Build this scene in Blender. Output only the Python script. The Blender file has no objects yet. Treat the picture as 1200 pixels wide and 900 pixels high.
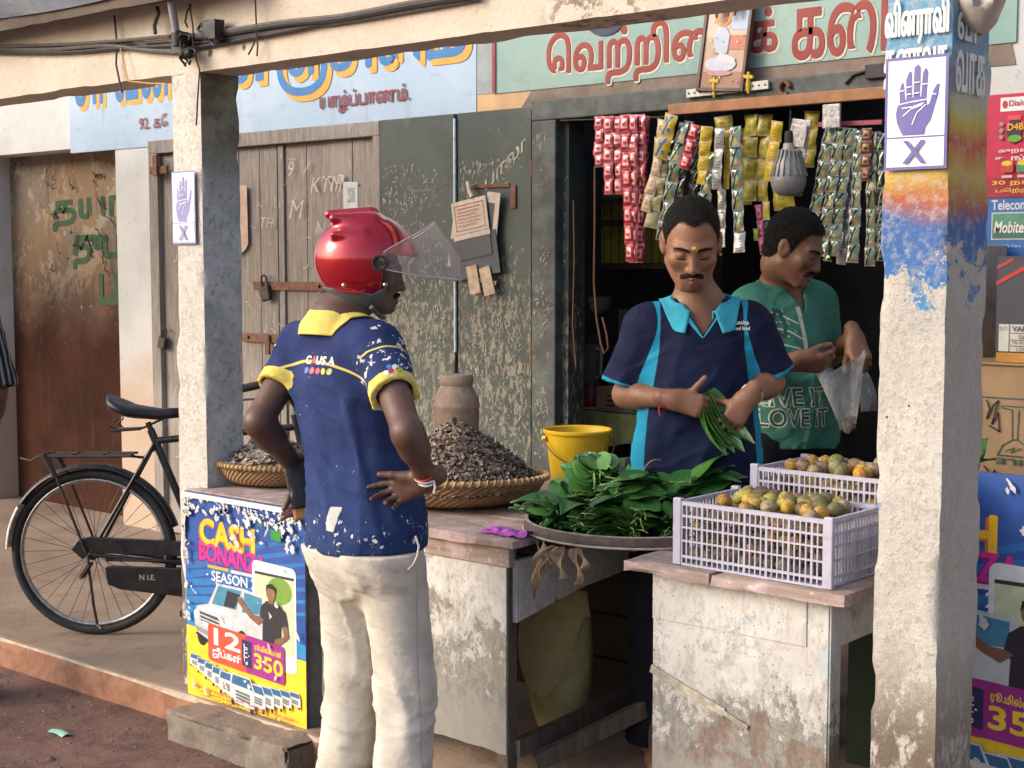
import bpy, bmesh, math, random
import numpy as np
from mathutils import Vector, Matrix, Quaternion
from mathutils.bvhtree import BVHTree
R = math.radians
SC = bpy.context.scene
COL = SC.collection
rng = np.random.default_rng(7)
random.seed(7)

# ------------------------------------------------------------------ camera, sky, sun, exposure
F_PX, PITCH, YAW, CZ = 1700.0, math.atan(142 / 1700), R(40.3), 1.6
cam = bpy.data.cameras.new('camera')
cam.sensor_width = 36.0
cam.lens = 36.0 * F_PX / 1200.0
cam.clip_start = 0.05
cam.clip_end = 2000
camo = bpy.data.objects.new('camera', cam)
COL.objects.link(camo)
camo.location = (0, 0, CZ)
camo.rotation_euler = (math.pi / 2 - PITCH, 0, YAW)
SC.camera = camo

SUN_EL, SUN_AZ = R(28), R(-36)          # azimuth measured from -Y (the street side) towards -X when negative
world = bpy.data.worlds.new('World')
SC.world = world
world.use_nodes = True
wt = world.node_tree
sky = wt.nodes.new('ShaderNodeTexSky')
sky.sky_type = 'NISHITA'
sky.sun_disc = False
sky.sun_elevation = SUN_EL
sky.dust_density = 4.0
sky.air_density = 1.0
sky.ozone_density = 1.0
wt.links.new(sky.outputs[0], wt.nodes['Background'].inputs[0])
wt.nodes['Background'].inputs[1].default_value = 0.15
sund = Vector((math.sin(SUN_AZ) * math.cos(SUN_EL), -math.cos(SUN_AZ) * math.cos(SUN_EL), math.sin(SUN_EL)))  # towards the sun
sky.sun_rotation = math.atan2(sund.x, sund.y)
sl = bpy.data.lights.new('sun', 'SUN')
sl.energy = 0.5
sl.angle = R(28)
sl.color = (1.0, 0.975, 0.95)
slo = bpy.data.objects.new('sun', sl)
COL.objects.link(slo)
slo.rotation_euler = (-sund).to_track_quat('-Z', 'Y').to_euler()
slo.location = (-6, -6, 9)
SC.view_settings.view_transform = 'Standard'
SC.view_settings.look = 'None'
SC.view_settings.gamma = 1
SC.view_settings.exposure = 1.0
SC.view_settings.use_curve_mapping = False
SC.cycles.max_bounces = 8
SC.cycles.use_denoising = True

# ------------------------------------------------------------------ pixel -> world (used to measure positions on known planes)
_fw = Vector((-math.sin(YAW) * math.cos(PITCH), math.cos(YAW) * math.cos(PITCH), -math.sin(PITCH)))
_rt = Vector((math.cos(YAW), math.sin(YAW), 0))
_up = _rt.cross(_fw)
def at(px, py, X=None, Y=None, Z=None, D=None):
    d = _fw + _rt * ((px - 600) / F_PX) + _up * ((450 - py) / F_PX)
    t = X / d.x if X is not None else Y / d.y if Y is not None else (Z - CZ) / d.z if Z is not None else D
    return Vector((0, 0, CZ)) + d * t

# ------------------------------------------------------------------ scene-tree helpers
MAT = {}
def _props(o, label, cat, group, kind):
    if label: o['label'] = label
    if cat: o['category'] = cat
    if group: o['group'] = group
    if kind: o['kind'] = kind
def thing(name, label, cat, loc=(0, 0, 0), rot=(0, 0, 0), group=None):
    o = bpy.data.objects.new(name, None)
    o.empty_display_size = 0.05
    COL.objects.link(o)
    o.location = loc
    o.rotation_euler = rot
    MAT[o] = Matrix.Translation(Vector(loc)) @ Vector((0, 0, 0)).to_track_quat('Z', 'Y').to_matrix().to_4x4() if False else Matrix.LocRotScale(Vector(loc), __import__('mathutils').Euler(rot), None)
    _props(o, label, cat, group, None)
    return o
def copy_tree(o, parent=None):
    c = o.copy()
    COL.objects.link(c)
    c.parent = parent
    for ch in list(o.children):
        copy_tree(ch, c)
    return c

def tri_text(body, bold=0.0, size=1.0, shear=0.0):
    """a piece of lettering as flat vertices + faces, lower-left at the origin, unit size"""
    c = bpy.data.curves.new('t', 'FONT')
    c.body = body
    c.size = size
    c.offset = bold
    c.shear = shear
    c.resolution_u = 3
    o = bpy.data.objects.new('t', c)
    COL.objects.link(o)
    dg = bpy.context.evaluated_depsgraph_get()
    dg.update()
    me = bpy.data.meshes.new_from_object(o.evaluated_get(dg))
    v = [tuple(x.co) for x in me.vertices]
    f = [tuple(p.vertices) for p in me.polygons]
    bpy.data.objects.remove(o)
    bpy.data.curves.remove(c)
    bpy.data.meshes.remove(me)
    a = np.array(v) if v else np.zeros((1, 3))
    a[:, :2] -= a[:, :2].min(0)
    return a, f

class MB:
    """collects shapes and links them as ONE mesh object"""
    def __init__(s):
        s.v, s.f, s.m, s.s = [], [], [], []
    def add(s, verts, faces, mi=0, smooth=False):
        o = len(s.v)
        s.v.extend([tuple(float(x) for x in p) for p in verts])
        for f in faces:
            s.f.append(tuple(int(i) + o for i in f))
            s.m.append(mi)
            s.s.append(smooth)
        return s
    def box(s, lo, hi, mi=0, rot=None, piv=None):
        x0, y0, z0 = lo; x1, y1, z1 = hi
        v = [Vector(p) for p in ((x0, y0, z0), (x1, y0, z0), (x1, y1, z0), (x0, y1, z0), (x0, y0, z1), (x1, y0, z1), (x1, y1, z1), (x0, y1, z1))]
        if rot is not None:
            c = Vector(piv) if piv is not None else (Vector(lo) + Vector(hi)) / 2
            v = [c + rot @ (p - c) for p in v]
        return s.add(v, [(0, 3, 2, 1), (4, 5, 6, 7), (0, 1, 5, 4), (1, 2, 6, 5), (2, 3, 7, 6), (3, 0, 4, 7)], mi)
    def bar(s, a, b, w, h, mi=0, up=(0, 0, 1)):
        a, b = Vector(a), Vector(b)
        d = (b - a).normalized(); u = Vector(up)
        sx = d.cross(u)
        if sx.length < 1e-4: sx = d.cross(Vector((1, 0, 0)))
        sx.normalize(); u = sx.cross(d)
        v = []
        for p in (a, b):
            for i, j in ((-1, -1), (1, -1), (1, 1), (-1, 1)):
                v.append(p + sx * (i * w / 2) + u * (j * h / 2))
        return s.add(v, [(0, 1, 2, 3), (7, 6, 5, 4), (0, 4, 5, 1), (1, 5, 6, 2), (2, 6, 7, 3), (3, 7, 4, 0)], mi)
    def tube(s, pts, r, seg=8, mi=0, closed=False, caps=True):
        pts = [Vector(p) for p in pts]
        n = len(pts)
        rr = r if isinstance(r, (list, tuple, np.ndarray)) else [r] * n
        prev = None
        rings = []
        for i, p in enumerate(pts):
            if closed: d = pts[(i + 1) % n] - pts[i - 1]
            else: d = pts[min(i + 1, n - 1)] - pts[max(i - 1, 0)]
            d = d.normalized() if d.length > 1e-9 else Vector((0, 0, 1))
            if prev is None:
                u = d.cross(Vector((0, 0, 1)))
                if u.length < 1e-3: u = d.cross(Vector((1, 0, 0)))
            else:
                u = prev - d * prev.dot(d)
            u.normalize(); prev = u
            w = d.cross(u)
            rings.append([p + (u * math.cos(t) + w * math.sin(t)) * rr[i] for t in [2 * math.pi * k / seg for k in range(seg)]])
        v = [q for ring in rings for q in ring]
        f = []
        for i in range(n if closed else n - 1):
            a, b = i * seg, ((i + 1) % n) * seg
            for k in range(seg):
                f.append((a + k, a + (k + 1) % seg, b + (k + 1) % seg, b + k))
        s.add(v, f, mi, True)
        if caps and not closed:
            o = len(s.v) - len(v)
            s.f.append(tuple(o + k for k in reversed(range(seg)))); s.m.append(mi); s.s.append(False)
            s.f.append(tuple(o + (n - 1) * seg + k for k in range(seg))); s.m.append(mi); s.s.append(False)
        return s
    def lathe(s, prof, c=(0, 0, 0), seg=32, mi=0, axis='Z', wob=None):
        c = Vector(c)
        v = []
        for (r, z) in prof:
            for k in range(seg):
                t = 2 * math.pi * k / seg
                q = r * (1 + (wob(t, z) if wob else 0))
                p = (q * math.cos(t), q * math.sin(t), z)
                if axis == 'X': p = (p[2], p[0], p[1])
                if axis == 'Y': p = (p[0], p[2], p[1])
                v.append(c + Vector(p))
        f = []
        for i in range(len(prof) - 1):
            for k in range(seg):
                a, b = i * seg + k, i * seg + (k + 1) % seg
                q = (a, b, b + seg, a + seg)
                f.append(q if axis != 'Y' else q[::-1])
        s.add(v, f, mi, True)
        return s
    def grid(s, fn, nu, nv, mi=0, smooth=True, closed_u=False):
        v = [fn(i / (nu if closed_u else nu - 1), j / (nv - 1)) for j in range(nv) for i in range(nu)]
        f = []
        for j in range(nv - 1):
            for i in range(nu if closed_u else nu - 1):
                a = j * nu + i; b = j * nu + (i + 1) % nu
                f.append((a, b, b + nu, a + nu))
        return s.add(v, f, mi, smooth)
    def poly(s, pts, mi=0):
        return s.add(pts, [tuple(range(len(pts)))], mi)
    def prism(s, pts, d, mi=0):
        n = len(pts); d = Vector(d)
        v = [Vector(p) for p in pts] + [Vector(p) + d for p in pts]
        f = [tuple(reversed(range(n))), tuple(range(n, 2 * n))] + [(i, (i + 1) % n, n + (i + 1) % n, n + i) for i in range(n)]
        return s.add(v, f, mi)
    def build(s, name, mats, parent=None, label=None, cat=None, group=None, kind=None, world=True, bev=0, attrs=None, xf=None, sharp=50):
        me = bpy.data.meshes.new(name)
        v = s.v
        P = MAT.get(parent) if parent is not None else None
        M = None
        if xf is not None: M = xf
        if P is not None and world: M = P.inverted() @ M if M is not None else P.inverted()
        if M is not None and len(v):
            a = np.array(v) @ np.array(M.to_3x3()).T + np.array(M.translation)
            v = a.tolist()
        me.from_pydata(v, [], s.f)
        for m in (mats if isinstance(mats, (list, tuple)) else [mats]):
            me.materials.append(m)
        if len(s.f):
            me.polygons.foreach_set('material_index', s.m)
            me.polygons.foreach_set('use_smooth', s.s)
        me.update()
        if any(s.s): me.set_sharp_from_angle(angle=R(sharp))
        if attrs:
            for k, val in attrs.items():
                at_ = me.attributes.new(k, 'FLOAT', 'POINT')
                at_.data.foreach_set('value', np.asarray(val, dtype=np.float32))
        o = bpy.data.objects.new(name, me)
        COL.objects.link(o)
        if parent is not None:
            o.parent = parent
            MAT[o] = MAT[parent]
        if bev:
            b = o.modifiers.new('bevel', 'BEVEL')
            b.width = bev; b.segments = 2; b.limit_method = 'ANGLE'; b.angle_limit = R(40)
        _props(o, label, cat, group, kind)
        return o

# ------------------------------------------------------------------ numpy noise
_perm = np.random.default_rng(3).random((64, 64, 64)).astype(np.float32)
def vn(x, y, z, fr=1.0, seed=0):
    """smooth value noise, -1..1"""
    x = np.asarray(x, dtype=np.float32) * fr + seed * 17.31; y = np.asarray(y, dtype=np.float32) * fr + seed * 7.77; z = np.asarray(z, dtype=np.float32) * fr + seed * 3.13
    x, y, z = np.broadcast_arrays(x, y, z)
    xi, yi, zi = np.floor(x).astype(int), np.floor(y).astype(int), np.floor(z).astype(int)
    u, v, w = x - xi, y - yi, z - zi
    u = u * u * (3 - 2 * u); v = v * v * (3 - 2 * v); w = w * w * (3 - 2 * w)
    g = lambda a, b, c: _perm[(xi + a) & 63, (yi + b) & 63, (zi + c) & 63]
    r = ((g(0, 0, 0) * (1 - u) + g(1, 0, 0) * u) * (1 - v) + (g(0, 1, 0) * (1 - u) + g(1, 1, 0) * u) * v) * (1 - w) + \
        ((g(0, 0, 1) * (1 - u) + g(1, 0, 1) * u) * (1 - v) + (g(0, 1, 1) * (1 - u) + g(1, 1, 1) * u) * v) * w
    return r * 2 - 1
def fbm(x, y, z, fr=1.0, oc=3, seed=0):
    t, a, n = 0, 1.0, 0
    for i in range(oc):
        t = t + a * vn(x, y, z, fr * 2 ** i, seed + i); n += a; a *= 0.5
    return t / n

def rough_box(mb, lo, hi, res, amp, fr=8, mi=0, seed=0, chip=0.0):
    """a box cut into a grid whose faces and arrises are uneven"""
    lo, hi = np.array(lo, float), np.array(hi, float)
    n = np.maximum(1, np.round((hi - lo) / res).astype(int))
    ids, V, Fc = {}, [], []
    def vid(i, j, k):
        key = (i, j, k)
        if key not in ids:
            ids[key] = len(V)
            V.append(lo + (hi - lo) * np.array([i / n[0], j / n[1], k / n[2]]))
        return ids[key]
    for a in range(3):
        b, c = (a + 1) % 3, (a + 2) % 3
        for side in (0, n[a]):
            for i in range(n[b]):
                for j in range(n[c]):
                    q = []
                    for (di, dj) in ((0, 0), (1, 0), (1, 1), (0, 1)):
                        t = [0, 0, 0]; t[a] = side; t[b] = i + di; t[c] = j + dj
                        q.append(vid(*t))
                    Fc.append(q if side else q[::-1])
    V = np.array(V)
    ctr = (lo + hi) / 2
    nrm = np.zeros_like(V)
    edge = np.zeros(len(V))
    for a in range(3):
        for sd, e in ((-1, lo[a]), (1, hi[a])):
            on = np.abs(V[:, a] - e) < 1e-6
            nrm[on, a] += sd; edge[on] += 1
    nrm /= np.maximum(1e-6, np.linalg.norm(nrm, axis=1))[:, None]
    d = amp * fbm(V[:, 0], V[:, 1], V[:, 2], fr, 3, seed)
    e2 = (edge >= 2)
    d = d - e2 * (0.35 * amp + chip * np.clip(fbm(V[:, 0], V[:, 1], V[:, 2], fr * 0.8, 2, seed + 9) * 2.2, 0, 1))
    V = V + nrm * d[:, None]
    mb.add(V, Fc, mi, True)
    return mb

# ------------------------------------------------------------------ shader helpers
class NG:
    def __init__(s, t):
        s.t = t; s.n = t.nodes
    def nd(s, typ, **kw):
        n = s.n.new(typ)
        for k, v in kw.items(): setattr(n, k, v)
        return n
    def put(s, sock, v):
        if v is None: return
        if isinstance(v, bpy.types.NodeSocket): s.t.links.new(v, sock)
        elif sock.type == 'RGBA' and not isinstance(v, (int, float)): sock.default_value = (*v[:3], 1)
        elif sock.type == 'RGBA': sock.default_value = (v, v, v, 1)
        else: sock.default_value = v
    def pos(s): return s.nd('ShaderNodeNewGeometry').outputs['Position']
    def nor(s): return s.nd('ShaderNodeNewGeometry').outputs['Normal']
    def obj(s): return s.nd('ShaderNodeTexCoord').outputs['Object']
    def rnd(s): return s.nd('ShaderNodeObjectInfo').outputs['Random']
    def isl(s): return s.nd('ShaderNodeNewGeometry').outputs['Random Per Island']
    def attr(s, name): return s.nd('ShaderNodeAttribute', attribute_name=name).outputs['Fac']
    def map(s, vec, scale=(1, 1, 1), loc=(0, 0, 0), rot=(0, 0, 0)):
        n = s.nd('ShaderNodeMapping'); s.put(n.inputs[0], vec)
        n.inputs[1].default_value = loc; n.inputs[2].default_value = rot; n.inputs[3].default_value = scale
        return n.outputs[0]
    def noise(s, vec, scale, detail=5, rough=0.6, dist=0.0, col=False):
        n = s.nd('ShaderNodeTexNoise'); s.put(n.inputs['Vector'], vec)
        n.inputs['Scale'].default_value = scale; n.inputs['Detail'].default_value = detail
        n.inputs['Roughness'].default_value = rough; n.inputs['Distortion'].default_value = dist
        return n.outputs['Color' if col else 'Fac']
    def vor(s, vec, scale, feature='F1', out='Distance', rnd=1.0):
        n = s.nd('ShaderNodeTexVoronoi', feature=feature); s.put(n.inputs['Vector'], vec)
        n.inputs['Scale'].default_value = scale; n.inputs['Randomness'].default_value = rnd
        return n.outputs[out]
    def wave(s, vec, scale, dist=0, detail=2, dscale=1, dirn='X', prof='SIN'):
        n = s.nd('ShaderNodeTexWave', bands_direction=dirn, wave_profile=prof); s.put(n.inputs['Vector'], vec)
        n.inputs['Scale'].default_value = scale; n.inputs['Distortion'].default_value = dist
        n.inputs['Detail'].default_value = detail; n.inputs['Detail Scale'].default_value = dscale
        return n.outputs['Fac']
    def th(s, f, lo, hi, a=0.0, b=1.0):
        n = s.nd('ShaderNodeMapRange', interpolation_type='SMOOTHSTEP')
        s.put(n.inputs[0], f); n.inputs[1].default_value = lo; n.inputs[2].default_value = hi
        n.inputs[3].default_value = a; n.inputs[4].default_value = b
        return n.outputs[0]
    def mix(s, f, a, b, mode='MIX'):
        n = s.nd('ShaderNodeMix', data_type='RGBA', blend_type=mode)
        s.put(n.inputs[0], f); s.put(n.inputs[6], a); s.put(n.inputs[7], b)
        return n.outputs[2]
    def ramp(s, f, stops, const=False):
        n = s.nd('ShaderNodeValToRGB'); s.put(n.inputs[0], f)
        e = n.color_ramp.elements
        if const: n.color_ramp.interpolation = 'CONSTANT'
        while len(e) < len(stops): e.new(0.5)
        for i, (p, c) in enumerate(stops):
            e[i].position = p; e[i].color = (*c, 1) if not isinstance(c, (int, float)) else (c, c, c, 1)
        return n.outputs[0]
    def m(s, op, a, b=None, c=None):
        n = s.nd('ShaderNodeMath', operation=op)
        s.put(n.inputs[0], a); s.put(n.inputs[1], b); s.put(n.inputs[2], c)
        return n.outputs[0]
    def sep(s, vec):
        n = s.nd('ShaderNodeSeparateXYZ'); s.put(n.inputs[0], vec); return n.outputs
    def bump(s, h, strength=0.5, dist=0.01, nrm=None):
        n = s.nd('ShaderNodeBump'); s.put(n.inputs['Height'], h)
        n.inputs['Strength'].default_value = strength; n.inputs['Distance'].default_value = dist
        s.put(n.inputs['Normal'], nrm)
        return n.outputs[0]

def mat(name, fn):
    m = bpy.data.materials.new(name)
    m.use_nodes = True
    g = NG(m.node_tree)
    b = m.node_tree.nodes['Principled BSDF']
    r = fn(g) or {}
    names = dict(base='Base Color', rough='Roughness', metal='Metallic', normal='Normal', alpha='Alpha', spec='Specular IOR Level', trans='Transmission Weight', ior='IOR', coat='Coat Weight', sheen='Sheen Weight', sss='Subsurface Weight', emis='Emission Color', emst='Emission Strength')
    for k, v in r.items():
        g.put(b.inputs[names[k]], v)
    return m
def flat(name, col, rough=0.6, var=0.12, sc=30, bump=0.15, metal=0.0, spec=None, coat=None, bd=0.002):
    """a plain coloured material with a little mottling and grain"""
    def fn(g):
        p = g.obj()
        n = g.noise(p, sc, 4, 0.6)
        c = g.mix(g.th(n, 0.3, 0.7), tuple(x * (1 - var) for x in col), tuple(min(1, x * (1 + var)) for x in col))
        d = dict(base=c, rough=g.th(g.noise(p, sc * 0.5, 3), 0.2, 0.8, max(0.02, rough - 0.1), min(1, rough + 0.1)), metal=metal)
        if bump: d['normal'] = g.bump(g.noise(p, sc * 4, 3), bump, bd)
        if spec is not None: d['spec'] = spec
        if coat is not None: d['coat'] = coat
        return d
    return mat(name, fn)
_ink = {}
def ink(col, rough=0.5):
    k = tuple(round(c, 3) for c in col) + (rough,)
    if k not in _ink:
        _ink[k] = flat('printed ink %d' % len(_ink), col, rough, 0.10, 25, 0.0)
    return _ink[k]

class Sheet:
    """flat artwork: polygons and lettering laid on a board, each layer a hair proud of the one below.
    u runs right, v runs DOWN, both in metres from the upper-left corner."""
    def __init__(s, origin, ux, vx, nrm, step=0.0005):
        s.o, s.u, s.w, s.n = Vector(origin), Vector(ux).normalized(), Vector(vx).normalized(), Vector(nrm).normalized()
        s.mb, s.mats, s.k, s.step = MB(), [], 1, step
        s.flip = s.u.cross(-s.w).dot(s.n) < 0
        s.umin = -1e9
    def mi(s, m):
        if not isinstance(m, bpy.types.Material): m = ink(m)
        if m not in s.mats: s.mats.append(m)
        return s.mats.index(m)
    def P(s, u, v, k=None): return s.o + s.u * max(u, s.umin) + s.w * v + s.n * ((s.k if k is None else k) * s.step)
    def poly(s, pts, m, inc=True):
        q = [s.P(u, v) for u, v in pts]
        s.mb.poly(q, s.mi(m))
        if inc: s.k += 1
    def rect(s, u0, v0, u1, v1, m, inc=True): s.poly([(u0, v1), (u1, v1), (u1, v0), (u0, v0)], m, inc)
    def disc(s, u, v, r, m, ry=None, n=20, inc=True):
        ry = ry or r
        s.poly([(u + r * math.cos(-2 * math.pi * i / n), v + ry * math.sin(-2 * math.pi * i / n)) for i in range(n)], m, inc)
    def rrect(s, u0, v0, u1, v1, r, m, skew=0.0):
        pts = []
        for cx, cy, a0 in ((u1 - r, v0 + r, 270), (u1 - r, v1 - r, 0), (u0 + r, v1 - r, 90), (u0 + r, v0 + r, 180)):
            for i in range(5):
                a = R(a0 + i * 22.5)
                pts.append((cx + r * math.cos(a), cy + r * math.sin(a)))
        s.poly([(u, v + skew * (u - u0)) for u, v in pts][::-1], m)
    def line(s, pts, w, m, inc=True):
        mi = s.mi(m)
        for i in range(len(pts) - 1):
            a, b = Vector(pts[i]), Vector(pts[i + 1])
            d = (b - a)
            if d.length < 1e-6: continue
            d.normalize(); n = Vector((-d.y, d.x)) * (w / 2)
            e = d * (w * 0.25)
            q = [s.P(*(a - n - e)), s.P(*(b - n + e)), s.P(*(b + n + e)), s.P(*(a + n - e))]
            s.mb.poly(q[::-1], mi)
        if inc: s.k += 1
    def text(s, body, u, v, h, m, w=None, bold=0.0, shear=0.0, skew=0.0, inc=True):
        """lettering with its top-left corner at (u, v), h tall and (if given) w wide"""
        big = bold > .022
        a, f = tri_text(body, .006 if big else bold, 1.0, shear)
        mx = a[:, :2].max(0)
        sc = h / max(mx[1], 1e-6)
        sx = w / max(mx[0], 1e-6) if w else sc
        if s.flip: f = [q[::-1] for q in f]
        # heavy brush lettering: the thin letter laid on several times round a small circle
        n = 8 if big else 1
        for i in range(n):
            du = (bold - .006) * h * .62 * math.cos(i * 2 * math.pi / n) if big else 0
            dv = (bold - .006) * h * .62 * math.sin(i * 2 * math.pi / n) if big else 0
            kk = s.k + .06 * i
            vv = [s.P(u + du + x * sx, v + h - y * sc + skew * x * sx + dv, kk) for x, y, _ in a]
            s.mb.add(vv, f, s.mi(m))
        if inc: s.k += 1
    def fix(s):
        # make every face look along +n
        V = [Vector(p) for p in s.mb.v]
        for i, f in enumerate(s.mb.f):
            if len(f) >= 3:
                nn = Vector((0, 0, 0))
                for j in range(1, len(f) - 1):
                    nn += (V[f[j]] - V[f[0]]).cross(V[f[j + 1]] - V[f[0]])
                if nn.dot(s.n) < 0: s.mb.f[i] = f[::-1]
    def build(s, name, parent=None, **kw):
        s.fix()
        return s.mb.build(name, s.mats, parent, **kw)
def band(g, a, w, soft=.0012): return g.th(g.m('ABSOLUTE', a), w + soft, w - soft)
# ================================================================== MATERIALS OF THE SETTING
def _plaster(g):
    p = g.pos()
    n1, n2 = g.noise(p, 2.2, 6, .65), g.noise(p, 9, 6, .7)
    c = g.mix(g.th(n1, .35, .7), (.52, .445, .375), (.65, .57, .49))
    c = g.mix(g.th(n2, .6, .75, 0, .5), c, (.36, .25, .17))
    sp = g.vor(g.map(p, (1, 1, 1)), 7)
    c = g.mix(g.m('MULTIPLY', g.th(sp, .06, .13, 1, 0), g.th(g.noise(p, 3), .50, .56)), c, (.08, .065, .055))
    x_ = g.sep(p)[0]; big = g.m('MULTIPLY', band(g, g.m('ADD', x_, 2.36), .16, .06), g.th(g.noise(p, 16, 6, .75), .50, .56)); c = g.mix(g.m('MULTIPLY', big, .8), c, (.13, .10, .085))
    c = g.mix(g.th(g.noise(g.map(p, (3, 3, 1)), 3.0, 6, .75, 1.5), .62, .72, 0, .65), c, (.24, .175, .125))
    c = g.mix(g.th(g.noise(p, 60, 6, .75), .52, .68, 0, .45), c, (.34, .25, .18))
    c = g.mix(g.th(g.noise(g.map(p, (.25, 1, 1)), 7, 6, .7), .60, .75, 0, .4), c, (.30, .24, .19))
    return dict(base=c, rough=.9, normal=g.bump(g.noise(p, 40, 5, .7), .6, .007))
m_plaster = mat('cream limewashed plaster', _plaster)

def _white(g, tint=(.62, .57, .49), rain=False):
    p = g.pos()
    z = g.sep(p)[2]
    n1, n2, n3 = g.noise(p, 4, 7, .7), g.noise(p, 70, 7, .75), g.noise(g.map(p, (1, 1, .5)), 26, 8, .75)
    c = g.mix(g.th(n1, .3, .7), tuple(x * .85 for x in tint), tuple(min(1, x * 1.12) for x in tint))
    c = g.mix(g.th(n2, .48, .64, 0, .6), c, (.36, .31, .25))
    c = g.mix(g.th(n3, .56, .72, 0, .5), c, (.42, .36, .29))
    c = g.mix(g.th(n1, .58, .74, 0, .3), c, (.40, .35, .29))
    low = g.th(z, .75, .45)
    c = g.mix(g.m('MULTIPLY', g.th(n3, .40, .50), low), c, (.17, .135, .105))
    pit = g.th(g.vor(p, 14), .035, .06, 1, 0)
    c = g.mix(g.m('MULTIPLY', pit, g.th(n1, .42, .50)), c, (.11, .08, .06))
    c = g.mix(g.th(g.noise(g.map(p, (5, 5, .5)), 7, 7, .72), .56, .72, 0, .45), c, (.33, .29, .25))
    h = g.m('ADD', g.m('MULTIPLY', n2, .7), n3)
    return c, dict(rough=.92, normal=g.bump(h, .9, .012))
def _pillar_left(g):
    c, d = _white(g, (.67, .635, .585))
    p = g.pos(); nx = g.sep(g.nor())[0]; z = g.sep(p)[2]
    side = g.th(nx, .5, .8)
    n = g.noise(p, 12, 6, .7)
    grime = g.mix(g.th(n, .35, .65), (.42, .44, .45), (.60, .61, .62))  # right face tinted greyer than the front, mossy towards the top
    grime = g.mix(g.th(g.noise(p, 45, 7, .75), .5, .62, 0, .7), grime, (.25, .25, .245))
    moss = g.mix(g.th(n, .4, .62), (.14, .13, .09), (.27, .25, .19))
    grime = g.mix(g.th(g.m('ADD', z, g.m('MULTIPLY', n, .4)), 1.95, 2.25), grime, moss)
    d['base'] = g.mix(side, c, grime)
    return d
m_pillar_left = mat('whitewashed post, bare grey cement on one side', _pillar_left)

def _pillar_right(g):
    c, d = _white(g, (.60, .575, .54))
    p = g.pos(); s = g.sep(p); z = s[2]
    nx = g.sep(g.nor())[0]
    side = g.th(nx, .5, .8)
    c = g.mix(g.m('MULTIPLY', side, .45), c, (.34, .32, .29))  # right face darkened in the colour for its shade
    w = g.m('ADD', z, g.m('MULTIPLY', g.m('SUBTRACT', g.noise(p, 6, 3), .5), .10))
    # bands of an old painted notice: blue, white, yellow, red, yellow, blue
    t = g.th(w, 1.30, 2.30)
    n = g.nd('ShaderNodeMapRange'); g.put(n.inputs[0], w); n.inputs[1].default_value = 1.45; n.inputs[2].default_value = 2.25
    band = g.ramp(n.outputs[0], [(0, (.07, .30, .55)), (.16, (.05, .17, .45)), (.30, (.07, .16, .42)), (.37, (.45, .14, .07)), (.45, (.62, .47, .12)), (.53, (.58, .12, .06)), (.60, (.62, .50, .10)), (.66, (.55, .55, .45)), (.72, (.42, .50, .56)), (.80, (.16, .36, .58)), (1, (.22, .42, .62))])
    pn = g.noise(p, 7, 7, .72)
    zf = g.th(z, 1.42, 1.80)
    keep = g.m('GREATER_THAN', g.m('ADD', pn, g.m('MULTIPLY', zf, .42)), .66)
    keep = g.m('MULTIPLY', keep, g.m('SUBTRACT', 1, g.m('MULTIPLY', side, g.m('LESS_THAN', z, 1.47))))
    worn = g.m('MULTIPLY', keep, g.th(g.noise(p, 40, 5, .7), .35, .55, .55, 1))
    c = g.mix(worn, c, band)
    d['base'] = c
    return d
m_pillar_right = mat('whitewashed post with the rest of a painted notice', _pillar_right)

def _wallpaint(g):
    # lime-washed shop front, stained red-brown by dust towards the floor
    p = g.pos(); z = g.sep(p)[2]
    n1, n2 = g.noise(p, 2.5, 6, .65), g.noise(p, 16, 7, .75)
    c = g.mix(g.th(n1, .3, .7), (.50, .505, .50), (.62, .63, .63))
    stain = g.m('ADD', g.th(z, 1.7, .5), g.m('MULTIPLY', g.m('SUBTRACT', n1, .5), 1.2))
    c = g.mix(g.th(stain, .35, .9, 0, .75), c, (.42, .27, .17))
    c = g.mix(g.th(n2, .58, .7, 0, .5), c, (.33, .27, .21))
    c = g.mix(g.th(g.noise(g.map(p, (1, 1, .3)), 30, 5, .7), .66, .72, 0, .7), c, (.75, .72, .66))
    return dict(base=c, rough=.9, normal=g.bump(n2, .5, .006))
m_wall = mat('old lime-washed wall', _wallpaint)
def _brownwall(g):
    p = g.pos(); z = g.sep(p)[2]
    n1, n2 = g.noise(p, 2.2, 6, .65), g.noise(p, 14, 7, .75)
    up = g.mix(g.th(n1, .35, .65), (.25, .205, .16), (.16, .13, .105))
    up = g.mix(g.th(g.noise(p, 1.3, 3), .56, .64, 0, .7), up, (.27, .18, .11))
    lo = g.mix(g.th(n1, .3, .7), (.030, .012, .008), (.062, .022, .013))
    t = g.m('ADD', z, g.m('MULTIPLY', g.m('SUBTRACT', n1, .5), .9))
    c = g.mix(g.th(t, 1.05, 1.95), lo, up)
    c = g.mix(g.m('MULTIPLY', g.th(g.noise(g.map(p, (1, 1, .6)), 34, 4, .7), .64, .70, 0, .6), g.th(z, .9, 1.6)), c, (.55, .49, .41))
    c = g.mix(g.th(n2, .63, .7, 0, .6), c, (.10, .05, .03))
    c = g.mix(g.m('MULTIPLY', g.th(g.noise(p, 4.5, 9, .75, .3), .53, .57, 0, .75), g.th(z, 1.2, 1.9)), c, (.36, .31, .235))
    c = g.mix(g.th(g.noise(g.map(p, (3, 3, .35)), 6, 8, .75), .52, .7, 0, .6), c, (.07, .035, .022))
    return dict(base=c, rough=.95, spec=.15, normal=g.bump(n2, .9, .012))
m_brownwall = mat('wall rubbed dark red by earth dust', _brownwall)

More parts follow.
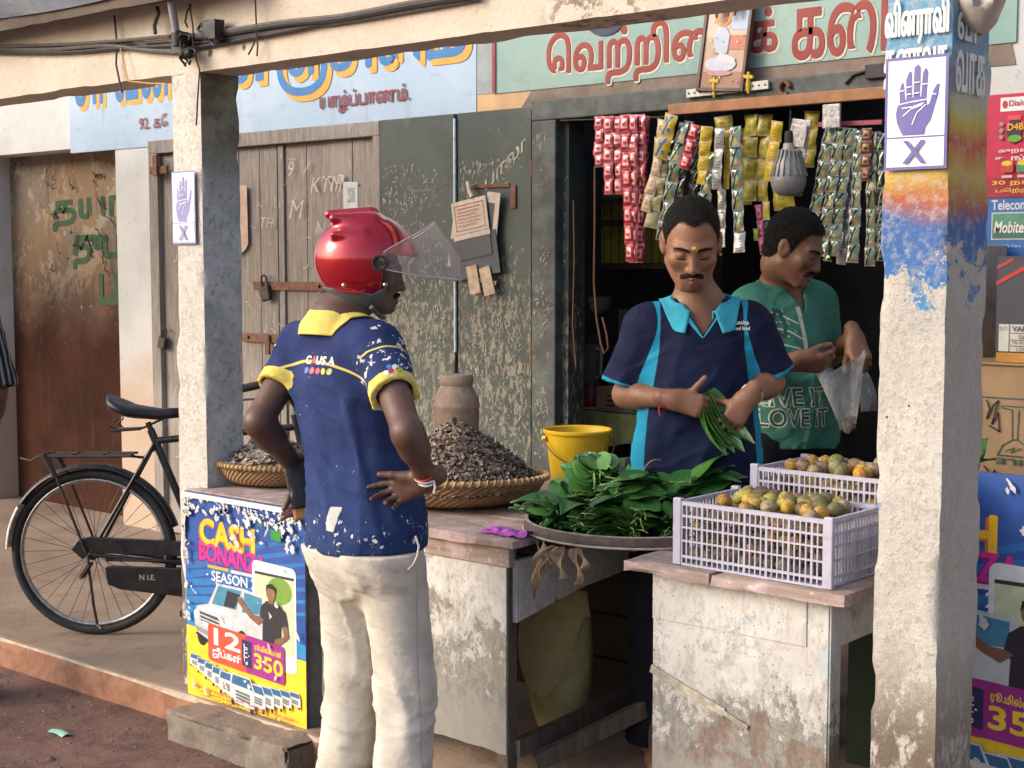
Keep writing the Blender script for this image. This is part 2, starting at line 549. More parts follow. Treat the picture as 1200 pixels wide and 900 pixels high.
def _sign(col, col2, chipcol):
    def fn(g):
        p = g.pos()
        n1, n2 = g.noise(p, 1.8, 6, .6), g.noise(g.map(p, (1, 1, 2)), 8, 7, .72)
        c = g.mix(g.th(n1, .3, .7), col, col2)
        c = g.mix(g.th(n2, .52, .75, 0, .45), c, tuple(.55 * x for x in col))
        c = g.mix(g.th(g.noise(p, 5, 7, .7, .6), .69, .71), c, chipcol)
        c = g.mix(g.th(g.noise(g.map(p, (8, 8, .8)), 3, 5), .58, .75, 0, .35), c, (.25, .24, .22))
        return dict(base=c, rough=.75, normal=g.bump(g.noise(p, 25, 5), .25, .004))
    return fn
m_bluesign = mat('pale blue sign paint', _sign((.34, .46, .60), (.43, .54, .66), (.55, .48, .43)))
m_greensign = mat('sea green sign paint', _sign((.20, .33, .31), (.29, .41, .37), (.55, .44, .40)))
m_cement = flat('bare brown cement', (.21, .165, .135), .92, .25, 9, .6, bd=.006)
m_ochre = flat('ochre wall paint', (.55, .36, .20), .9, .15, 8, .4)

def _wood_door(g):
    p = g.pos()
    gr = g.noise(g.map(p, (14, 14, 1.1)), 5, 7, .7, .4)
    n1 = g.noise(p, 2.4, 5, .6)
    c = g.mix(g.th(gr, .3, .7), (.175, .15, .132), (.315, .278, .252))
    c = g.mix(g.th(n1, .48, .72, 0, .5), c, (.40, .365, .34))
    c = g.mix(g.th(g.noise(g.map(p, (1, 1, .5)), 20, 7, .75), .62, .68, 0, .75), c, (.46, .42, .38))
    c = g.mix(g.th(g.noise(p, 7, 5, .7), .66, .7, 0, .5), c, (.22, .09, .06))
    return dict(base=c, rough=.85, normal=g.bump(gr, .5, .004))
m_wooddoor = mat('weathered brown door planks', _wood_door)
m_pinkpatch = flat('faded pink paint patch', (.50, .37, .29), .85, .15, 14, .2)
m_rust = flat('rusted iron', (.16, .075, .045), .8, .35, 40, .6)
m_darkiron = flat('old dark iron', (.055, .045, .042), .6, .3, 40, .4, metal=.5)

def _green_shutter(g):
    p = g.pos(); z = g.sep(p)[2]
    n1 = g.noise(p, 3, 6, .65)
    c = g.mix(g.th(n1, .35, .65), (.030, .044, .042), (.058, .076, .071))
    low = g.th(z, 1.9, 1.3)
    smear = g.noise(g.map(p, (1, 1, .42), rot=(0, .35, 0)), 46, 7, .78, .5)
    k = g.m('GREATER_THAN', g.m('ADD', smear, g.m('MULTIPLY', low, .125)), .655)
    c = g.mix(g.m('MULTIPLY', k, .85), c, g.mix(g.noise(p, 60), (.38, .33, .27), (.20, .165, .12)))
    d2 = g.noise(p, 9, 7, .7)
    c = g.mix(g.th(d2, .6, .68, 0, .6), c, (.11, .095, .075))
    return dict(base=c, rough=.6, normal=g.bump(g.m('ADD', n1, k), .35, .004))
m_shutter = mat('dark green door paint smeared with lime', _green_shutter)
m_lime = flat('dried lime paste', (.36, .33, .27), .9, .35, 40, .3)
m_frame = flat('grey-green frame paint', (.085, .095, .090), .7, .4, 14, .5)
m_roomdark = flat('dark inner wall', (.045, .042, .040), .9, .3, 5, .3)  # even dark base colour for the back room walls

def _kerb(g):
    p = g.pos(); z = g.sep(p)[2]; nz = g.sep(g.nor())[2]
    n1, n2 = g.noise(p, 2.0, 6, .65), g.noise(p, 13, 7, .72)
    top = g.mix(g.th(n1, .3, .7), (.20, .135, .095), (.30, .215, .155))
    top = g.mix(g.th(n2, .5, .7, 0, .6), top, (.13, .08, .055))
    top = g.mix(g.th(g.noise(p, .9, 5, .6), .5, .62, 0, .6), top, (.33, .25, .185))
    face = g.mix(g.th(n2, .35, .65), (.20, .085, .05), (.30, .15, .09))
    c = g.mix(g.th(nz, .4, .8), face, top)
    c = g.mix(g.th(g.vor(p, 55, out='Distance'), .10, .16, .35, 0), c, (.45, .38, .30))
    return dict(base=c, rough=g.th(n1, .3, .7, .75, .95), normal=g.bump(g.m('ADD', n2, g.noise(p, 60, 4)), .45, .006))
m_platform = mat('worn brown cement floor', _kerb)
m_kerbedge = flat('pale worn arris', (.42, .34, .26), .9, .25, 14, .5)
def _earth(g):
    p = g.pos()
    n1, n2, n3 = g.noise(p, .8, 6, .62), g.noise(p, 6, 7, .7), g.noise(p, 45, 5, .7)
    c = g.mix(g.th(n1, .35, .65), (.125, .062, .046), (.20, .115, .088))
    c = g.mix(g.th(n2, .45, .62, 0, .75), c, (.075, .038, .030))
    c = g.mix(g.th(n3, .58, .7, 0, .5), c, (.24, .16, .125))
    return dict(base=c, rough=g.th(n1, .3, .7, .7, .95), normal=g.bump(g.m('ADD', n2, g.m('MULTIPLY', n3, .6)), .7, .012))
m_earth = mat('red-brown earth road', _earth)
def _block(g):
    p = g.pos(); n1, n2 = g.noise(p, 8, 6, .7), g.noise(p, 40, 6, .75); nz = g.sep(g.nor())[2]
    c = g.mix(g.th(n1, .35, .65), (.15, .125, .105), (.25, .215, .18))
    c = g.mix(g.th(nz, .5, .9, 0, .6), c, (.27, .19, .14))
    c = g.mix(g.th(n2, .58, .68, 0, .7), c, (.36, .33, .29))
    return dict(base=c, rough=.95, normal=g.bump(n2, .9, .01))
m_block = mat('broken concrete', _block)

# ================================================================== GROUND, ROAD, FLOOR
KY, PZ, WY = 3.03, 0.10, 4.85          # kerb line, floor height, face of the shop wall
b = MB()
def gfn(u, v):
    x, y = -14 + 22 * u, -6 + 9.2 * v
    return (x, y, 0.012 * float(fbm(x, y, 0, 1.3, 3, 2)) - 0.012)
b.grid(gfn, 90, 44)
b.poly([(-14, -6, -.02), (-600, -6, -.02), (-600, 600, -.02), (-14, 600, -.02)])
b.poly([(8, -6, -.02), (8, 600, -.02), (600, 600, -.02), (600, -6, -.02)])
b.poly([(-600, -6, -.02), (-600, -600, -.02), (600, -600, -.02), (600, -6, -.02)][::-1])
b.poly([(-14, 3.2, -.02), (-14, 600, -.02), (8, 600, -.02), (8, 3.2, -.02)][::-1])
b.build('road', m_earth, kind='structure')
b = MB()
xs = np.linspace(-13, 5, 240)
def kedge(x): return KY + .012 * float(fbm(x, 0, 0, 2.5, 3, 5)) - .05 * max(0, float(fbm(x, 3, 0, 1.1, 2, 8)) - .22)
rows = []
for x in xs:
    e = kedge(x)
    c = .010 + .02 * max(0, float(fbm(x, 9, 0, 3.0, 2, 4)))
    h = .004 * float(fbm(x, 2, 0, 3, 2, 1))
    rows.append([(x, e - .006, -.03), (x, e, PZ * .55), (x, e + .002 + h, PZ - c), (x, e + c, PZ - .003 + h * .4), (x, e + c + .02, PZ), (x, e + .3, PZ), (x, WY + 3.2, PZ)])
nr = len(rows[0])
b.add([p for r in rows for p in r], [(i * nr + j, (i + 1) * nr + j, (i + 1) * nr + j + 1, i * nr + j + 1) for i in range(len(rows) - 1) for j in range(nr - 1)], 0, True)
for i, f in enumerate(b.f): b.m[i] = 1 if (i % (nr - 1)) == 2 else 0
b.build('pavement', [m_platform, m_kerbedge], kind='structure')

# ================================================================== THE SHOP BUILDING
shop = thing('shop_building', 'old veranda shop row with painted Tamil signs, limewashed walls and open green doors', 'building', (-3.0, WY, PZ))
def Wx(px, py, Y=WY): return at(px, py, Y=Y).x
b = MB()   # the wall: piers and the band over the openings
b.box((-12, WY, PZ), (-8.42, WY + .2, 3.2))
b.box((-7.045, WY, PZ), (-6.70, WY + .3, 2.262))
b.box((-8.42, WY, 2.262), (-3.96, WY + .2, 3.2))
b.box((-4.93, WY + .06, PZ), (-3.965, WY + .25, 2.262))
b.box((-3.96, WY, 2.285), (-2.17, WY + .2, 3.2))
b.box((-2.17, WY, PZ), (4, WY + .2, 3.2))
b.build('wall', m_wall, shop)
b = MB()
b.box((-8.42, WY + .16, PZ), (-7.045, WY + .3, 2.262))
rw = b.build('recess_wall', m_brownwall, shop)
b = MB()
# back room: side, back and ceiling with an opening added to light the goods
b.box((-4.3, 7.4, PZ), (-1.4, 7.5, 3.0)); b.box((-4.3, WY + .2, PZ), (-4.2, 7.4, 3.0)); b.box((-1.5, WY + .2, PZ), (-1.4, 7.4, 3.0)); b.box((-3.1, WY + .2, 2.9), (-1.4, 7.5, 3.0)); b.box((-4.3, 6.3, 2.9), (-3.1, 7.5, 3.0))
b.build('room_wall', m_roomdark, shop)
b = MB()
rough_box(b, (-12, 3.12, 2.245), (3.0, 3.275, 2.58), .04, .003, 9, 0, 3, .008)
b.build('beam', m_plaster, shop)
b = MB()
rough_box(b, (-4.19, 3.12, PZ - .02), (-4.032, 3.285, 2.246), .02, .003, 13, 0, 11, .010)
b.build('pillar', m_pillar_left, shop, label='slim post, white in front and grey on its side')
b = MB()
rough_box(b, (-1.528, 3.12, PZ - .02), (-1.367, 3.345, 2.246), .02, .003, 13, 0, 21, .012)
pr = b.build('pillar', m_pillar_right, shop, label='post with remains of a blue, yellow and red painted notice')
b = MB()
ca, cb = (3.02, 2.478), (3.42, 2.60)
b.prism([(-12, 3.02, 2.585), (-12, 3.42, 2.66), (-12, 3.42, 2.72), (-12, 3.02, 2.645)], (15, 0, 0))
m_roof = flat('dark stained roof boards', (.10, .075, .06), .9, .3, 6, .4)
b.build('roof', m_roof, shop)  # unseen roof cut short behind the beam to let daylight reach the signs

# ---- the two painted signs
b = MB(); b.box((-7.48, WY - .006, 2.236), (-4.315, WY + .02, 2.95))
# paint runs down the pier below
sg = b.build('painted_sign', m_bluesign, shop, label='pale blue painted sign with blue and orange Tamil lettering')
S = Sheet((-7.48, WY - .006, 2.95), (1, 0, 0), (0, 0, -1), (0, -1, 0), .0012)
# text spans: the letters' feet end about 12 cm above the sign's lower edge
BLU, ORA, MAR = (.035, .17, .42), (.62, .33, .06), (.23, .045, .05)
def big(body, u0, u1, vb, h):
    for du, dv, c, bo in ((.030, .026, ORA, .05), (.0, .0, BLU, .035)):
        S.text(body, u0 + du, vb - h + dv, h, ink(c, .7), w=u1 - u0, bold=bo)
xa = lambda px, py: at(px, py, Y=WY).x + 7.48
za = lambda px, py: 2.95 - at(px, py, Y=WY).z
big('\u0b9a\u0bbe \u0bb5\u0ba9', xa(90, 128), xa(203, 120), za(140, 119), .30)
big('\u0b95\u0bb3\u0b9e\u0bcd\u0b9a\u0bbf\u0baf\u0bae\u0bcd', xa(236, 110), xa(548, 84), za(400, 106), .36)
S.text('92. \u0b95\u0bc7', xa(165, 148), za(165, 136), .075, ink(MAR, .7), bold=.008)
S.text('\u0baf\u0bbe\u0bb4\u0bcd\u0baa\u0bcd\u0baa\u0bbe\u0ba3\u0bae\u0bcd.', xa(377, 130), za(430, 103), .105, ink(MAR, .7), w=xa(482, 108) - xa(377, 130), bold=.03)
S.build('sign_lettering', sg)
b = MB(); b.box((-4.215, WY - .008, 2.335), (-1.90, WY + .02, 3.0))
sg2 = b.build('painted_sign', m_greensign, shop, label='sea green painted sign with dark red Tamil lettering')
S = Sheet((-4.215, WY - .008, 3.0), (1, 0, 0), (0, 0, -1), (0, -1, 0), .0012)
xa = lambda px, py: at(px, py, Y=WY).x + 4.215
za = lambda px, py: 3.0 - at(px, py, Y=WY).z
W_ = '\u0bc6\u0bb5\u0bb1\u0bcd\u0bb1\u0bbf\u0bc8\u0bb2\u0b95\u0bcd'
W2 = '\u0b95\u0bc8\u0b9f'
for off, c, bo in (((.006, .006), (.62, .58, .48), .055), ((0, 0), (.26, .045, .04), .035)):
    S.text(W_, xa(643, 60) + off[0], za(760, 32) - .020 + off[1], .225, ink(c, .7), w=xa(912, 40) - xa(643, 60), bold=bo)
    S.text(W2, xa(931, 30) + off[0], za(960, 12) - .012 + off[1], .185, ink(c, .7), w=xa(1068, 30) - xa(931, 30), bold=bo)
for px in (712,):
    S.disc(xa(px, 26), za(px, 22), .10, ink((.035, .05, .09), .7), ry=.07)
S.rect(0.0, .05, .018, .66, ink((.26, .045, .05), .7))
S.build('sign_lettering', sg2)
# bare cement and ochre round the shop door's head
b = MB()
zl = 2.283
pts = [(-4.22, zl - .012), (-4.30, zl - .012)]
up = [(-3.99 + .09 * i, 2.345 + .012 * math.sin(i * 1.9) + (.05 if i == 1 else 0)) for i in range(24)]
b.prism([(-4.06, WY - .004, 2.262)] + [(-1.9, WY - .004, 2.262)] + [(x, WY - .004, z + .0) for x, z in reversed(up) if x < -1.9] , (0, .03, 0))
b.build('cement_patch', m_cement, shop)
b = MB(); b.box((-4.312, WY - .003, 2.236), (-4.0, WY + .02, 2.338)); b.build('ochre_patch', m_ochre, shop)
b = MB(); b.box((-4.312, WY - .0045, 2.34), (-4.218, WY + .02, 3.0)); b.build('grey_panel', flat('grey wall paint', (.30, .33, .34), .85, .15, 8, .3), shop)

# ---- graffiti in green paint in the recess, as lettering of that wall
S = Sheet((-8.42, WY + .16, 2.262), (1, 0, 0), (0, 0, -1), (0, -1, 0), .0015)
xg = lambda px, py: at(px, py, Y=WY + .16).x + 8.42
zg = lambda px, py: 2.262 - at(px, py, Y=WY + .16).z
GR = ink((.022, .075, .030), .8)
S.text('\u0ba4\u0baf\u0bbe', xg(62, 240), zg(95, 236), .17, GR, w=xg(150, 240) - xg(62, 240), bold=.085, skew=-.03)
S.text('\u0ba4\u0bc1\u0baa\u0bbe', xg(86, 280), zg(105, 277), .19, GR, w=xg(160, 280) - xg(86, 280), bold=.085)
S.text('\u0baa', xg(117, 322), zg(117, 322), .17, GR, bold=.085)
rr = random.Random(5)
DK = ink((.02, .014, .012), .9)
for i in range(22):
    u, v = xg(60 + rr.random() * 70, 300), zg(90, 190) + rr.random() * .62
    q = [(u, v)]
    for k in range(4): q.append((q[-1][0] + rr.uniform(-.03, .04), q[-1][1] + rr.uniform(-.01, .04)))
    S.line(q, rr.uniform(.004, .012), DK)
S.build('green_writing', rw)

# ---- closed double door on the left: frame, planks, iron bars, scribbles
fr = MB()
zt = 2.262
fr.box((-6.70, WY - .03, zt - .07), (-4.90, WY + .06, zt))
fr.box((-6.70, WY - .028, PZ), (-6.62, WY + .06, zt - .07)); fr.box((-4.95, WY - .028, PZ), (-4.90, WY + .06, zt - .07))
door = fr.build('door', m_wooddoor, shop, label='closed double door of weathered brown planks with scribbles', bev=.004)
xm = Wx(331, 280)
def leaf(x0, x1, n, seed):
    rr = random.Random(seed)
    lb = MB(); w = (x1 - x0) / n
    for i in range(n):
        yo = rr.uniform(-.003, .003)
        lb.box((x0 + i * w + .002, WY + .005 + yo, PZ + .01), (x0 + (i + 1) * w - .002, WY + .045 + yo, zt - .072))
    return lb
lb = leaf(-6.62, xm - .012, 6, 1); lf1 = lb.build('door_leaf', m_wooddoor, door, bev=.003)
lb = leaf(xm + .012, -4.95, 4, 2)
lb.box((xm - .022, WY - .006, PZ + .02), (xm + .02, WY + .004, zt - .075))
lb.box((Wx(398, 240) - .02, WY - .012, zt - .42), (-4.96, WY + .004, zt - .30))
lf2 = lb.build('door_leaf', m_wooddoor, door, bev=.003)
b = MB(); b.box((xm - .034, WY - .002, PZ + .02), (xm - .023, WY + .004, zt - .075)); b.build('gap_shade', flat('black painted gap shade', (.012, .010, .010), .9, .1, 9, .1), door)  # black strip painted in for the shade of the gap
ib = MB()
for (xa_, xb_, py) in ((300, 384, 335), (285, 343, 397)):
    z = at(330, py, Y=WY).z
    ib.box((Wx(xa_, py), WY - .02, z - .022), (Wx(xb_, py), WY - .008, z + .022))
    for k in (0, 1): ib.lathe([(0, 0), (.012, 0), (.012, .012), (0, .014)], (Wx(xa_ + 10, py) if k else Wx(xb_ - 6, py), WY - .02, z), 10, axis='Y')
ib.box((Wx(316, 400), WY - .034, at(316, 415, Y=WY).z), (Wx(321, 400), WY - .021, at(316, 397, Y=WY).z + .02))
ib.build('door_bar', m_rust, door, bev=.002)
ib = MB()
z = at(190, 200, Y=WY).z
ib.box((Wx(183, 200), WY - .045, z - .02), (Wx(203, 200), WY - .030, z + .02)); ib.box((Wx(189, 190), WY - .06, z - .03), (Wx(194, 190), WY - .046, z + .08))
ib.build('door_bar', m_rust, door, bev=.002)
# scribbled chalk and lime on the door
S = Sheet((-6.62, WY - .0135, zt - .07), (1, 0, 0), (0, 0, -1), (0, -1, 0), .0003)
CH = ink((.52, .48, .43), .9)
rr = random.Random(12)
for i in range(150):
    u = rr.uniform(.05, 1.66); v = rr.uniform(.05, 2.0) ** 1.0
    a = rr.uniform(-1.2, 1.9); L = rr.uniform(.02, .085); cv = rr.uniform(-1.6, 1.6)
    q = [(u, v)]
    for k in range(6):
        a += cv / 6 * rr.uniform(.4, 1.8)
        q.append((q[-1][0] + L / 6 * math.cos(a), q[-1][1] + L / 6 * math.sin(a)))
    S.line(q, rr.uniform(.002, .006), CH, False)
for txt_, px, py, h in (('KTM', 366, 208, .075), ('M', 341, 235, .09), ('9', 340, 190, .07), ('N', 372, 260, .06), ('P', 395, 205, .08), ('TH', 308, 255, .055)):
    p = at(px, py, Y=WY)
    S.text(txt_, p.x + 6.62, zt - .07 - p.z, h, CH, bold=-.012, shear=.3)
S.build('chalk_scribble', door)
S = Sheet((Wx(279, 217), WY - .0125, at(279, 217, Y=WY).z), (1, 0, 0), (0, 0, -1), (0, -1, 0), .001)
S.poly([(0, 0), (.085, .005), (.09, .30), (.07, .33), (.02, .36), (0, .36)], m_pinkpatch)
S.build('paint_patch', door)

# ---- the shop door: frame and open leaves folded back against the wall
b = MB()
jz = 2.283
b.box((-3.962, WY - .05, PZ), (-3.832, WY + .16, jz - .085)); b.box((-2.30, WY - .05, PZ), (-2.17, WY + .16, jz - .085))
b.box((-3.962, WY - .052, jz - .085), (-2.17, WY + .16, jz))
dfr = b.build('shop_door', m_frame, shop, label='tall grey-green frame of the open shop door with leaves folded back', bev=.006)
def strokes(mb, x0, x1, z0, z1, y, n, mi, seed, bias=1.0):
    rr = random.Random(seed)
    for i in range(n):
        x = rr.uniform(x0 + .01, x1 - .03); z = z0 + (z1 - z0) * rr.random() ** bias
        if float(fbm(x, 0, z, 5.5, 3, seed)) + .25 * (1 - abs(z - 1.35) / .9) < rr.uniform(-.15, .3): continue
        a = rr.gauss(1.25, .38); L = rr.uniform(.008, .034) * (2.2 if rr.random() < .06 else 1); w = rr.uniform(.0008, .0034) * (1.7 if rr.random() < .1 else 1); cv = rr.gauss(0, .9)
        n_ = 6; P = []
        for k in range(n_ + 1):
            P.append((x, z)); a += cv / n_
            x += L / n_ * math.cos(a); z += L / n_ * math.sin(a)
        up, dn = [], []
        for k, (px, pz) in enumerate(P):
            ww = w * math.sin(math.pi * (k + .5) / (n_ + 1))
            up.append((min(max(px - ww * math.sin(a), x0), x1), y, min(max(pz + ww * math.cos(a), z0), z1)))
            dn.append((min(max(px + ww * math.sin(a), x0), x1), y, min(max(pz - ww * math.cos(a), z0), z1)))
        for k in range(n_):
            mb.poly([dn[k], dn[k + 1], up[k + 1], up[k]], mi)
yl = WY - .004
for i, (x0, x1, sd) in enumerate(((-4.895, -4.425, 3), (-4.405, -3.968, 4))):
    lb = MB()
    n = 3; w = (x1 - x0) / n
    lb.box((x0, yl - .028, PZ + .02), (x1, yl + .008, 2.262))
    if i: lb.box((x1 - .035, yl - .040, PZ + .03), (x1, yl - .029, 2.25))
    lv = lb.build('door_leaf', [m_shutter], dfr, bev=.003)
    lb = MB()
    strokes(lb, x0 + .004, x1 - .038, .35, 2.05, yl - .0295, 1500, 0, sd, 1.1)
    lb.build('lime_smear', m_lime, lv)
lb = MB(); strokes(lb, -3.958, -3.836, .35, 2.15, WY - .0515, 420, 0, 9); lb.build('lime_smear', m_lime, dfr)
S = Sheet((-4.30, yl - .0300, 2.2), (1, 0, 0), (0, 0, -1), (0, -1, 0), .0003)
S.text('\u0baa\u0bbe\u0bb2\u0bbe\u0bb0\u0bcd', .06, .02, .085, m_lime, w=.31, bold=.02, skew=-.75); 
S.v = None
sm = S.build('lime_writing', dfr)
for v in sm.data.vertices: v.co.z -= .20
# inner leaf edge seen inside the opening
b = MB(); b.box((-3.832, WY + .0, PZ + .01), (-3.800, WY + .10, jz - .09)); strokes(b, -3.829, -3.798, .4, 2.1, WY - .0008, 60, 1, 31)
b.build('door_edge', [m_shutter, m_lime], dfr)
for z in (1.98, 1.20, .55):
    ib = MB(); ib.box((-3.975, yl - .036, z - .05), (-3.90, yl - .0305, z + .05)); ib.tube([(-3.966, yl - .04, z - .055), (-3.966, yl - .04, z + .055)], .008, 8); ib.build('hinge', m_rust, dfr, bev=.002)
ib = MB()
z = at(588, 218, Y=WY).z
ib.box((Wx(556, 218), yl - .036, z - .008), (Wx(604, 218), yl - .030, z + .008)); ib.box((Wx(605, 230), yl - .036, z - .10), (Wx(611, 230), yl - .030, z + .0))
ib.build('latch', m_rust, dfr, bev=.002)
b = MB(); b.tube([(-4.415, yl - .034, 1.2), (-4.415, yl - .034, 2.24)], .007, 8); b.build('rod', flat('blue-white painted rod', (.50, .58, .68), .5, .2, 40, .1), dfr)
b = MB(); b.box((Wx(800, 130) - .02, WY - .075, at(830, 128, Y=WY).z - .02), (-2.12, WY - .054, at(830, 128, Y=WY).z + .022)); b.build('batten', flat('orange-brown wood batten', (.33, .155, .065), .65, .25, 12, .3), dfr, bev=.003)
b = MB()
for px in range(700, 1030, 7):
    pass
b.tube([(-3.8, WY - .06, 2.19), (-3.3, WY - .062, 2.172), (-2.8, WY - .06, 2.178), (-2.3, WY - .06, 2.19)], .003, 6)
b.build('hanging_wire', m_darkiron, dfr)
# ================================================================== COUNTERS
def _counter(seed, warm):
    def fn(g):
        p = g.map(g.pos(), (1, 1, 1), (seed, seed * .7, 0)); z = g.sep(g.pos())[2]
        n1, n2, n3 = g.noise(p, 4.6, 9, .74, .2), g.noise(g.map(p, (1, 1, .75)), 19, 9, .78, .3), g.noise(g.map(p, (1, 1, .5)), 70, 7, .78)
        c = g.mix(g.th(n1, .3, .7), (.46, .45, .435), (.62, .615, .60))
        c = g.mix(g.th(n3, .48, .62, 0, .65), c, (.36, .335, .31))
        c = g.mix(g.th(g.noise(g.map(p, (4, 4, .35)), 6, 6, .7), .54, .7, 0, .5), c, (.34, .32, .29))
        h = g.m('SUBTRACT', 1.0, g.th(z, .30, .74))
        k1 = g.m('ADD', g.m('ADD', g.m('MULTIPLY', n2, .6), g.m('MULTIPLY', n1, .4)), g.m('MULTIPLY', h, .20))
        c = g.mix(g.m('MULTIPLY', g.th(k1, .605, .632), .9), c, g.mix(g.th(n3, .4, .6), (.125, .12, .11), (.23, .225, .205)))
        k2 = g.m('ADD', n1, g.m('MULTIPLY', h, .14))
        c = g.mix(g.m('MULTIPLY', g.th(k2, .645, .668), .85), c, g.mix(g.th(n3, .4, .65), (.14, .10, .08) if warm else (.20, .19, .17), (.23, .165, .13) if warm else (.30, .28, .25)))
        k3 = g.m('MULTIPLY', g.th(n2, .36, .33), h)
        c = g.mix(k3, c, (.58, .56, .52))
        # rust bleeding and spatter
        c = g.mix(g.m('MULTIPLY', g.th(g.noise(p, 6, 5, .6), .66, .70), .8), c, (.30, .12, .04))
        c = g.mix(g.th(g.vor(p, 48), .10, .13, .75, 0), c, (.13, .10, .085))
        c = g.mix(g.m('MULTIPLY', g.th(g.noise(p, 9, 4), .66, .7), .35), c, (.22, .40, .46))
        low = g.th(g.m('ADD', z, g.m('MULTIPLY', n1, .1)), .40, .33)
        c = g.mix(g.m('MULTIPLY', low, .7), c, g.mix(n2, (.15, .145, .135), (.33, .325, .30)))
        hh = g.m('ADD', g.m('MULTIPLY', g.th(k1, .55, .62), -.6), g.m('MULTIPLY', n3, .4))
        return dict(base=c, rough=.8, normal=g.bump(hh, .6, .006))
    return fn
m_cnt1 = mat('peeling white counter paint', _counter(0.0, False))
m_cnt2 = mat('peeling white counter paint, rubbed to brown', _counter(3.7, True))
def _top(g):
    p = g.pos()
    gr = g.noise(g.map(p, (1.2, 14, 14)), 4, 6, .7, .4); n = g.noise(p, 9, 6, .7)
    c = g.mix(g.th(gr, .3, .7), (.21, .155, .13), (.36, .285, .25))
    c = g.mix(g.th(n, .47, .62, 0, .75), c, (.50, .36, .38))
    c = g.mix(g.th(g.noise(p, 22, 6, .75), .58, .66, 0, .7), c, (.62, .57, .53))
    c = g.mix(g.th(g.noise(p, 5, 5, .6), .60, .68, 0, .6), c, (.22, .10, .09))
    return dict(base=c, rough=.75, normal=g.bump(gr, .5, .004))
m_top = mat('stained counter board', _top)
def _darkwood(g):
    p = g.obj(); gr = g.noise(g.map(p, (6, 6, 1)), 6, 6, .7, .4)
    c = g.mix(g.th(gr, .3, .7), (.055, .040, .032), (.115, .085, .068))
    return dict(base=c, rough=.8, normal=g.bump(gr, .5, .004))
m_darkwood = mat('dark old timber', _darkwood)

TZ = .82
# left counter (front boards, one thick top, posts)
ct = thing('counter', 'long wooden counter with peeling white front and pink stained top under the big basket', 'counter', (-3.05, 3.5, PZ))
b = MB()
xs = [-3.43, -3.1, -2.9, -2.655]
def frontpanel(x0, x1, z0, z1, y, seed, jag):
    n = 26; top = [(x0, y, z1), (x1, y, z1)]; low = []
    for i in range(n + 1):
        x = x1 + (x0 - x1) * i / n
        low.append((x, y, z0 + jag * max(0, float(fbm(x, seed, 0, 9, 3, seed))) + .006 * float(vn(x, 0, 0, 60, seed))))
    return [top[0]] + list(reversed(low)) + [top[1]]
b.prism(frontpanel(-3.45, -2.655, .185, TZ - .085, 3.105, 4, .07)[::-1], (0, .022, 0))
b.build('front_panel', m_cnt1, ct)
b = MB(); b.box((-3.44, 3.10, TZ - .088), (-2.64, 3.128, TZ - .028)); b.build('apron', m_top, ct, bev=.004)
b = MB(); b.prism([(-2.655, 3.128, TZ - .07), (-2.655, 3.128, TZ - .25), (-2.655, 3.42, TZ - .20), (-2.655, 4.1, TZ - .15), (-2.655, 4.1, TZ - .07)], (.02, 0, 0)); b.build('side_board', m_cnt1, ct)
b = MB(); rough_box(b, (-4.10, 3.075, TZ - .03), (-2.605, 3.36, TZ), .03, .003, 12, 0, 2, .008); rough_box(b, (-4.10, 3.362, TZ - .032), (-2.605, 3.70, TZ - .001), .035, .003, 12, 0, 5, .006); rough_box(b, (-3.72, 3.702, TZ - .03), (-2.605, 4.15, TZ + .001), .04, .003, 12, 0, 6, .006)
b.build('top', m_top, ct)
for (x, y) in ((-2.672, 3.127), (-2.672, 4.1), (-3.68, 4.1), (-4.06, 3.147)):
    b = MB(); b.box((x - .022, y - .02, PZ), (x + .022, y + .022, TZ - .03)); b.build('leg', m_darkwood, ct, bev=.003)
b = MB(); b.bar((-2.64, 3.13, .20), (-2.64, 4.1, .24), .03, .05); b.build('stretcher', m_darkwood, ct)
# right counter
ct2 = thing('counter', 'small wooden counter with peeling white front rubbed to brown under the fruit crates', 'counter', (-1.92, 3.4, PZ))
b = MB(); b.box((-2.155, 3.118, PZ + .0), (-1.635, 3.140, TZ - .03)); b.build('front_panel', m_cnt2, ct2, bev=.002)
b = MB()
b.box((-2.155, 3.1145, TZ - .155), (-1.70, 3.1178, TZ - .032)); b.box((-1.695, 3.1145, PZ), (-1.640, 3.1178, TZ - .032)); b.build('trim_board', m_cnt2, ct2, bev=.0015)
for xx in (-1.66, -2.152):
    b = MB(); b.box((xx, 3.142, TZ - .153), (xx + .022, 3.85, TZ - .03)); b.build('side_board', m_cnt2, ct2)
for x in (-2.14, -1.665):
    for y in (3.165, 3.83):
        b = MB(); b.box((x - .022, y - .022, PZ), (x + .022, y + .022, TZ - .03)); b.build('leg', m_cnt2 if y < 3.5 else m_darkwood, ct2, bev=.003)
b = MB(); rough_box(b, (-2.215, 3.065, TZ - .03), (-1.95, 3.26, TZ), .02, .003, 12, 0, 12, .01); rough_box(b, (-1.948, 3.066, TZ - .03), (-1.575, 3.26, TZ), .02, .003, 12, 0, 13, .01); rough_box(b, (-2.215, 3.262, TZ - .031), (-1.575, 3.88, TZ), .03, .003, 12, 0, 14, .006)
b.build('top', m_top, ct2)
b = MB(); b.bar((-2.157, 3.1125, .53), (-1.93, 3.1125, .455), .004, .022, up=(0, 0, 1)); b.bar((-1.93, 3.1125, .455), (-1.86, 3.1125, .43), .004, .012); b.build('whitewash_stripe', m_lime, ct2)

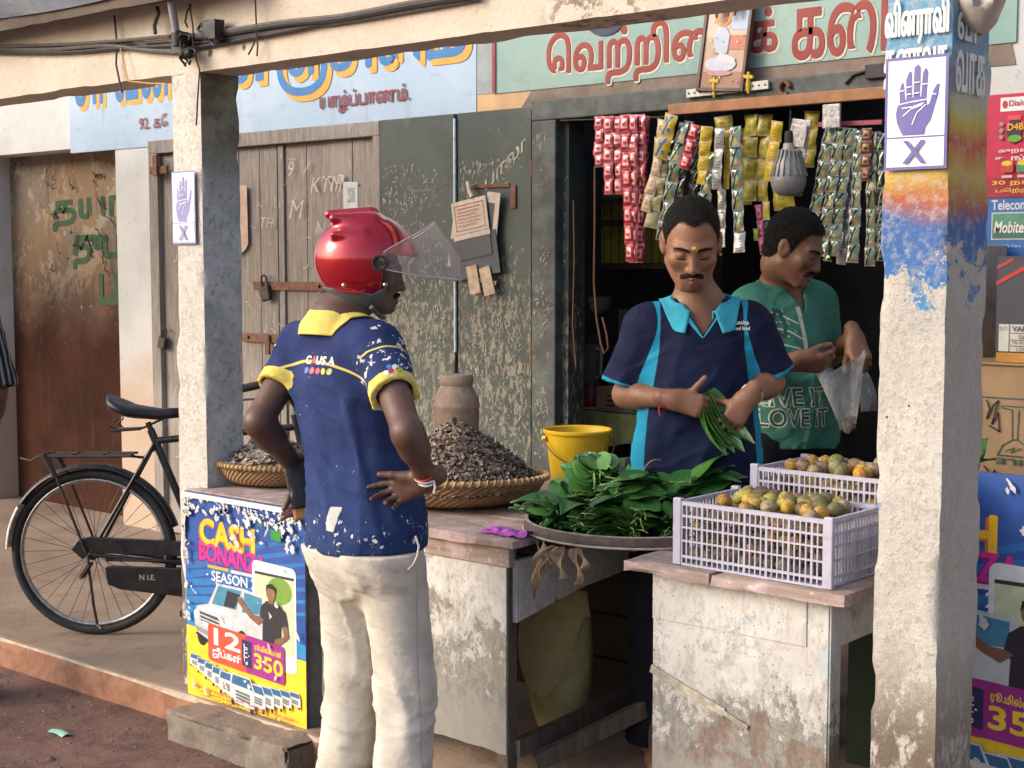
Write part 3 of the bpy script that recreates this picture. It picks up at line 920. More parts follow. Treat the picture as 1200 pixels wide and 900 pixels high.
# ================================================================== POSTER BOARDS WITH THE CAR ADVERTISEMENT
YEL, BL, BL2, PUR, RED, WHT, NVY, MAG = (.80, .55, .03), (.015, .07, .30), (.02, .22, .50), (.30, .02, .22), (.70, .075, .04), (.75, .76, .78), (.02, .02, .085), (.55, .02, .28)
def suv(S, u, v, w, flipx=False):
    """a white off-road car in three-quarter front view, w wide"""
    k = w
    def q(pts): return [(u + x * k, v + y * k) for x, y in pts]
    dark, gl, bod, sh = (.012, .012, .014), (.05, .22, .34), (.50, .52, .55), (.26, .28, .31)
    S.poly(q([(0.02, .52), (.25, .60), (.62, .68), (1.0, .62), (1.0, .52), (.1, .45)]), (.01, .03, .07))
    S.disc(u + .12 * k, v + .52 * k, .075 * k, dark, ry=.10 * k)
    S.poly(q([(.36, .0), (.72, .0), (1.02, .03), (1.02, .55), (.78, .58), (.60, .62), (.30, .58), (.05, .50), (.01, .42), (.0, .33), (.06, .25), (.22, .21)]), bod)
    S.poly(q([(.37, .025), (.70, .025), (.62, .21), (.27, .205)]), gl)
    S.poly(q([(.50, .05), (.68, .06), (.60, .20), (.44, .20)]), (.015, .02, .03))
    S.poly(q([(.74, .03), (.98, .05), (.98, .20), (.70, .22)]), gl)
    S.poly(q([(.06, .26), (.24, .235), (.56, .245), (.60, .25), (.40, .285), (.10, .285)]), (.66, .69, .72))
    S.poly(q([(.09, .30), (.38, .325), (.37, .46), (.11, .42)]), (.06, .065, .075))
    for i in range(3): S.line(q([(.10, .33 + .035 * i), (.375, .36 + .035 * i)]), .012 * k, (.55, .57, .60))
    S.poly(q([(.12, .385), (.30, .405), (.30, .445), (.12, .425)]), (.70, .71, .72))
    S.poly(q([(.01, .30), (.075, .31), (.075, .38), (.015, .37)]), (.60, .66, .70)); S.poly(q([(.40, .325), (.58, .315), (.56, .40), (.41, .40)]), (.62, .68, .72))
    S.poly(q([(.02, .44), (.42, .50), (.42, .55), (.05, .49)]), sh); S.poly(q([(.40, .47), (.55, .47), (.54, .52), (.40, .52)]), (.25, .27, .30))
    S.disc(u + .70 * k, v + .53 * k, .088 * k, dark, ry=.145 * k); S.disc(u + .705 * k, v + .53 * k, .058 * k, (.42, .47, .52), ry=.10 * k)
    for a in range(5): S.line([(u + .705 * k, v + .53 * k), (u + (.705 + .05 * math.cos(a * 1.257)) * k, v + (.53 + .09 * math.sin(a * 1.257)) * k)], .014 * k, (.70, .73, .76))
def advert(S, W, H, worn=True):
    """the lottery-style car advertisement"""
    S.rect(0, 0, W, H, BL)
    for i in range(7): S.poly([(0, H * (.30 + .04 * i)), (W, H * (.12 + .055 * i)), (W, H * (.135 + .055 * i)), (0, H * (.335 + .04 * i))], (.02, .12 + .012 * i, .38 + .015 * i))
    S.poly([(0, H * .56), (W * .5, H * .50), (W, H * .60), (W, H * .66), (0, H * .66)], BL2)
    S.poly([(0, H * .635), (W, H * .665), (W, H), (0, H)], YEL)
    for du, dv, c, c2 in ((-.012, .008, (.62, .16, .02), (.20, .01, .14)), (0, 0, (.82, .48, .02), MAG)):
        S.text('CASH', W * (.14 + du), H * (.115 + dv), H * .115, ink(c), w=W * .46, bold=.07, skew=.03)
        S.text('BONANZA', W * (.13 + du), H * (.225 + dv), H * .085, ink(c2), w=W * .56, bold=.06, skew=.03)
    S.rect(W * .20, H * .328, W * .38, H * .342, (.70, .35, .04)); S.rect(W * .40, H * .33, W * .58, H * .345, (.55, .57, .60))
    S.text('\u00b7 SEASON 2 \u00b7', W * .19, H * .352, H * .046, ink(WHT), w=W * .46, bold=.03)
    # the telephone behind the man
    S.rrect(W * .58, H * .26, W * .93, H * .73, W * .035, (.66, .69, .72), .03)
    S.rect(W * .60, H * .31, W * .915, H * .66, (.50, .57, .38)); S.rect(W * .60, H * .31, W * .915, H * .322, (.03, .03, .03))
    S.disc(W * .80, H * .38, W * .10, (.16, .30, .05), ry=H * .06); S.disc(W * .70, H * .50, W * .06, (.60, .66, .50), ry=H * .05)
    suv(S, W * .07, H * .405, W * .60)
    # the man: shirt, trousers, arms, head
    sk = (.20, .095, .06)
    S.poly([(W * .66, H * .63), (W * .80, H * .64), (W * .81, H * .73), (W * .73, H * .73), (W * .65, H * .72)], (.03, .06, .17))
    S.poly([(W * .655, H * .462), (W * .70, H * .435), (W * .78, H * .435), (W * .85, H * .47), (W * .87, H * .53), (W * .815, H * .54), (W * .80, H * .64), (W * .66, H * .635), (W * .665, H * .54), (W * .64, H * .515)], (.022, .018, .030))
    S.poly([(W * .825, H * .535), (W * .865, H * .53), (W * .875, H * .58), (W * .80, H * .625), (W * .755, H * .62), (W * .765, H * .60), (W * .835, H * .58)], sk)
    S.poly([(W * .645, H * .512), (W * .675, H * .525), (W * .63, H * .555), (W * .56, H * .53), (W * .47, H * .475), (W * .455, H * .445), (W * .48, H * .452), (W * .49, H * .44), (W * .505, H * .462), (W * .585, H * .51)], sk)
    S.rect(W * .715, H * .415, W * .755, H * .445, sk); S.disc(W * .735, H * .398, W * .037, (.24, .12, .075), ry=H * .034)
    S.poly([(W * .695, H * .395), (W * .70, H * .362), (W * .74, H * .353), (W * .775, H * .37), (W * .775, H * .395), (W * .76, H * .378), (W * .71, H * .376)], (.012, .009, .008))
    S.poly([(W * .715, H * .48), (W * .745, H * .50), (W * .725, H * .515)], (.45, .47, .50))
    # price boxes
    S.rrect(W * .20, H * .60, W * .58, H * .775, W * .025, RED, .05); S.rrect(W * .52, H * .612, W * .84, H * .785, W * .025, PUR, .05)
    S.poly([(W * .49, H * .635), (W * .575, H * .642), (W * .575, H * .765), (W * .49, H * .755)], NVY)
    S.text('12', W * .255, H * .618, H * .075, ink(WHT), w=W * .22, bold=.06, skew=.05)
    S.text('\u0b9c\u0bc0\u0baa\u0bcd\u0b95\u0bb3\u0bcd', W * .24, H * .706, H * .052, ink(WHT), w=W * .24, bold=.04, skew=.05)
    for i, ch in enumerate('\u0b89\u0b9f\u0bcd\u0baa\u0b9f'): pass
    a, f = tri_text('\u0b89\u0b9f\u0bcd\u0baa\u0b9f', .03); mx = a[:, :2].max(0)
    vv = [S.P(W * .508 + y / mx[1] * W * .045, H * .75 - x / mx[0] * H * .095) for x, y, _ in a]
    S.mb.add(vv, f, S.mi(ink(WHT))); S.k += 1
    S.text('\u0bb0\u0bc2.\u0bae\u0bbf\u0bb2\u0bcd\u0bb2\u0bbf\u0baf\u0ba9\u0bcd', W * .60, H * .640, H * .036, ink(YEL), w=W * .215, bold=.035, skew=.05)
    S.text('350', W * .595, H * .685, H * .068, ink(YEL), w=W * .23, bold=.06, skew=.05)
    # the fan of little cars, back ones first
    for i in (4, 3, 2, 1, 0):
        for sgn in (-1, 1):
            if sgn < 0 and i == 4: pass
            w = W * (.155 - .016 * i)
            u = W * .50 + sgn * W * (.045 + .075 * (i + 1)) - w / 2; v = H * (.815 - .006 * i + (.008 if sgn > 0 else -.012) + .0035 * sgn * i)
            minicar(S, u, v, w)
    minicar(S, W * .40, H * .80, W * .21)
    rr = random.Random(3)
    for ln, (v0, c, u0, u1, h) in enumerate(((.902, (.45, .03, .10), .07, .93, .016), (.922, (.05, .05, .05), .13, .88, .011), (.938, (.05, .05, .05), .13, .55, .011), (.934, (.05, .05, .05), .60, .84, .010))):
        u = u0
        while u < u1:
            n = rr.choice(('\u0b95\u0bbe\u0bb0\u0bcd', '\u0baa\u0bb0\u0bbf\u0b9a\u0bc1', '\u0ba8\u0bbe\u0bb3\u0bcd', '\u0bae\u0ba4\u0bb2\u0bcd', '\u0bb5\u0bb0\u0bc8'))
            ww = rr.uniform(.06, .11)
            S.text(n, W * u, H * (v0 + .035 * u), H * h, ink(c), w=W * ww, bold=.02, inc=False); u += ww + .015
        S.k += 1
    S.text('200', W * .07, H * .05, H * .02, ink((.5, .52, .55)), bold=.02)
def minicar(S, u, v, w):
    q = lambda pts: [(u + x * w, v + y * w) for x, y in pts]
    S.poly(q([(.06, .0), (.82, .03), (.98, .35), (.98, .80), (.90, .86), (.10, .74), (.0, .62), (.0, .3)]), (.55, .57, .59))
    S.poly(q([(.12, .04), (.80, .07), (.92, .34), (.06, .28)]), (.03, .12, .26))
    S.poly(q([(.22, .42), (.80, .47), (.80, .72), (.24, .65)]), (.12, .125, .13))
    for i in (0, 1): S.line(q([(.22, .49 + .09 * i), (.80, .545 + .09 * i)]), .025 * w, (.5, .52, .54))
    S.poly(q([(.04, .70), (.18, .72), (.18, .86), (.06, .84)]), (.012, .012, .012)); S.poly(q([(.80, .82), (.95, .82), (.95, .98), (.82, .96)]), (.012, .012, .012))
def tear(S, W, H, seed, n, area):
    """pale ragged tears where the print has come off the paper"""
    rr = random.Random(seed)
    P = (.56, .555, .545)
    for i in range(n):
        u = W * rr.uniform(area[0], area[1]); v = H * (area[2] + (area[3] - area[2]) * rr.random() ** 1.5)
        L = rr.uniform(.008, .05) * H; w = rr.uniform(.002, .010) * W * 2; a = rr.gauss(1.35, .4)
        m_ = 7; up, dn = [], []
        for k in range(m_ + 1):
            t = k / m_; x = u + L * t * math.cos(a) + rr.uniform(-.3, .3) * w; y = v + L * t * math.sin(a)
            ww = w * (.25 + math.sin(math.pi * t)) * rr.uniform(.4, 1.2)
            up.append((min(max(x - ww, 0), W), min(max(y, 0), H))); dn.append((min(max(x + ww, 0), W), min(max(y, 0), H)))
        for k in range(m_): S.poly([up[k], up[k + 1], dn[k + 1], dn[k]], P, False)
    S.k += 1
m_boardback = flat('bent tin sheet', (.10, .10, .105), .5, .3, 14, .3, metal=.6)
m_torn = flat('torn paper', (.62, .615, .60), .85, .12, 30, .4)
# A-board at the left end of the counter
x0, x1 = -4.082, -3.462
pb = thing('poster_board', 'blue and yellow car advertisement on a board, standing on broken concrete beside the customer', 'poster board', (-3.77, 3.06, .09))
b = MB(); b.box((x0, 3.060, .075), (x1, 3.068, .815)); bd = b.build('board', m_boardback, pb, bev=.001)
S = Sheet((x0, 3.0595, .815), (1, 0, 0), (0, 0, -1), (0, -1, 0), .0001)
advert(S, x1 - x0, .74)
S.rect(0, 0, .62, .018, m_torn); tear(S, .62, .74, 4, 60, (.0, 1.0, .005, .09)); tear(S, .62, .74, 9, 45, (.45, .98, .02, .17)); tear(S, .62, .74, 6, 26, (.05, .98, .10, .98)); tear(S, .62, .74, 8, 30, (.0, .05, .0, .6))
S.rrect(.62 * .76, .74 * .105, .62 * .84, .74 * .15, .004, (.02, .22, .04), .05); S.rrect(.62 * .66, .74 * .085, .62 * .69, .74 * .10, .002, (.02, .22, .04), .05)
S.build('printed_sheet', pb)
b = MB()
def strip(u, v): return (x0 - .012 + .018 * u + .012 * math.sin(v * 9), 3.058 - .012 * math.sin(v * 5) * u, .81 - v * .40 + .01 * math.sin(u * 5))
b.grid(strip, 4, 20); b.build('torn_edge', m_torn, pb)
b = MB()
b.prism([(x1 - .005, 3.07, .075), (x1 + .03, 3.12, .06), (x1 + .045, 3.125, .79), (x1 - .005, 3.07, .80)], (.004, .004, 0)); b.box((x1 - .06, 3.07, .09), (x1 - .02, 3.10, .79)); b.build('side_sheet', m_boardback, pb)
# the same advertisement, larger, right of the near post
pb2 = thing('poster_board', 'large blue car advertisement half hidden behind the painted post at the right edge', 'poster board', (-1.56, 3.8, PZ))
X0 = -1.975; WW, HH = .78, .93
b = MB(); b.box((X0 + .19, 3.80, PZ + .005), (X0 + WW, 3.81, PZ + .005 + HH)); b.build('board', m_boardback, pb2)
S = Sheet((X0, 3.7995, PZ + .005 + HH), (1, 0, 0), (0, 0, -1), (0, -1, 0), .0001)
S.umin = .19; advert(S, WW, HH); tear(S, WW, HH, 14, 30, (.0, 1.0, .005, .9)); S.build('printed_sheet', pb2)

# broken concrete under the board
b = MB(); rough_box(b, (-4.00, 2.90, -.03), (-3.38, 3.050, .095), .0125, .014, 12, 0, 31, .035)
b.build('concrete_block', m_block, label='rough broken concrete slab on the road under the small poster board', cat='concrete')
# ================================================================== HAND NOTICES ON THE POSTS
HB = (.085, .075, .30)
def handsheet(S, W, H):
    S.rect(0, 0, W, H, HB); t = W * .045
    S.rect(t, t, W - t, H * .705, (.72, .72, .74)); S.rect(t, H * .72, W - t, H - t, (.72, .72, .74))
    cx = W * .5
    f = [(-.235, .66), (-.30, .58), (-.32, .50), (-.30, .44), (-.26, .405), (-.27, .30), (-.235, .225), (-.20, .23), (-.175, .37), (-.155, .385), (-.165, .20), (-.115, .125), (-.07, .14), (-.065, .36), (-.045, .36), (-.035, .10), (.02, .07), (.065, .10), (.06, .355), (.08, .36), (.10, .15), (.145, .105), (.185, .14), (.165, .375), (.18, .44), (.215, .42), (.27, .31), (.33, .255), (.37, .26), (.345, .36), (.29, .47), (.24, .57), (.16, .635), (.15, .695), (-.20, .695)]
    S.poly([(cx + x * W, y * H) for x, y in f][::-1], HB)
    for pts in ([(-.26, .415), (-.10, .40), (.17, .385)], [(-.22, .45), (-.05, .445), (.12, .415)], [(-.20, .52), (-.08, .465), (.10, .43)], [(.16, .43), (.02, .50), (-.05, .60)], [(-.26, .30), (-.19, .295)], [(-.16, .27), (-.07, .265)], [(-.04, .235), (.06, .23)], [(.09, .255), (.18, .25)], [(-.16, .335), (-.07, .33)], [(-.045, .33), (.06, .325)], [(.27, .34), (.33, .35)]):
        S.line([(cx + x * W, y * H) for x, y in pts], W * .016, (.72, .72, .74))
    S.text('X', W * .32, H * .745, H * .20, ink(HB), w=W * .36, bold=.03)
W_, H_ = .150, .252
S = Sheet((-1.519, 3.1085, 2.062), (1, 0, 0), (0, 0, -1), (0, -1, 0), .0004); handsheet(S, W_, H_)
S.build('hand_notice', label='large paper notice with violet open palm over an X, on the painted post', cat='notice')
S = Sheet((-4.186, 3.1085, 1.915), (1, 0, 0), (0, 0, -1), (0, -1, 0), .0004); handsheet(S, .130, .25)
o = S.build('hand_notice', label='faded small paper notice with pale violet palm on the slim grey post', cat='notice')
fade = {}
for i, m_ in enumerate(o.data.materials):
    c = HB if S.mats[i].name == ink(HB).name else None
    if c: o.data.materials[i] = ink((.26, .25, .48), .8)
# letters painted on the near post (front and side)
S = Sheet((-1.528, 3.112, 2.246), (1, 0, 0), (0, 0, -1), (0, -1, 0), .0005)
PW = ink((.60, .62, .62), .8)
S.text('\u0bb5\u0bbf\u0ba9\u0bb0\u0bbe\u0bb5\u0bbf', .004, .055, .10, PW, w=.150, bold=.035); S.text('\u0ba4\u0ba9\u0bbe\u0bb5\u0b95', .004, .165, .085, PW, w=.150, bold=.035)
o = S.build('painted_letters', pr)
S = Sheet((-1.3595, 3.125, 2.246), (0, 1, 0), (0, 0, -1), (1, 0, 0), .0005)
S.text('\u0bb5\u0bbf', .004, .06, .09, PW, w=.10, bold=.035); S.text('\u0bb5\u0bbe\u0b95', .0, .175, .09, PW, w=.16, bold=.035)
S.build('painted_letters', pr)
# crumpled pale bag stuck on the post's corner
b = MB()
def bagf(u, v):
    a = u * 2 * math.pi; r = .05 * math.sin(math.pi * (.08 + .9 * v)) ** .7
    n = float(fbm(math.cos(a), math.sin(a), v * 2, 2.5, 3, 3))
    return (-1.335 + r * math.cos(a) * (1 + .5 * n), 3.20 + 1.2 * r * math.sin(a) * (1 + .5 * n), 2.24 - .13 * v + .01 * n)
b.grid(bagf, 26, 14, closed_u=True)
b.build('plastic_bag', flat('dusty grey plastic', (.38, .35, .32), .5, .15, 30, .3), label='crumpled dusty grey bag stuck high on the side of the painted post', cat='bag')

# ================================================================== WICKER BASKETS AND THEIR HEAPS
def _wicker(g):
    p = g.obj(); s = g.sep(p)
    a = g.m('ARCTAN2', s[1], s[0])
    wv = g.m('SINE', g.m('MULTIPLY', a, 62)); wz = g.m('SINE', g.m('MULTIPLY', s[2], 420))
    k = g.m('MULTIPLY', wv, wz)
    n = g.noise(p, 14, 5, .65)
    c = g.mix(g.th(n, .3, .7), (.36, .20, .085), (.50, .31, .15))
    c = g.mix(g.th(k, -.2, .9, .45, 0), c, (.17, .085, .035))
    c = g.mix(g.th(g.noise(p, 7, 5, .7), .56, .68, 0, .7), c, (.25, .10, .05))
    return dict(base=c, rough=.6, normal=g.bump(k, .9, .006))
m_wicker = mat('woven cane', _wicker)
m_cane = flat('cane binding', (.42, .26, .115), .55, .3, 60, .5)
def basket(label, x, y, r, h, rot):
    t = thing('basket', label, 'basket', (x, y, TZ), (rot[0], rot[1], 0))
    b = MB()
    prof = [(0, .004), (r * .72, .004), (r * .80, .012), (r * .90, h * .35), (r * .975, h * .75), (r, h), (r * .985, h), (r * .955, h * .75), (r * .88, h * .38), (r * .76, .02), (0, .016)]
    b.lathe(prof, (0, 0, 0), 72, wob=lambda a, z: .012 * math.sin(3 * a + .5) * (z / h) + .006 * math.sin(7 * a))
    b.build('bowl', m_wicker, t, world=False)
    b = MB()
    rim = lambda a: Vector((r * math.cos(a) * (1 + .012 * math.sin(3 * a + .5) + .006 * math.sin(7 * a)), r * math.sin(a) * (1 + .012 * math.sin(3 * a + .5) + .006 * math.sin(7 * a)), h))
    n = 160
    b.tube([rim(2 * math.pi * i / 80) for i in range(80)], .0085, 8, closed=True)
    pts = []
    for i in range(900):
        a = 2 * math.pi * i / 900; tw = a * 75; c = rim(a); o = Vector((math.cos(a), math.sin(a), 0))
        pts.append(c + o * (.0095 * math.cos(tw)) + Vector((0, 0, .0095 * math.sin(tw))))
    b.tube(pts, .0028, 5, closed=True)
    b.build('rim', m_cane, t, world=False)
    return t
bk1 = basket('large wicker basket heaped high with dark dried betel-nut slices', -3.19, 3.475, .30, .085, (R(-2), R(-2)))
bk2 = basket('small wicker basket of paler dried slices at the end of the counter', -3.955, 3.345, .195, .07, (R(-3), R(0)))
def chips(name, label, x, y, r, h0, hz, n, size, cols, seed, wob, pw=1.25):
    rr = np.random.default_rng(seed)
    hgt = lambda X, Y: h0 + hz * np.clip(1 - (np.hypot(X * (1 + wob * .5), Y) / r), 0, 1) ** (1 / pw) + .010 * fbm(X, Y, 0, 18, 2, seed)
    b = MB(); k = 40; g = []
    base = lambda u, v: (r * .97 * v * math.cos(2 * math.pi * u), r * .97 * v * math.sin(2 * math.pi * u), float(hgt(r * .97 * v * math.cos(2 * math.pi * u), r * .97 * v * math.sin(2 * math.pi * u))) - .008)
    b.grid(base, 48, 16, 0, closed_u=True)
    for i in range(n):
        q = r * .97 * math.sqrt(rr.random()); a = rr.random() * 2 * math.pi
        X, Y = q * math.cos(a), q * math.sin(a); Z = float(hgt(X, Y)) + rr.uniform(-.004, .010)
        sz = size * rr.uniform(.55, 1.25); el = rr.uniform(.35, .9); bend = rr.uniform(-.5, .7)
        m = 7; ring = []
        for j in range(m):
            t = 2 * math.pi * j / m; e = sz * rr.uniform(.75, 1.1)
            ring.append((e * math.cos(t), e * el * math.sin(t), bend * (e * math.cos(t)) ** 2 / sz + rr.uniform(-.08, .08) * sz))
        M = Quaternion(Vector(rr.normal(size=3)).normalized(), rr.normal() * .75).to_matrix()
        tl = Vector((X, Y, 0)).normalized() if q > 1e-4 else Vector((1, 0, 0))
        M = Quaternion(Vector((-tl.y, tl.x, 0)), hz / r * .8).to_matrix() @ Matrix.Rotation(rr.random() * 6.28, 3, 'Z') @ M
        v = [M @ Vector((0, 0, -.1 * sz))] + [M @ Vector(p) for p in ring]
        b.add([(p.x + X, p.y + Y, p.z + Z) for p in v], [(0, 1 + j, 1 + (j + 1) % m) for j in range(m)], 0, False)
    def fn(g):
        i = g.isl(); p = g.obj()
        c = g.ramp(i, [(j / (len(cols) - 1), c_) for j, c_ in enumerate(cols)])
        c = g.mix(g.th(g.noise(p, 90, 4, .7), .45, .7, 0, .6), c, tuple(.5 * q for q in cols[0]))
        return dict(base=c, rough=.75, normal=g.bump(g.noise(p, 180, 3), .4, .002))
    o = b.build(name, mat(label, fn), label=label, cat='dried slices', kind='stuff', world=False)
    o.location = (x, y, TZ)
    return o
DN = [(.12, .082, .062), (.22, .16, .125), (.32, .245, .195), (.16, .11, .082), (.40, .315, .255), (.26, .19, .15)]
chips('dried_nut_slices', 'tall heap of dark dried betel-nut slices filling the big basket', -3.19, 3.475, .291, .065, .205, 5600, .0092, DN, 3, .3, 1.2)
LN = [(.20, .15, .12), (.36, .29, .235), (.46, .38, .32), (.27, .20, .165), (.52, .44, .38), (.32, .25, .20)]
chips('dried_nut_slices', 'low heap of paler dried slices in the small basket', -3.955, 3.345, .187, .055, .12, 1000, .018, LN, 8, 0)
# spilled flakes of the cloth on the counter
b = MB()
def cl(u, v):
    return (-2.76 + .16 * u + .01 * math.sin(9 * v), 3.10 + .09 * v, TZ + .006 + .010 * float(fbm(u * 3, v * 3, 0, 2, 3, 6)) + .012 * abs(math.sin(u * 8)) * (1 - abs(2 * v - 1)))
b.grid(cl, 24, 12)
b.build('cloth_scrap', flat('magenta cloth', (.42, .08, .42), .8, .2, 40, .3), label='small crumpled magenta cloth lying on the counter beside the big basket', cat='cloth')

# jar and bucket behind the heap
jp = at(535, 470, Y=3.95)
t = thing('storage_jar', 'dusty brown storage jar with a ribbed neck behind the heap of slices', 'jar', (jp.x, 3.95, TZ))
def _jar(g):
    p = g.obj(); n = g.noise(p, 16, 6, .7); s = g.sep(p)
    c = g.mix(g.th(n, .3, .7), (.25, .17, .125), (.38, .28, .215))
    c = g.mix(g.th(g.noise(g.map(p, (1, 1, .2)), 30, 5, .7), .55, .7, 0, .6), c, (.15, .09, .065))
    return dict(base=c, rough=.7, normal=g.bump(n, .3, .004))
m_jar = mat('dusty brown plastic', _jar)
b = MB()
b.lathe([(0, 0), (.078, 0), (.083, .02), (.083, .24), (.086, .245), (.086, .262), (.082, .267), (.083, .285), (.079, .290), (.070, .305), (.060, .325), (.058, .330)], (0, 0, 0), 36); b.build('body', m_jar, t, world=False)
b = MB(); b.lathe([(.0585, .328), (.062, .332), (.062, .362), (.058, .368), (.0, .368)], (0, 0, 0), 36); b.build('lid', m_jar, t, world=False)
bp = at(677, 530, Y=3.97)
t = thing('bucket', 'yellow plastic bucket with a wire handle beside the betel leaves', 'bucket', (bp.x, 3.97, TZ))
def _yel(g):
    p = g.obj(); n = g.noise(g.map(p, (1, 1, .25)), 22, 6, .72)
    c = g.mix(g.th(g.noise(p, 6), .3, .7), (.55, .34, .012), (.66, .44, .02))
    c = g.mix(g.th(n, .60, .70, 0, .75), c, (.20, .12, .04))
    c = g.mix(g.th(g.noise(p, 30, 5, .7), .68, .72, 0, .7), c, (.62, .52, .38))
    return dict(base=c, rough=.42, normal=g.bump(n, .15, .003))
m_yel = mat('scuffed yellow plastic', _yel)
b = MB(); b.lathe([(0, .0), (.085, .0), (.089, .006), (.112, .185), (.114, .192), (.121, .194), (.122, .203), (.117, .206), (.109, .202), (.086, .012), (0, .010)], (0, 0, 0), 44); b.build('pail', m_yel, t, world=False)
b = MB()
hd = Matrix.Rotation(R(52), 3, 'Z')
for sx in (-1, 1):
    b.lathe([(0, -.008), (.010, -.008), (.010, .008), (0, .008)], hd @ Vector((sx * .117, 0, .175)), 10, axis='X')
b.build('ear', m_yel, t, world=False)
b = MB(); b.tube([hd @ Vector((.124 * math.cos(a), -.118 * math.sin(a) * .98 - .012, .175 - .085 * math.sin(a))) for a in [math.pi * i / 20 for i in range(21)]], .0026, 6); b.build('wire_handle', m_rust, t, world=False)
# ================================================================== BICYCLE
bx = thing('bicycle', 'old black roadster bicycle with full chain case leaning on the veranda post', 'bicycle', (-5.02, 3.315, PZ), (0, 0, R(38)))
m_bk = flat('worn black enamel', (.012, .013, .016), .35, .4, 30, .1, coat=.3)
m_tyre = flat('dusty black rubber', (.022, .022, .024), .8, .4, 40, .5)
m_chrome = flat('dull steel', (.42, .42, .42), .35, .2, 50, .1, metal=.9)
m_spoke = flat('dark spoke wire', (.10, .095, .09), .5, .2, 50, .0, metal=.7)
m_brn = flat('brown leather saddle top', (.014, .014, .016), .42, .3, 60, .25)
m_fend = mat('black mudguard with chipped paint', lambda g: dict(base=g.mix(g.th(g.noise(g.obj(), 40, 6, .75), .60, .64, 0, .8), (.014, .015, .018), (.35, .33, .30)), rough=.4))
m_fendw = flat('flaking white mudguard tail', (.55, .53, .49), .6, .25, 40, .3)
WR, WB = .338, 1.14
def wheel(xc, nm):
    w = MB(); w.lathe([(0, -.05), (.012, -.05), (.012, -.032), (.028, -.03), (.028, -.022), (.016, -.02), (.016, .02), (.028, .022), (.028, .03), (.012, .032), (.012, .05), (0, .05)], (xc, 0, WR), 16, axis='Y')
    wo = w.build('wheel', m_darkiron, bx, world=False)
    def ring(R_, r, n=96, seg=10, sy=1.0):
        b = MB()
        def f(u, v):
            a, t = 2 * math.pi * u, 2 * math.pi * v
            q = R_ + r * math.cos(t)
            return (xc + q * math.cos(a), r * sy * math.sin(t), WR + q * math.sin(a))
        b.grid(lambda u, v: f(u, v), n, seg + 1, closed_u=True)
        return b
    ring(WR - .019, .019).build('tyre', m_tyre, wo, world=False)
    ring(WR - .043, .0085, sy=1.5).build('rim', m_chrome, wo, world=False)
    b = MB()
    for i in range(32):
        a = 2 * math.pi * i / 32; s = 1 if i % 2 else -1; off = (.55 if (i // 2) % 2 else -.55)
        b.tube([(xc + .026 * math.cos(a + off), s * .026, WR + .026 * math.sin(a + off)), (xc + (WR - .045) * math.cos(a), 0, WR + (WR - .045) * math.sin(a))], .0013, 5)
    b.build('spokes', m_spoke, wo, world=False)
    # mudguard
    return wo
wheel(0, 'r'); wheel(WB, 'f')
def guard(xc, a0, a1, mt, lift=.022, n=40):
    b = MB()
    def f(u, v):
        a = R(a0 + (a1 - a0) * u); t = (v - .5) * math.pi
        q = WR + lift - .016 * (1 - math.cos(t))
        return (xc + q * math.cos(a), .030 * math.sin(t), WR + q * math.sin(a))
    b.grid(f, n, 9)
    o = b.build('mudguard', mt, bx, world=False)
    so = o.modifiers.new('thick', 'SOLIDIFY'); so.thickness = .0015
guard(0, 18, 148, m_fend); guard(0, 148.3, 178, m_fendw); guard(WB, 20, 200, m_fend)
BB = Vector((.46, 0, .29)); ST = Vector((.255, 0, .79)); HT = Vector((.83, 0, .86)); HL = Vector((.875, 0, .66)); RA = Vector((0, 0, WR)); FA = Vector((WB, 0, WR))
b = MB()
b.tube([BB, ST + Vector((-.015, 0, .045))], .0155, 10); b.tube([ST, HT + Vector((0, 0, -.01))], .0145, 10); b.tube([HL, BB], .0155, 10); b.tube([HT + Vector((-.008, 0, .04)), HL + Vector((.006, 0, -.03))], .019, 12)
for s in (-1, 1):
    b.tube([ST + Vector((0, s * .012, -.01)), RA + Vector((0, s * .055, 0))], .008, 8); b.tube([BB + Vector((0, s * .022, 0)), RA + Vector((0, s * .055, 0))], .009, 8)
    b.tube([HL + Vector((.008, s * .012, -.03)), HL + Vector((.03, s * .045, -.05)), FA + Vector((-.05, s * .055, .10)), FA + Vector((0, s * .055, 0))], .0095, 8)
b.lathe([(0, -.038), (.022, -.038), (.022, .038), (0, .038)], BB, 14, axis='Y')
b.build('frame', m_bk, bx, world=False)
# saddle on springs
b = MB()
sc_ = ST + Vector((-.050, 0, .105))
def sad(u, v):
    x = -.135 + .285 * v; t = 2 * math.pi * u
    w = .095 * (1 - max(0, (v - .30)) ** .75 * 1.02) if v > .30 else .095 * math.sqrt(max(.02, 1 - ((.30 - v) / .305) ** 2 * .85))
    w = max(w, .018)
    if v > .985 or v < .01: w *= .55
    zc = .022 * (1 - v * 1.3) + .035 * max(0, v - .72) * 1.2 + (.020 * (v < .35) * (1 - v / .35))
    h = .030 if math.sin(t) > 0 else .034 - .010 * v
    return tuple(sc_ + Vector((x, w * math.cos(t), zc * 1.3 + h * math.sin(t) * (.75 + .25 * (1 - v)))))
b.grid(sad, 24, 22, closed_u=True); b.build('saddle', m_brn, bx, world=False)
sd = bx.children[-1]
sd.data.transform(Matrix.Translation(sc_) @ Matrix.Rotation(R(-13), 4, 'Y') @ Matrix.Translation(-sc_))
b = MB()
b.tube([ST + Vector((-.012, 0, .04)), ST + Vector((-.026, 0, .075))], .012, 8)
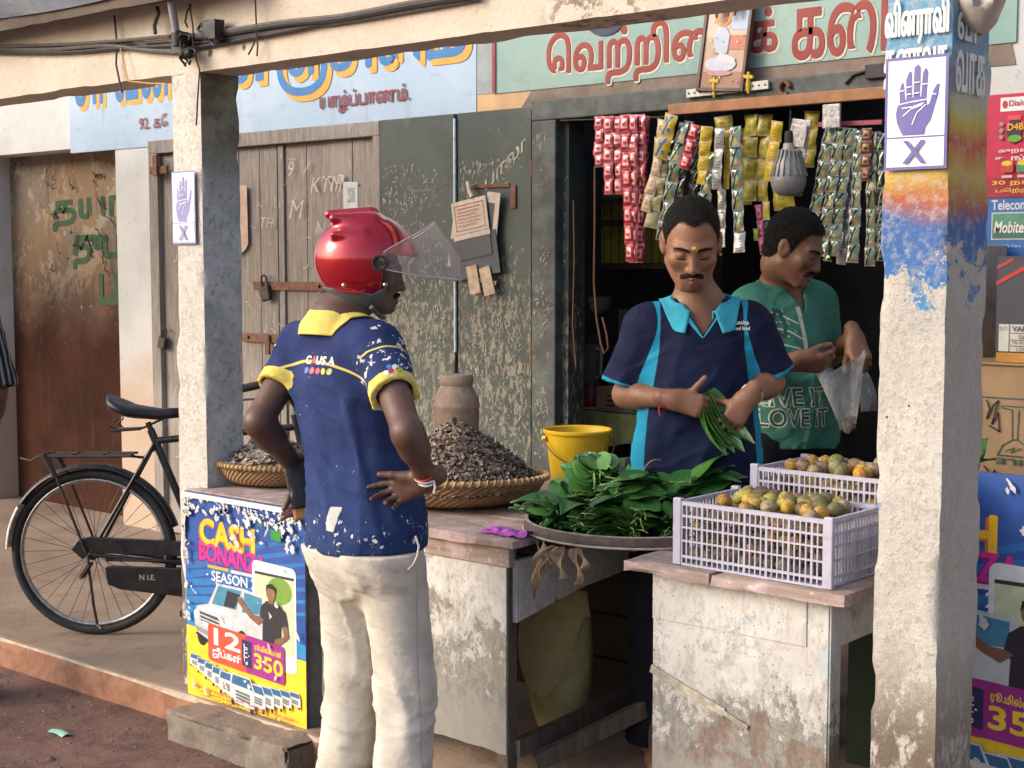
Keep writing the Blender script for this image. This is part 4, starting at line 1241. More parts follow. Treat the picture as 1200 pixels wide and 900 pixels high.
for s in (-1, 1):
    pts = [sc_ + Vector((-.10 + .008 * math.cos(t * 8), s * .05 + .012 * math.sin(t * 8), -.065 + .055 * t)) for t in np.linspace(0, 1, 60)]
    b.tube([p + Vector((0, 0, .0)) for p in pts], .003, 5)
    b.tube([sc_ + Vector((-.11, s * .05, -.062)), sc_ + Vector((.0, s * .03, -.055)), sc_ + Vector((.11, s * .012, -.005))], .0045, 6)
b.build('saddle_spring', m_darkiron, bx, world=False)
# rear carrier
b = MB()
cz = .735
for y in (-.055, .055, 0): b.tube([(-.20, y, cz - .004), (.17, y, cz)], .0055, 6)
for x in (-.19, -.07, .05, .16): b.tube([(x, -.056, cz), (x, .056, cz)], .0045, 6)
b.tube([(.17, -.05, cz), (.21, 0, cz - .012), (.24, 0, cz + .012), (.275, 0, cz + .035)], .006, 6); b.tube([(-.20, .0, cz), (-.25, .0, cz - .028), (-.30, .02, cz - .020)], .004, 6)
for s in (-1, 1):
    b.tube([(-.155, s * .058, cz - .005), (-.13, s * .062, cz - .07), (-.012, s * .066, WR + .01)], .0055, 6); b.tube([(-.175, s * .058, cz), (-.13, s * .062, cz - .08)], .011, 6)
b.build('carrier', m_darkiron, bx, world=False)
# chain case on the near side
b = MB()
y0 = -.048
def case(pts, y, d): b.prism([(p[0], y, p[1]) for p in pts], (0, d, 0))
up = [(-.075, WR + .02), (-.05, WR + .058), (0, WR + .072), (.05, WR + .070), (.44, WR + .052), (.475, WR + .02), (.46, WR - .005), (.06, WR + .005), (.0, WR + .0), (-.03, WR - .02)]
lo = [(.06, WR - .05), (.09, WR - .045), (.40, WR - .052), (.53, WR - .04), (.56, WR - .10), (.53, WR - .155), (.44, WR - .175), (.12, WR - .14), (.07, WR - .12)]
mid = [(.40, WR - .0), (.47, WR + .03), (.54, WR - .0), (.56, WR - .06), (.53, WR - .10), (.41, WR - .06)]
case(up, y0 - .012, .022); case(lo, y0 - .012, .022); case(mid, y0 - .013, .02)
b.tube([(.06, y0, WR - .022), (.42, y0, WR - .026)], .007, 6)
b.build('chain_case', m_bk, bx, world=False, bev=.006)
S = Sheet((.20, y0 - .0135, WR - .078), (1, 0, 0), (0, 0, -1), (0, -1, 0), .0006); S.text('N I.E.', 0, 0, .022, ink((.35, .34, .32)), bold=.02); S.build('case_mark', bx, world=False)
b = MB()
for s, dz in ((-1, -1), (1, 1)):
    b.bar(BB + Vector((0, s * .06, 0)), BB + Vector((.03 * dz, s * .065, .165 * dz)), .014, .018); 
b.build('crank', m_chrome, bx, world=False)
for s, dz in ((-1, -1), (1, 1)):
    b = MB(); c = BB + Vector((.03 * dz, s * .115, .165 * dz)); b.box(c - Vector((.045, .042, .012)), c + Vector((.045, .042, .012))); b.build('pedal', m_tyre, bx, world=False, bev=.004)
b = MB(); b.tube([(-.005, -.065, WR), (.0, -.075, WR - .04), (.02, -.085, WR - .20), (.035, -.09, .06)], .006, 6); b.tube([(.035, -.09, .062), (.06, -.11, .05)], .006, 6); b.bar((-.03, -.07, WR - .09), (.01, -.08, WR - .03), .03, .012)
b.build('kickstand', m_darkiron, bx, world=False)
b = MB()
hz = 1.03
b.tube([HT + Vector((-.008, 0, .03)), HT + Vector((-.022, 0, .15))], .011, 8)
for s in (-1, 1):
    b.tube([(.81, 0, hz - .02), (.86, s * .10, hz - .015), (.86, s * .20, hz + .01), (.80, s * .27, hz + .02), (.68, s * .285, hz - .005)], .0105, 8)
b.build('handlebar', m_chrome, bx, world=False)
for s in (-1, 1):
    b = MB(); b.tube([(.74, s * .281, hz + .010), (.63, s * .288, hz - .014)], .0155, 8); b.build('grip', m_tyre, bx, world=False)
    b = MB(); b.tube([(.80, s * .24, hz - .02), (.73, s * .255, hz - .045), (.66, s * .262, hz - .05)], .005, 6); b.build('brake_lever', m_chrome, bx, world=False)

# ================================================================== FRUIT CRATES
m_crate = mat('dusty lavender-white plastic', lambda g: dict(base=g.mix(g.th(g.noise(g.obj(), 30, 5, .7), .45, .72, 0, .6), (.40, .39, .50), (.26, .245, .27)), rough=.45, normal=g.bump(g.noise(g.obj(), 90, 3), .15, .002)))
CW, CD, CH_ = .445, .285, .168
def crate(label, x, y, z, rz):
    t = thing('crate', label, 'crate', (x, y, z), (0, 0, rz), 'lavender plastic fruit crates')
    p = .016
    for (cx, cy) in ((0, 0), (CW, 0), (0, CD), (CW, CD)):
        b = MB(); x0, y0 = cx - (p if cx else 0), cy - (p if cy else 0)
        ex = .009
        b.box((x0 - (ex if not cx else -.0) , y0, 0), (x0 + p + (ex if cx else 0), y0 + p, CH_ + .006)); b.build('corner_post', m_crate, t, world=False, bev=.003)
    for side in range(4):
        b = MB()
        L = CW if side < 2 else CD
        n = 26 if side < 2 else 17
        def bx_(a0, a1, z0, z1, th):
            if side == 0: b.box((a0, .003, z0), (a1, .003 + th, z1))
            elif side == 1: b.box((a0, CD - .003 - th, z0), (a1, CD - .003, z1))
            elif side == 2: b.box((.003, a0, z0), (.003 + th, a1, z1))
            else: b.box((CW - .003 - th, a0, z0), (CW - .003, a1, z1))
        a0, a1 = p + .0005, L - p - .0005
        th = .0065
        bx_(a0, a1, 0, .006, th); bx_(a0, a1, .020, .027, th)
        bx_(a0, a1, CH_ - .012, CH_ - .001, th + .004); bx_(a0, a1, CH_ - .042, CH_ - .036, th)
        for z in (.062, .097): bx_(a0, a1, z, z + .0045, th - .001)
        for i in range(n + 1):
            a = a0 + (a1 - a0) * i / n; w = .0062 if i % 4 == 0 else .0036
            aa, bb = max(a0, a - w / 2), min(a1, a + w / 2)
            for z0, z1 in ((.006, .020), (.027, .062), (.0665, .097), (.1015, CH_ - .042), (CH_ - .036, CH_ - .012)):
                if z0 > .12 and i % 2: pass
                bx_(aa, bb, z0, z1, th - .0015 if i % 4 else th)
        b.build('lattice_side', m_crate, t, world=False)
    b = MB(); b.box((.012, .012, .002), (CW - .012, CD - .012, .006)); b.build('crate_floor', m_crate, t, world=False)
    return t
c1 = crate('front lavender plastic crate full of betel nuts on the near counter', -2.075, 3.10, TZ + .002, R(-1.5))
c2 = crate('rear lavender plastic crate of betel nuts standing behind the other crate', -2.045, 3.43, TZ + .058, R(-1.0))
b = MB(); b.box((-2.02, 3.45, TZ + .001), (-1.62, 3.70, TZ + .056)); b.build('plank', m_darkwood, label='flat wooden plank lifting the rear crate above the counter', cat='plank', bev=.004)
# the nuts: six kinds of skin
def nut_mat(i, c0, c1_, c2_):
    def fn(g):
        p = g.obj(); n = g.noise(p, 40, 5, .7); n2 = g.noise(p, 90, 6, .75); r = g.rnd()
        c = g.mix(g.th(n, .38, .62), c0, c1_)
        c = g.mix(g.th(g.m('ADD', n2, g.m('MULTIPLY', r, .12)), .47, .60, 0, .92), c, c2_)
        return dict(base=c, rough=.6, normal=g.bump(n2, .4, .003))
    return mat('betel nut skin %d' % i, fn)
nm = [nut_mat(0, (.52, .29, .02), (.60, .40, .04), (.20, .13, .05)), nut_mat(1, (.30, .30, .05), (.46, .38, .06), (.13, .10, .05)), nut_mat(2, (.13, .17, .04), (.22, .22, .05), (.10, .08, .04)), nut_mat(3, (.54, .22, .02), (.50, .32, .04), (.18, .10, .04)), nut_mat(4, (.27, .21, .11), (.36, .29, .17), (.14, .10, .06)), nut_mat(5, (.16, .12, .07), (.23, .17, .10), (.07, .05, .03))]
def nut_mesh(i, m_):
    b = MB(); rr = .0185 + .0012 * (i % 3)
    def f(u, v):
        t = math.pi * v; a = 2 * math.pi * u; q = rr * math.sin(t) * (1 + .04 * math.sin(3 * a + i))
        return (q * math.cos(a), q * math.sin(a), -rr * 1.13 * math.cos(t) + (.002 if v > .93 else 0))
    b.grid(f, 14, 11, closed_u=True); return b
nut_proto = []
rr_ = random.Random(21)
def put_nut(pos, group, label, k):
    if k >= len(nut_proto): pass
    src = nut_proto[k]
    o = src if not src.get('used') else src.copy()
    if src.get('used'): COL.objects.link(o)
    src['used'] = 1
    o.location = pos; o.rotation_euler = (rr_.uniform(0, 6.28), rr_.uniform(0, 6.28), rr_.uniform(0, 6.28)); s = rr_.uniform(.88, 1.08); o.scale = (s, s, s)
    o['label'] = label; o['category'] = 'betel nut'; o['group'] = group
    if 'used' in o and o is not src: del o['used']
for i in range(6):
    o = nut_mesh(i, nm[i]).build('betel_nut', nm[i], world=False); nut_proto.append(o)
def fill(t, group, ltop, lside, dens_rows, heap):
    M = MAT[t]; sp = .0372
    nx, ny = int((CW - .036) / sp), int((CD - .036) / sp)
    for lay in range(5):
        z = .026 + lay * .0335
        for i in range(nx):
            for j in range(ny):
                top = lay == 4 or (lay == 3)
                if lay == 4 and (rr_.random() < .45 or i in (0,) or j == 0 and rr_.random() < .6): continue
                if not top and not (j == 0 or i == nx - 1): continue
                if lay == 3 and j > 0 and 0: continue
                if lay < 3 and dens_rows and not (j == 0): continue
                ox = .5 * sp * (lay % 2); p = Vector((.018 + sp * .55 + i * sp * 1.015 + ox * .7 + rr_.uniform(-.004, .004), .0165 + sp * .55 + j * sp * 1.02 + ox * .5 + rr_.uniform(-.004, .004), z + rr_.uniform(-.004, .006) + (rr_.uniform(0, .010) if lay == 4 else 0)))
                if p.x > CW - .030 or p.y > CD - .030: continue
                k = rr_.choices(range(6), ((3, 3, 1.5, 2, 3, 2) if lay >= 3 else (1.2, .8, .6, .8, 4, 5)))[0]
                names = ('golden yellow', 'yellow-green', 'green', 'orange', 'pale brown', 'dark brown')
                put_nut(M @ p, group, ('%s betel nut %s' % (names[k], ltop if lay >= 3 else lside)), k)
fill(c1, 'betel nuts in the front crate', 'heaped at the top of the front crate', 'seen through the slats of the front crate', False, 1)
fill(c2, 'betel nuts in the rear crate', 'heaped at the top of the rear crate', 'seen through the slats of the rear crate', True, 1)
for o in nut_proto:
    if 'used' in o: del o['used']

# ================================================================== TRAY OF BETEL LEAVES ON ITS STAND
tx, ty, tr = -2.455, 3.45, .325
tray = thing('tray', 'wide round old tray with a dark rim carrying bundles of betel leaves', 'tray', (tx, ty, TZ + .012))
m_tray = flat('dark stained tray', (.085, .062, .052), .6, .4, 20, .4)
m_traywhite = flat('pale worn tray lip', (.36, .31, .29), .6, .3, 30, .3)
b = MB(); b.lathe([(0, -.012), (tr - .02, -.012), (tr - .002, -.010), (tr, 0.004), (tr - .004, .018), (tr - .014, .018), (tr - .016, -.002), (0, -.004)], (0, 0, 0), 72); b.build('dish', m_tray, tray, world=False)
b = MB(); b.lathe([(tr - .016, .0184), (tr - .0045, .0184), (tr - .0015, .022), (tr - .012, .023), (tr - .016, .0184)], (0, 0, 0), 72); b.build('lip', m_traywhite, tray, world=False)
b = MB(); b.tube([(tr * 1.004 * math.cos(a), tr * 1.004 * math.sin(a), -.008) for a in [2 * math.pi * i / 72 for i in range(72)]], .0035, 6, closed=True); b.build('lower_rim', m_traywhite, tray, world=False)
st = thing('stand', 'dark timber stand with a low slanting rail under the leaf tray', 'stand', (-2.45, 3.55, PZ))
for (x, y) in ((-2.39, 3.50), (-2.39, 3.86), (-2.62, 3.86)):
    b = MB(); b.box((x - .026, y - .026, PZ), (x + .026, y + .026, TZ - .035)); b.build('leg', m_darkwood, st, bev=.004)
b = MB(); b.box((-2.64, 3.30, TZ - .034), (-2.35, 3.35, TZ - .002)); b.box((-2.64, 3.72, TZ - .034), (-2.35, 3.90, TZ - .002)); b.box((-2.43, 3.351, TZ - .034), (-2.36, 3.719, TZ - .003)); b.build('top_rail', m_darkwood, st, bev=.003)
b = MB(); b.bar((-2.62, 3.20, .145), (-2.40, 3.52, .30), .03, .05); b.build('low_rail', m_darkwood, st, bev=.003)
# withered strips hanging from the rim
m_dry = flat('withered leaf', (.30, .22, .14), .85, .3, 40, .3)
rr = random.Random(8)
spots = [(-.62, .17), (-.55, .10), (-.42, .055), (-.30, .09), (-.12, .10), (-.07, .07)]
labs = ['long withered leaf strip hanging lowest from the tray rim', 'short withered strip hanging next to the longest one', 'tiny withered scrap hanging from the tray rim', 'curled withered scrap under the middle of the tray', 'forked withered strip under the tray beside the near counter', 'thin withered scrap nearest the near counter']
for i, ((a_, L), lab) in enumerate(zip(spots, labs)):
    a = -math.pi / 2 + a_ * 1.0 + .25
    base = Vector((tx + (tr - .004) * math.cos(a), ty + (tr - .004) * math.sin(a) - .006, TZ - .004)); b = MB()
    w0 = rr.uniform(.010, .018)
    def f(u, v, L=L, w0=w0, i=i):
        w = w0 * (.6 + .9 * math.sin(math.pi * min(1, v * 1.15)) * (1 - .6 * v))
        return (base.x + (u - .5) * 2 * w + .012 * math.sin(v * 5 + i), base.y + .010 * math.sin(u * 4 + v * 7 + i) - .004, base.z - L * v)
    b.grid(f, 6, 12); b.build('dry_leaf', m_dry, label=lab, cat='dry leaf', group='withered strips under the leaf tray')
# leaves
def _leaf(g):
    i = g.isl(); p = g.obj(); u = g.attr('lu'); v = g.attr('lv')
    c = g.ramp(i, [(0, (.016, .075, .020)), (.3, (.028, .115, .026)), (.6, (.052, .175, .034)), (.85, (.095, .24, .048)), (1, (.17, .31, .085))])
    rib = g.m('ABSOLUTE', g.m('SINE', g.m('ADD', g.m('MULTIPLY', v, 22), g.m('MULTIPLY', g.m('ABSOLUTE', u), -9))))
    c = g.mix(g.th(rib, .16, .03, 0, .5), c, (.10, .20, .06))
    c = g.mix(g.th(g.m('ABSOLUTE', u), .055, .02, 0, .7), c, (.16, .26, .09))
    bk = g.nd('ShaderNodeNewGeometry').outputs['Backfacing']
    c = g.mix(g.m('MULTIPLY', bk, .18), c, (.06, .12, .05))
    return dict(base=c, rough=.36, spec=.5, normal=g.bump(rib, .25, .002), sss=0.0)
m_leaf = mat('betel leaf', _leaf)
m_stem = flat('pale leaf stalk', (.30, .42, .12), .5, .3, 60, .2)
def leaf_pts(L, W, fold, curl, droop, nu=7, nv=9):
    P, U, Vv = [], [], []
    for j in range(nv):
        v = j / (nv - 1)
        w = W * (math.sin(math.pi * min(1, (v * .93 + .10)) ** .72) ** .85) * (1 - .25 * v) if v < 1 else .0
        for i in range(nu):
            u = (i / (nu - 1) - .5) * 2
            back = -.16 * L * (abs(u) ** 1.5) * max(0, 1 - v * 3.2)
            x = u * w; y = v * L + back
            z = fold * abs(u) ** 1.3 * w + curl * (v - .3) ** 2 * L - droop * v * v * L + .004 * math.sin(7 * v + 3 * u)
            P.append(Vector((x, y, z))); U.append(u); Vv.append(v)
    F = [(j * nu + i, j * nu + i + 1, (j + 1) * nu + i + 1, (j + 1) * nu + i) for j in range(nv - 1) for i in range(nu - 1)]
    return P, F, U, Vv
def leaf_bundle(label, pos, heading, pitch, n, L, spread, seed, roll=0.0, group='bundles of betel leaves on the tray', stalks=True, thick=.0030, name='betel_leaf_bundle', fold=.22):
    rr = random.Random(seed)
    b = MB(); U, V_ = [], []
    base = Matrix.Rotation(heading, 3, 'Z') @ Matrix.Rotation(pitch, 3, 'X') @ Matrix.Rotation(roll, 3, 'Y')
    for i in range(n):
        l = L * rr.uniform(.85, 1.12)
        P, Fc, u, v = leaf_pts(l, l * .46 * rr.uniform(.9, 1.1), fold * rr.uniform(.3, 1.6), rr.uniform(-.3, .15), rr.uniform(.05, .35))
        q = base @ Matrix.Rotation(rr.gauss(0, spread), 3, 'Z') @ Matrix.Rotation(rr.gauss(0, .22), 3, 'Y') @ Matrix.Rotation(rr.gauss(0, .10), 3, 'X')
        o = Vector(pos) + base @ Vector((rr.gauss(0, .010), rr.gauss(0, .012), (i - n / 2) * thick))
        b.add([o + q @ p for p in P], Fc, 0, True); U += u; V_ += v
        if stalks and rr.random() < .8:
            nb = len(b.v)
            d = q @ Vector((rr.gauss(0, .35), -1, rr.gauss(.1, .3))); e = o + d.normalized() * l * rr.uniform(.25, .42)
            b.tube([o + q @ Vector((0, .01, 0)), (o + e) / 2 + Vector((0, 0, .004)), e], [.0017, .0019, .0012], 5, mi=1); k = len(b.v) - nb; U += [0] * k; V_ += [.5] * k
    return b.build(name, [m_leaf, m_stem], label=label, cat='betel leaves', group=group, attrs=dict(lu=U, lv=V_), sharp=180)
LB = [  # position offset from the tray centre, heading, pitch, count, length, spread, roll, label
    ((-.215, -.02, 0.039), 0.7, 0.17, 26, 0.133, .35, .2, 'broad pale-backed bundle at the left end of the leaf heap'),
    ((-.15, .08, 0.052), 0.2, 0.22, 24, 0.129, .4, -.2, 'dark upright bundle at the back left of the leaf heap'),
    ((-.09, -.16, 0.039), 2.9, 0.06, 26, 0.112, .4, .3, 'curled bundle low at the front left of the leaf heap'),
    ((.02, .02, 0.107), 0.3, 0.37, 28, 0.125, .35, .1, 'folded bundle on top of the leaf heap tied with a brown string'),
    ((.02, -.19, 0.043), -0.5, 0.22, 30, 0.112, .35, -.3, 'glossy bundle at the front middle of the leaf heap'),
    ((.13, -.17, 0.047), 0.5, 0.19, 28, 0.112, .4, .3, 'fan of leaves at the front right beside the front crate'),
    ((-.03, -.08, 0.082), -0.9, 0.28, 28, 0.120, .45, 0, 'middle bundle with pale stalks spread to the left'),
    ((.15, .05, 0.086), -0.3, 0.46, 28, 0.138, .35, .15, 'wide bundle at the back right of the leaf heap'),
    ((.13, -.06, 0.077), 0.1, 0.34, 26, 0.120, .4, -.15, 'bundle right of the tied one with dark leaf tips'),
    ((.22, .14, 0.060), -1.2, 0.31, 24, 0.129, .35, 0, 'last bundle at the far right end of the leaf heap'),
    ((-.10, .03, 0.095), 0.6, 0.43, 24, 0.125, .4, 0, 'bundle left of the tied one with long dark leaves'),
    ((.08, .18, 0.069), -0.2, 0.50, 24, 0.129, .4, 0, 'bundle behind the heap nearest the man in navy'),
    ((.22, -.10, 0.034), 0.2, 0.19, 26, 0.120, .4, .2, 'bundle wedged against the left side of the front crate'),
    ((.19, .0, 0.120), -0.5, 0.50, 28, 0.138, .4, .1, 'broad dark bundle high on the right of the leaf heap'),
    ((-.12, -.02, 0.129), 0.9, 0.40, 26, 0.129, .45, -.1, 'high bundle with curled edges left of the top bundle'),
    ((.07, .10, 0.138), 0.0, 0.46, 28, 0.138, .4, .1, 'bundle leaning on the top bundle towards the man in navy'),
    ((.06, -.12, 0.112), -0.4, 0.28, 28, 0.120, .4, .2, 'bundle just below the tied bundle facing the street'),
    ((-.20, -.13, 0.026), 1.1, 0.19, 24, 0.120, .45, .2, 'loose leaves at the left front edge of the tray'),
    ((.25, .05, 0.043), -1.4, 0.19, 24, 0.129, .4, 0, 'leaves spilling to the right behind the front crate'),
    ((-.02, -.235, 0.026), 0.4, 0.12, 20, 0.103, .5, 0, 'lowest leaves at the front edge of the tray'),
]
for i, (o_, hd_, pt, n, L, sp, ro, lab) in enumerate(LB):
    leaf_bundle(lab, (tx + o_[0], ty + o_[1], TZ + .012 + o_[2]), hd_, pt, n, L, sp, 40 + i, ro)
b = MB(); c = Vector((tx + .09, ty - .02, TZ + .16)); b.tube([c + Vector((.03 * math.cos(a) * .5, .05 * math.cos(a), .055 * math.sin(a))) for a in np.linspace(0, 6.0, 24)], .0022, 5)
b.build('string', m_dry, label='brown string tied round the top leaf bundle', cat='string')
# second lot of leaves, in the dark behind the rear crate
leaf_bundle('dark leaf bundle in the shade behind the rear crate', (-1.84, 3.93, 1.02), -.7, .5, 26, .17, .5, 71, .2, 'bundles of leaves in the shade', False)
leaf_bundle('second leaf bundle in the shade behind the rear crate, nearer the post', (-1.70, 3.93, 1.0), .5, .5, 26, .17, .6, 72, -.2, 'bundles of leaves in the shade', False)
t = thing('box', 'dark green tin box in the shade holding leaf bundles behind the rear crate', 'box', (-1.78, 3.97, PZ))
b = MB(); b.box((-1.99, 3.90, PZ), (-1.59, 4.12, .98)); b.build('case', flat('dark green tin', (.02, .035, .022), .7, .3, 10, .3), t, bev=.005)

t = thing('chest', 'low dark reddish wooden chest added to darken the gap behind the tray stand', 'chest', (-2.85, 3.98, PZ))
b = MB()  # chest filling out the reddish planks there, added to darken the gap
for k in range(4): b.box((-3.36, 3.912 + .003 * (k % 2), PZ + .155 * k + .002), (-2.30, 4.05, PZ + .155 * (k + 1) - .004))
b.build('planks', flat('dark reddish planks', (.05, .024, .017), .85, .35, 8, .4), t, bev=.004)
b = MB(); b.box((-3.38, 3.90, PZ + .62), (-2.28, 4.06, PZ + .65)); b.build('lid', m_darkwood, t, bev=.004)
# sack under the tray
sp = at(657, 760, D=4.62)
def _sack(g):
    p = g.obj(); w = g.m('MULTIPLY', g.m('SINE', g.m('MULTIPLY', g.sep(p)[0], 900)), g.m('SINE', g.m('MULTIPLY', g.sep(p)[2], 900)))
    c = g.mix(g.th(g.noise(p, 6, 5, .65), .3, .7), (.36, .29, .12), (.52, .43, .21))
    return dict(base=c, rough=.75, normal=g.bump(g.m('ADD', g.m('MULTIPLY', w, .3), g.noise(p, 12, 5, .7)), .6, .01))
t = thing('sack', 'full olive-yellow woven sack with its neck folded over, under the leaf tray', 'sack', (sp.x, sp.y, PZ))
b = MB()
def sk(u, v):
    a = 2 * math.pi * u; r = .108 * (math.sin(math.pi * (.06 + .87 * v)) ** .42) * (1 - .18 * v)
    n = float(fbm(math.cos(a) * .8, math.sin(a) * .8, v * 2.2, 2.2, 3, 4))
    return (r * math.cos(a) * 1.1 * (1 + .10 * n), r * math.sin(a) * (1 + .10 * n), .005 + .55 * v + .01 * math.sin(3 * a) * v)
b.grid(sk, 44, 34, closed_u=True); b.build('bag', mat('woven sack', _sack), t, world=False)
b = MB()
def fl(u, v):
    a = -2.6 + 2.6 * u; r = .111 + .012 * math.sin(6 * u) + .012 * v
    return (r * math.cos(a) * 1.02, r * math.sin(a) * 1.02 - .006, .47 - (.08 + .22 * math.sin(math.pi * min(1, u * 1.1)) ** .8) * v + .015 * math.sin(9 * u))
b.grid(fl, 26, 12); b.build('folded_neck', mat('woven sack neck', _sack), t, world=False)

# ================================================================== SACHETS AND PACKS HANGING IN THE DOORWAY
HY = WY - .07
def foil(name, c0, c1_, c2_, c3, shiny=.6, lay=0):
    """a printed sachet: crimped ends, a ground colour, a panel, a slanting stripe and a small mark"""
    def fn(g):
        u, v, i = g.attr('su'), g.attr('sv'), g.rnd()
        p = g.pos(); w = g.m('MULTIPLY', g.m('SUBTRACT', g.noise(p, 60, 3, .6), .5), .10)
        uu, vv = g.m('ADD', u, w), g.m('ADD', v, w)
        cu, cv = g.m('SUBTRACT', uu, .5), g.m('SUBTRACT', vv, .5)
        c = g.mix(g.th(g.noise(p, 26, 3, .6), .45, .55), c0, tuple(.75 * x for x in c0))
        if lay == 0:        # upright panel
            k = g.m('MULTIPLY', band(g, cu, .30, .02), band(g, cv, .27, .02)); c = g.mix(k, c, c2_)
            k = g.m('MULTIPLY', band(g, cu, .20, .02), band(g, g.m('SUBTRACT', cv, .05), .09, .02)); c = g.mix(k, c, c1_)
            k = g.m('MULTIPLY', band(g, cu, .10, .03), band(g, g.m('ADD', cv, .14), .06, .03)); c = g.mix(k, c, c3)
        elif lay == 1:      # slanting bands
            d = g.m('ADD', cu, g.m('MULTIPLY', cv, .55))
            c = g.mix(band(g, g.m('ADD', d, .10), .10, .02), c, c1_); c = g.mix(band(g, g.m('SUBTRACT', d, .12), .055, .02), c, c2_)
            k = g.m('MULTIPLY', band(g, g.m('SUBTRACT', cu, .14), .12, .03), band(g, g.m('SUBTRACT', cv, .20), .10, .03)); c = g.mix(k, c, c3)
            k = g.m('MULTIPLY', band(g, g.m('ADD', cu, .22), .10, .02), band(g, g.m('ADD', cv, .22), .14, .02)); c = g.mix(k, c, c1_)
        else:               # lines of print
            k = g.m('MULTIPLY', g.m('GREATER_THAN', g.m('SINE', g.m('MULTIPLY', vv, 42)), .45), band(g, cu, .32, .02)); c = g.mix(g.m('MULTIPLY', k, .7), c, c3)
            k = g.m('MULTIPLY', band(g, cu, .34, .02), band(g, g.m('ADD', cv, .18), .10, .02)); c = g.mix(k, c, c1_)
        crimp = g.m('GREATER_THAN', g.m('ABSOLUTE', g.m('SUBTRACT', v, .5)), .435)
        c = g.mix(g.m('MULTIPLY', crimp, .7), c, g.mix(.5, c0, (.55, .55, .55)))
        h = g.m('ADD', g.noise(p, 75, 3, .6, .6), g.m('MULTIPLY', crimp, g.m('SINE', g.m('MULTIPLY', u, 90))))
        return dict(base=c, rough=.22 if shiny > .2 else .4, metal=shiny, spec=.6, normal=g.bump(h, .45, .003))
    return mat(name, fn)
FO = dict(
    pink=foil('pink foil sachet', (.62, .10, .14), (.52, .03, .06), (.85, .55, .55), (.62, .42, .12), .3, 0),
    red=foil('red foil sachet', (.50, .02, .05), (.60, .05, .06), (.80, .45, .45), (.60, .50, .20), .3, 0),
    silver=foil('silver and green foil sachet', (.36, .38, .36), (.012, .02, .015), (.07, .36, .06), (.62, .32, .06), .35, 1),
    silver2=foil('plain silver sachet', (.60, .61, .60), (.45, .45, .44), (.75, .75, .75), (.10, .10, .10), .45, 2),
    black=foil('black and silver foil sachet', (.03, .035, .03), (.02, .02, .02), (.60, .62, .58), (.20, .48, .12), .35, 1),
    yellow=foil('yellow paper sachet', (.62, .44, .02), (.55, .38, .02), (.66, .52, .10), (.30, .18, .03), .0, 2),
    olive=foil('olive yellow packet', (.36, .30, .03), (.30, .25, .03), (.42, .36, .06), (.40, .10, .04), .0, 0),
    beige=foil('beige sachet', (.55, .40, .26), (.46, .31, .20), (.66, .52, .38), (.35, .16, .08), .05, 0),
    khaki=foil('khaki green sachet', (.40, .37, .20), (.33, .30, .15), (.50, .46, .30), (.24, .22, .08), .05, 2),
    blue=foil('blue and yellow sachet', (.62, .42, .03), (.02, .13, .36), (.60, .45, .06), (.03, .16, .40), .0, 1),
    magenta=foil('magenta sachet', (.38, .03, .16), (.25, .02, .11), (.50, .20, .30), (.1, .2, .4), .1),
    lime=foil('lime green sachet', (.25, .40, .04), (.18, .32, .03), (.40, .50, .1), (.1, .2, .1), .1),
    cyan=foil('blue sachet', (.04, .18, .32), (.03, .12, .25), (.3, .4, .5), (.3, .3, .3), .1),
    brown=foil('brown sachet', (.16, .05, .03), (.09, .03, .02), (.40, .25, .15), (.3, .2, .1), .2))
hang = 0
def sachet_strip(label, kind, x0, y0, x1, y1, wpx, n, group, yoff=0.0, bow=0.0, seed=0, endkind=None):
    """a chain of n sachets hanging from (x0, y0) to (x1, y1), photo pixels measured on the doorway plane"""
    Y = HY + yoff
    A, B = at(x0, y0, Y=Y), at(x1, y1, Y=Y)
    d0 = (A - Vector((0, 0, CZ))).dot(_fw); w = wpx / F_PX * d0 / _rt.x * .80
    t = thing('sachet_strip', label, 'sachets', tuple(A), (0, 0, 0), group)
    rr = random.Random(seed + int(x0 * 7 + y1))
    d = (B - A)
    L = d.length / n; ax = d.normalized()
    side = Vector((1, 0, 0)) - ax * ax.x; side.normalize(); nrm = ax.cross(side).normalized()
    if nrm.y > 0: nrm = -nrm
    for k in range(n):
        b = MB()
        ph = rr.uniform(0, 6.28); tw = rr.gauss(0, .16); til = rr.gauss(0, .10)
        def f(u, v, s=1):
            puff = (math.sin(math.pi * min(1, max(0, (v - .07) / .86))) ** .6) * (math.sin(math.pi * min(1, max(0, (u - .03) / .94))) ** .6)
            th = .20 * w * puff + .0008
            tt = (k + v) / n
            wob = .045 * w * math.sin(9 * v + ph) * math.sin(5 * u + ph)
            c = A + d * tt + side * ((u - .5) * w * (1 - .06 * math.sin(math.pi * v))) + Vector((1, 0, 0)) * (bow * math.sin(math.pi * tt))
            return c + nrm * (s * th + wob + (u - .5) * w * math.sin(tw) + (v - .5) * L * math.sin(til))
        nu, nv = 7, 9
        b.grid(lambda u, v: f(u, v, 1), nu, nv, 0); nb = len(b.v); b.grid(lambda u, v: f(1 - u, v, -1), nu, nv, 0)
        kd = endkind if endkind and k == n - 1 else kind
        uv_ = [(i_ / (nu - 1), j_ / (nv - 1)) for j_ in range(nv) for i_ in range(nu)]; b.build('sachet', FO[kd], t, sharp=60, attrs=dict(su=[q[0] for q in uv_] * 2, sv=[q[1] for q in uv_] * 2))
    return t
PK = 'pink sachet strips hanging at the left of the doorway'
sachet_strip('pink foil sachet strip, leftmost in the doorway', 'pink', 702, 136, 702, 196, 13, 4, PK)
sachet_strip('pink foil sachet strip, second from the door frame', 'pink', 713, 136, 713, 228, 13, 5, PK, -.012)
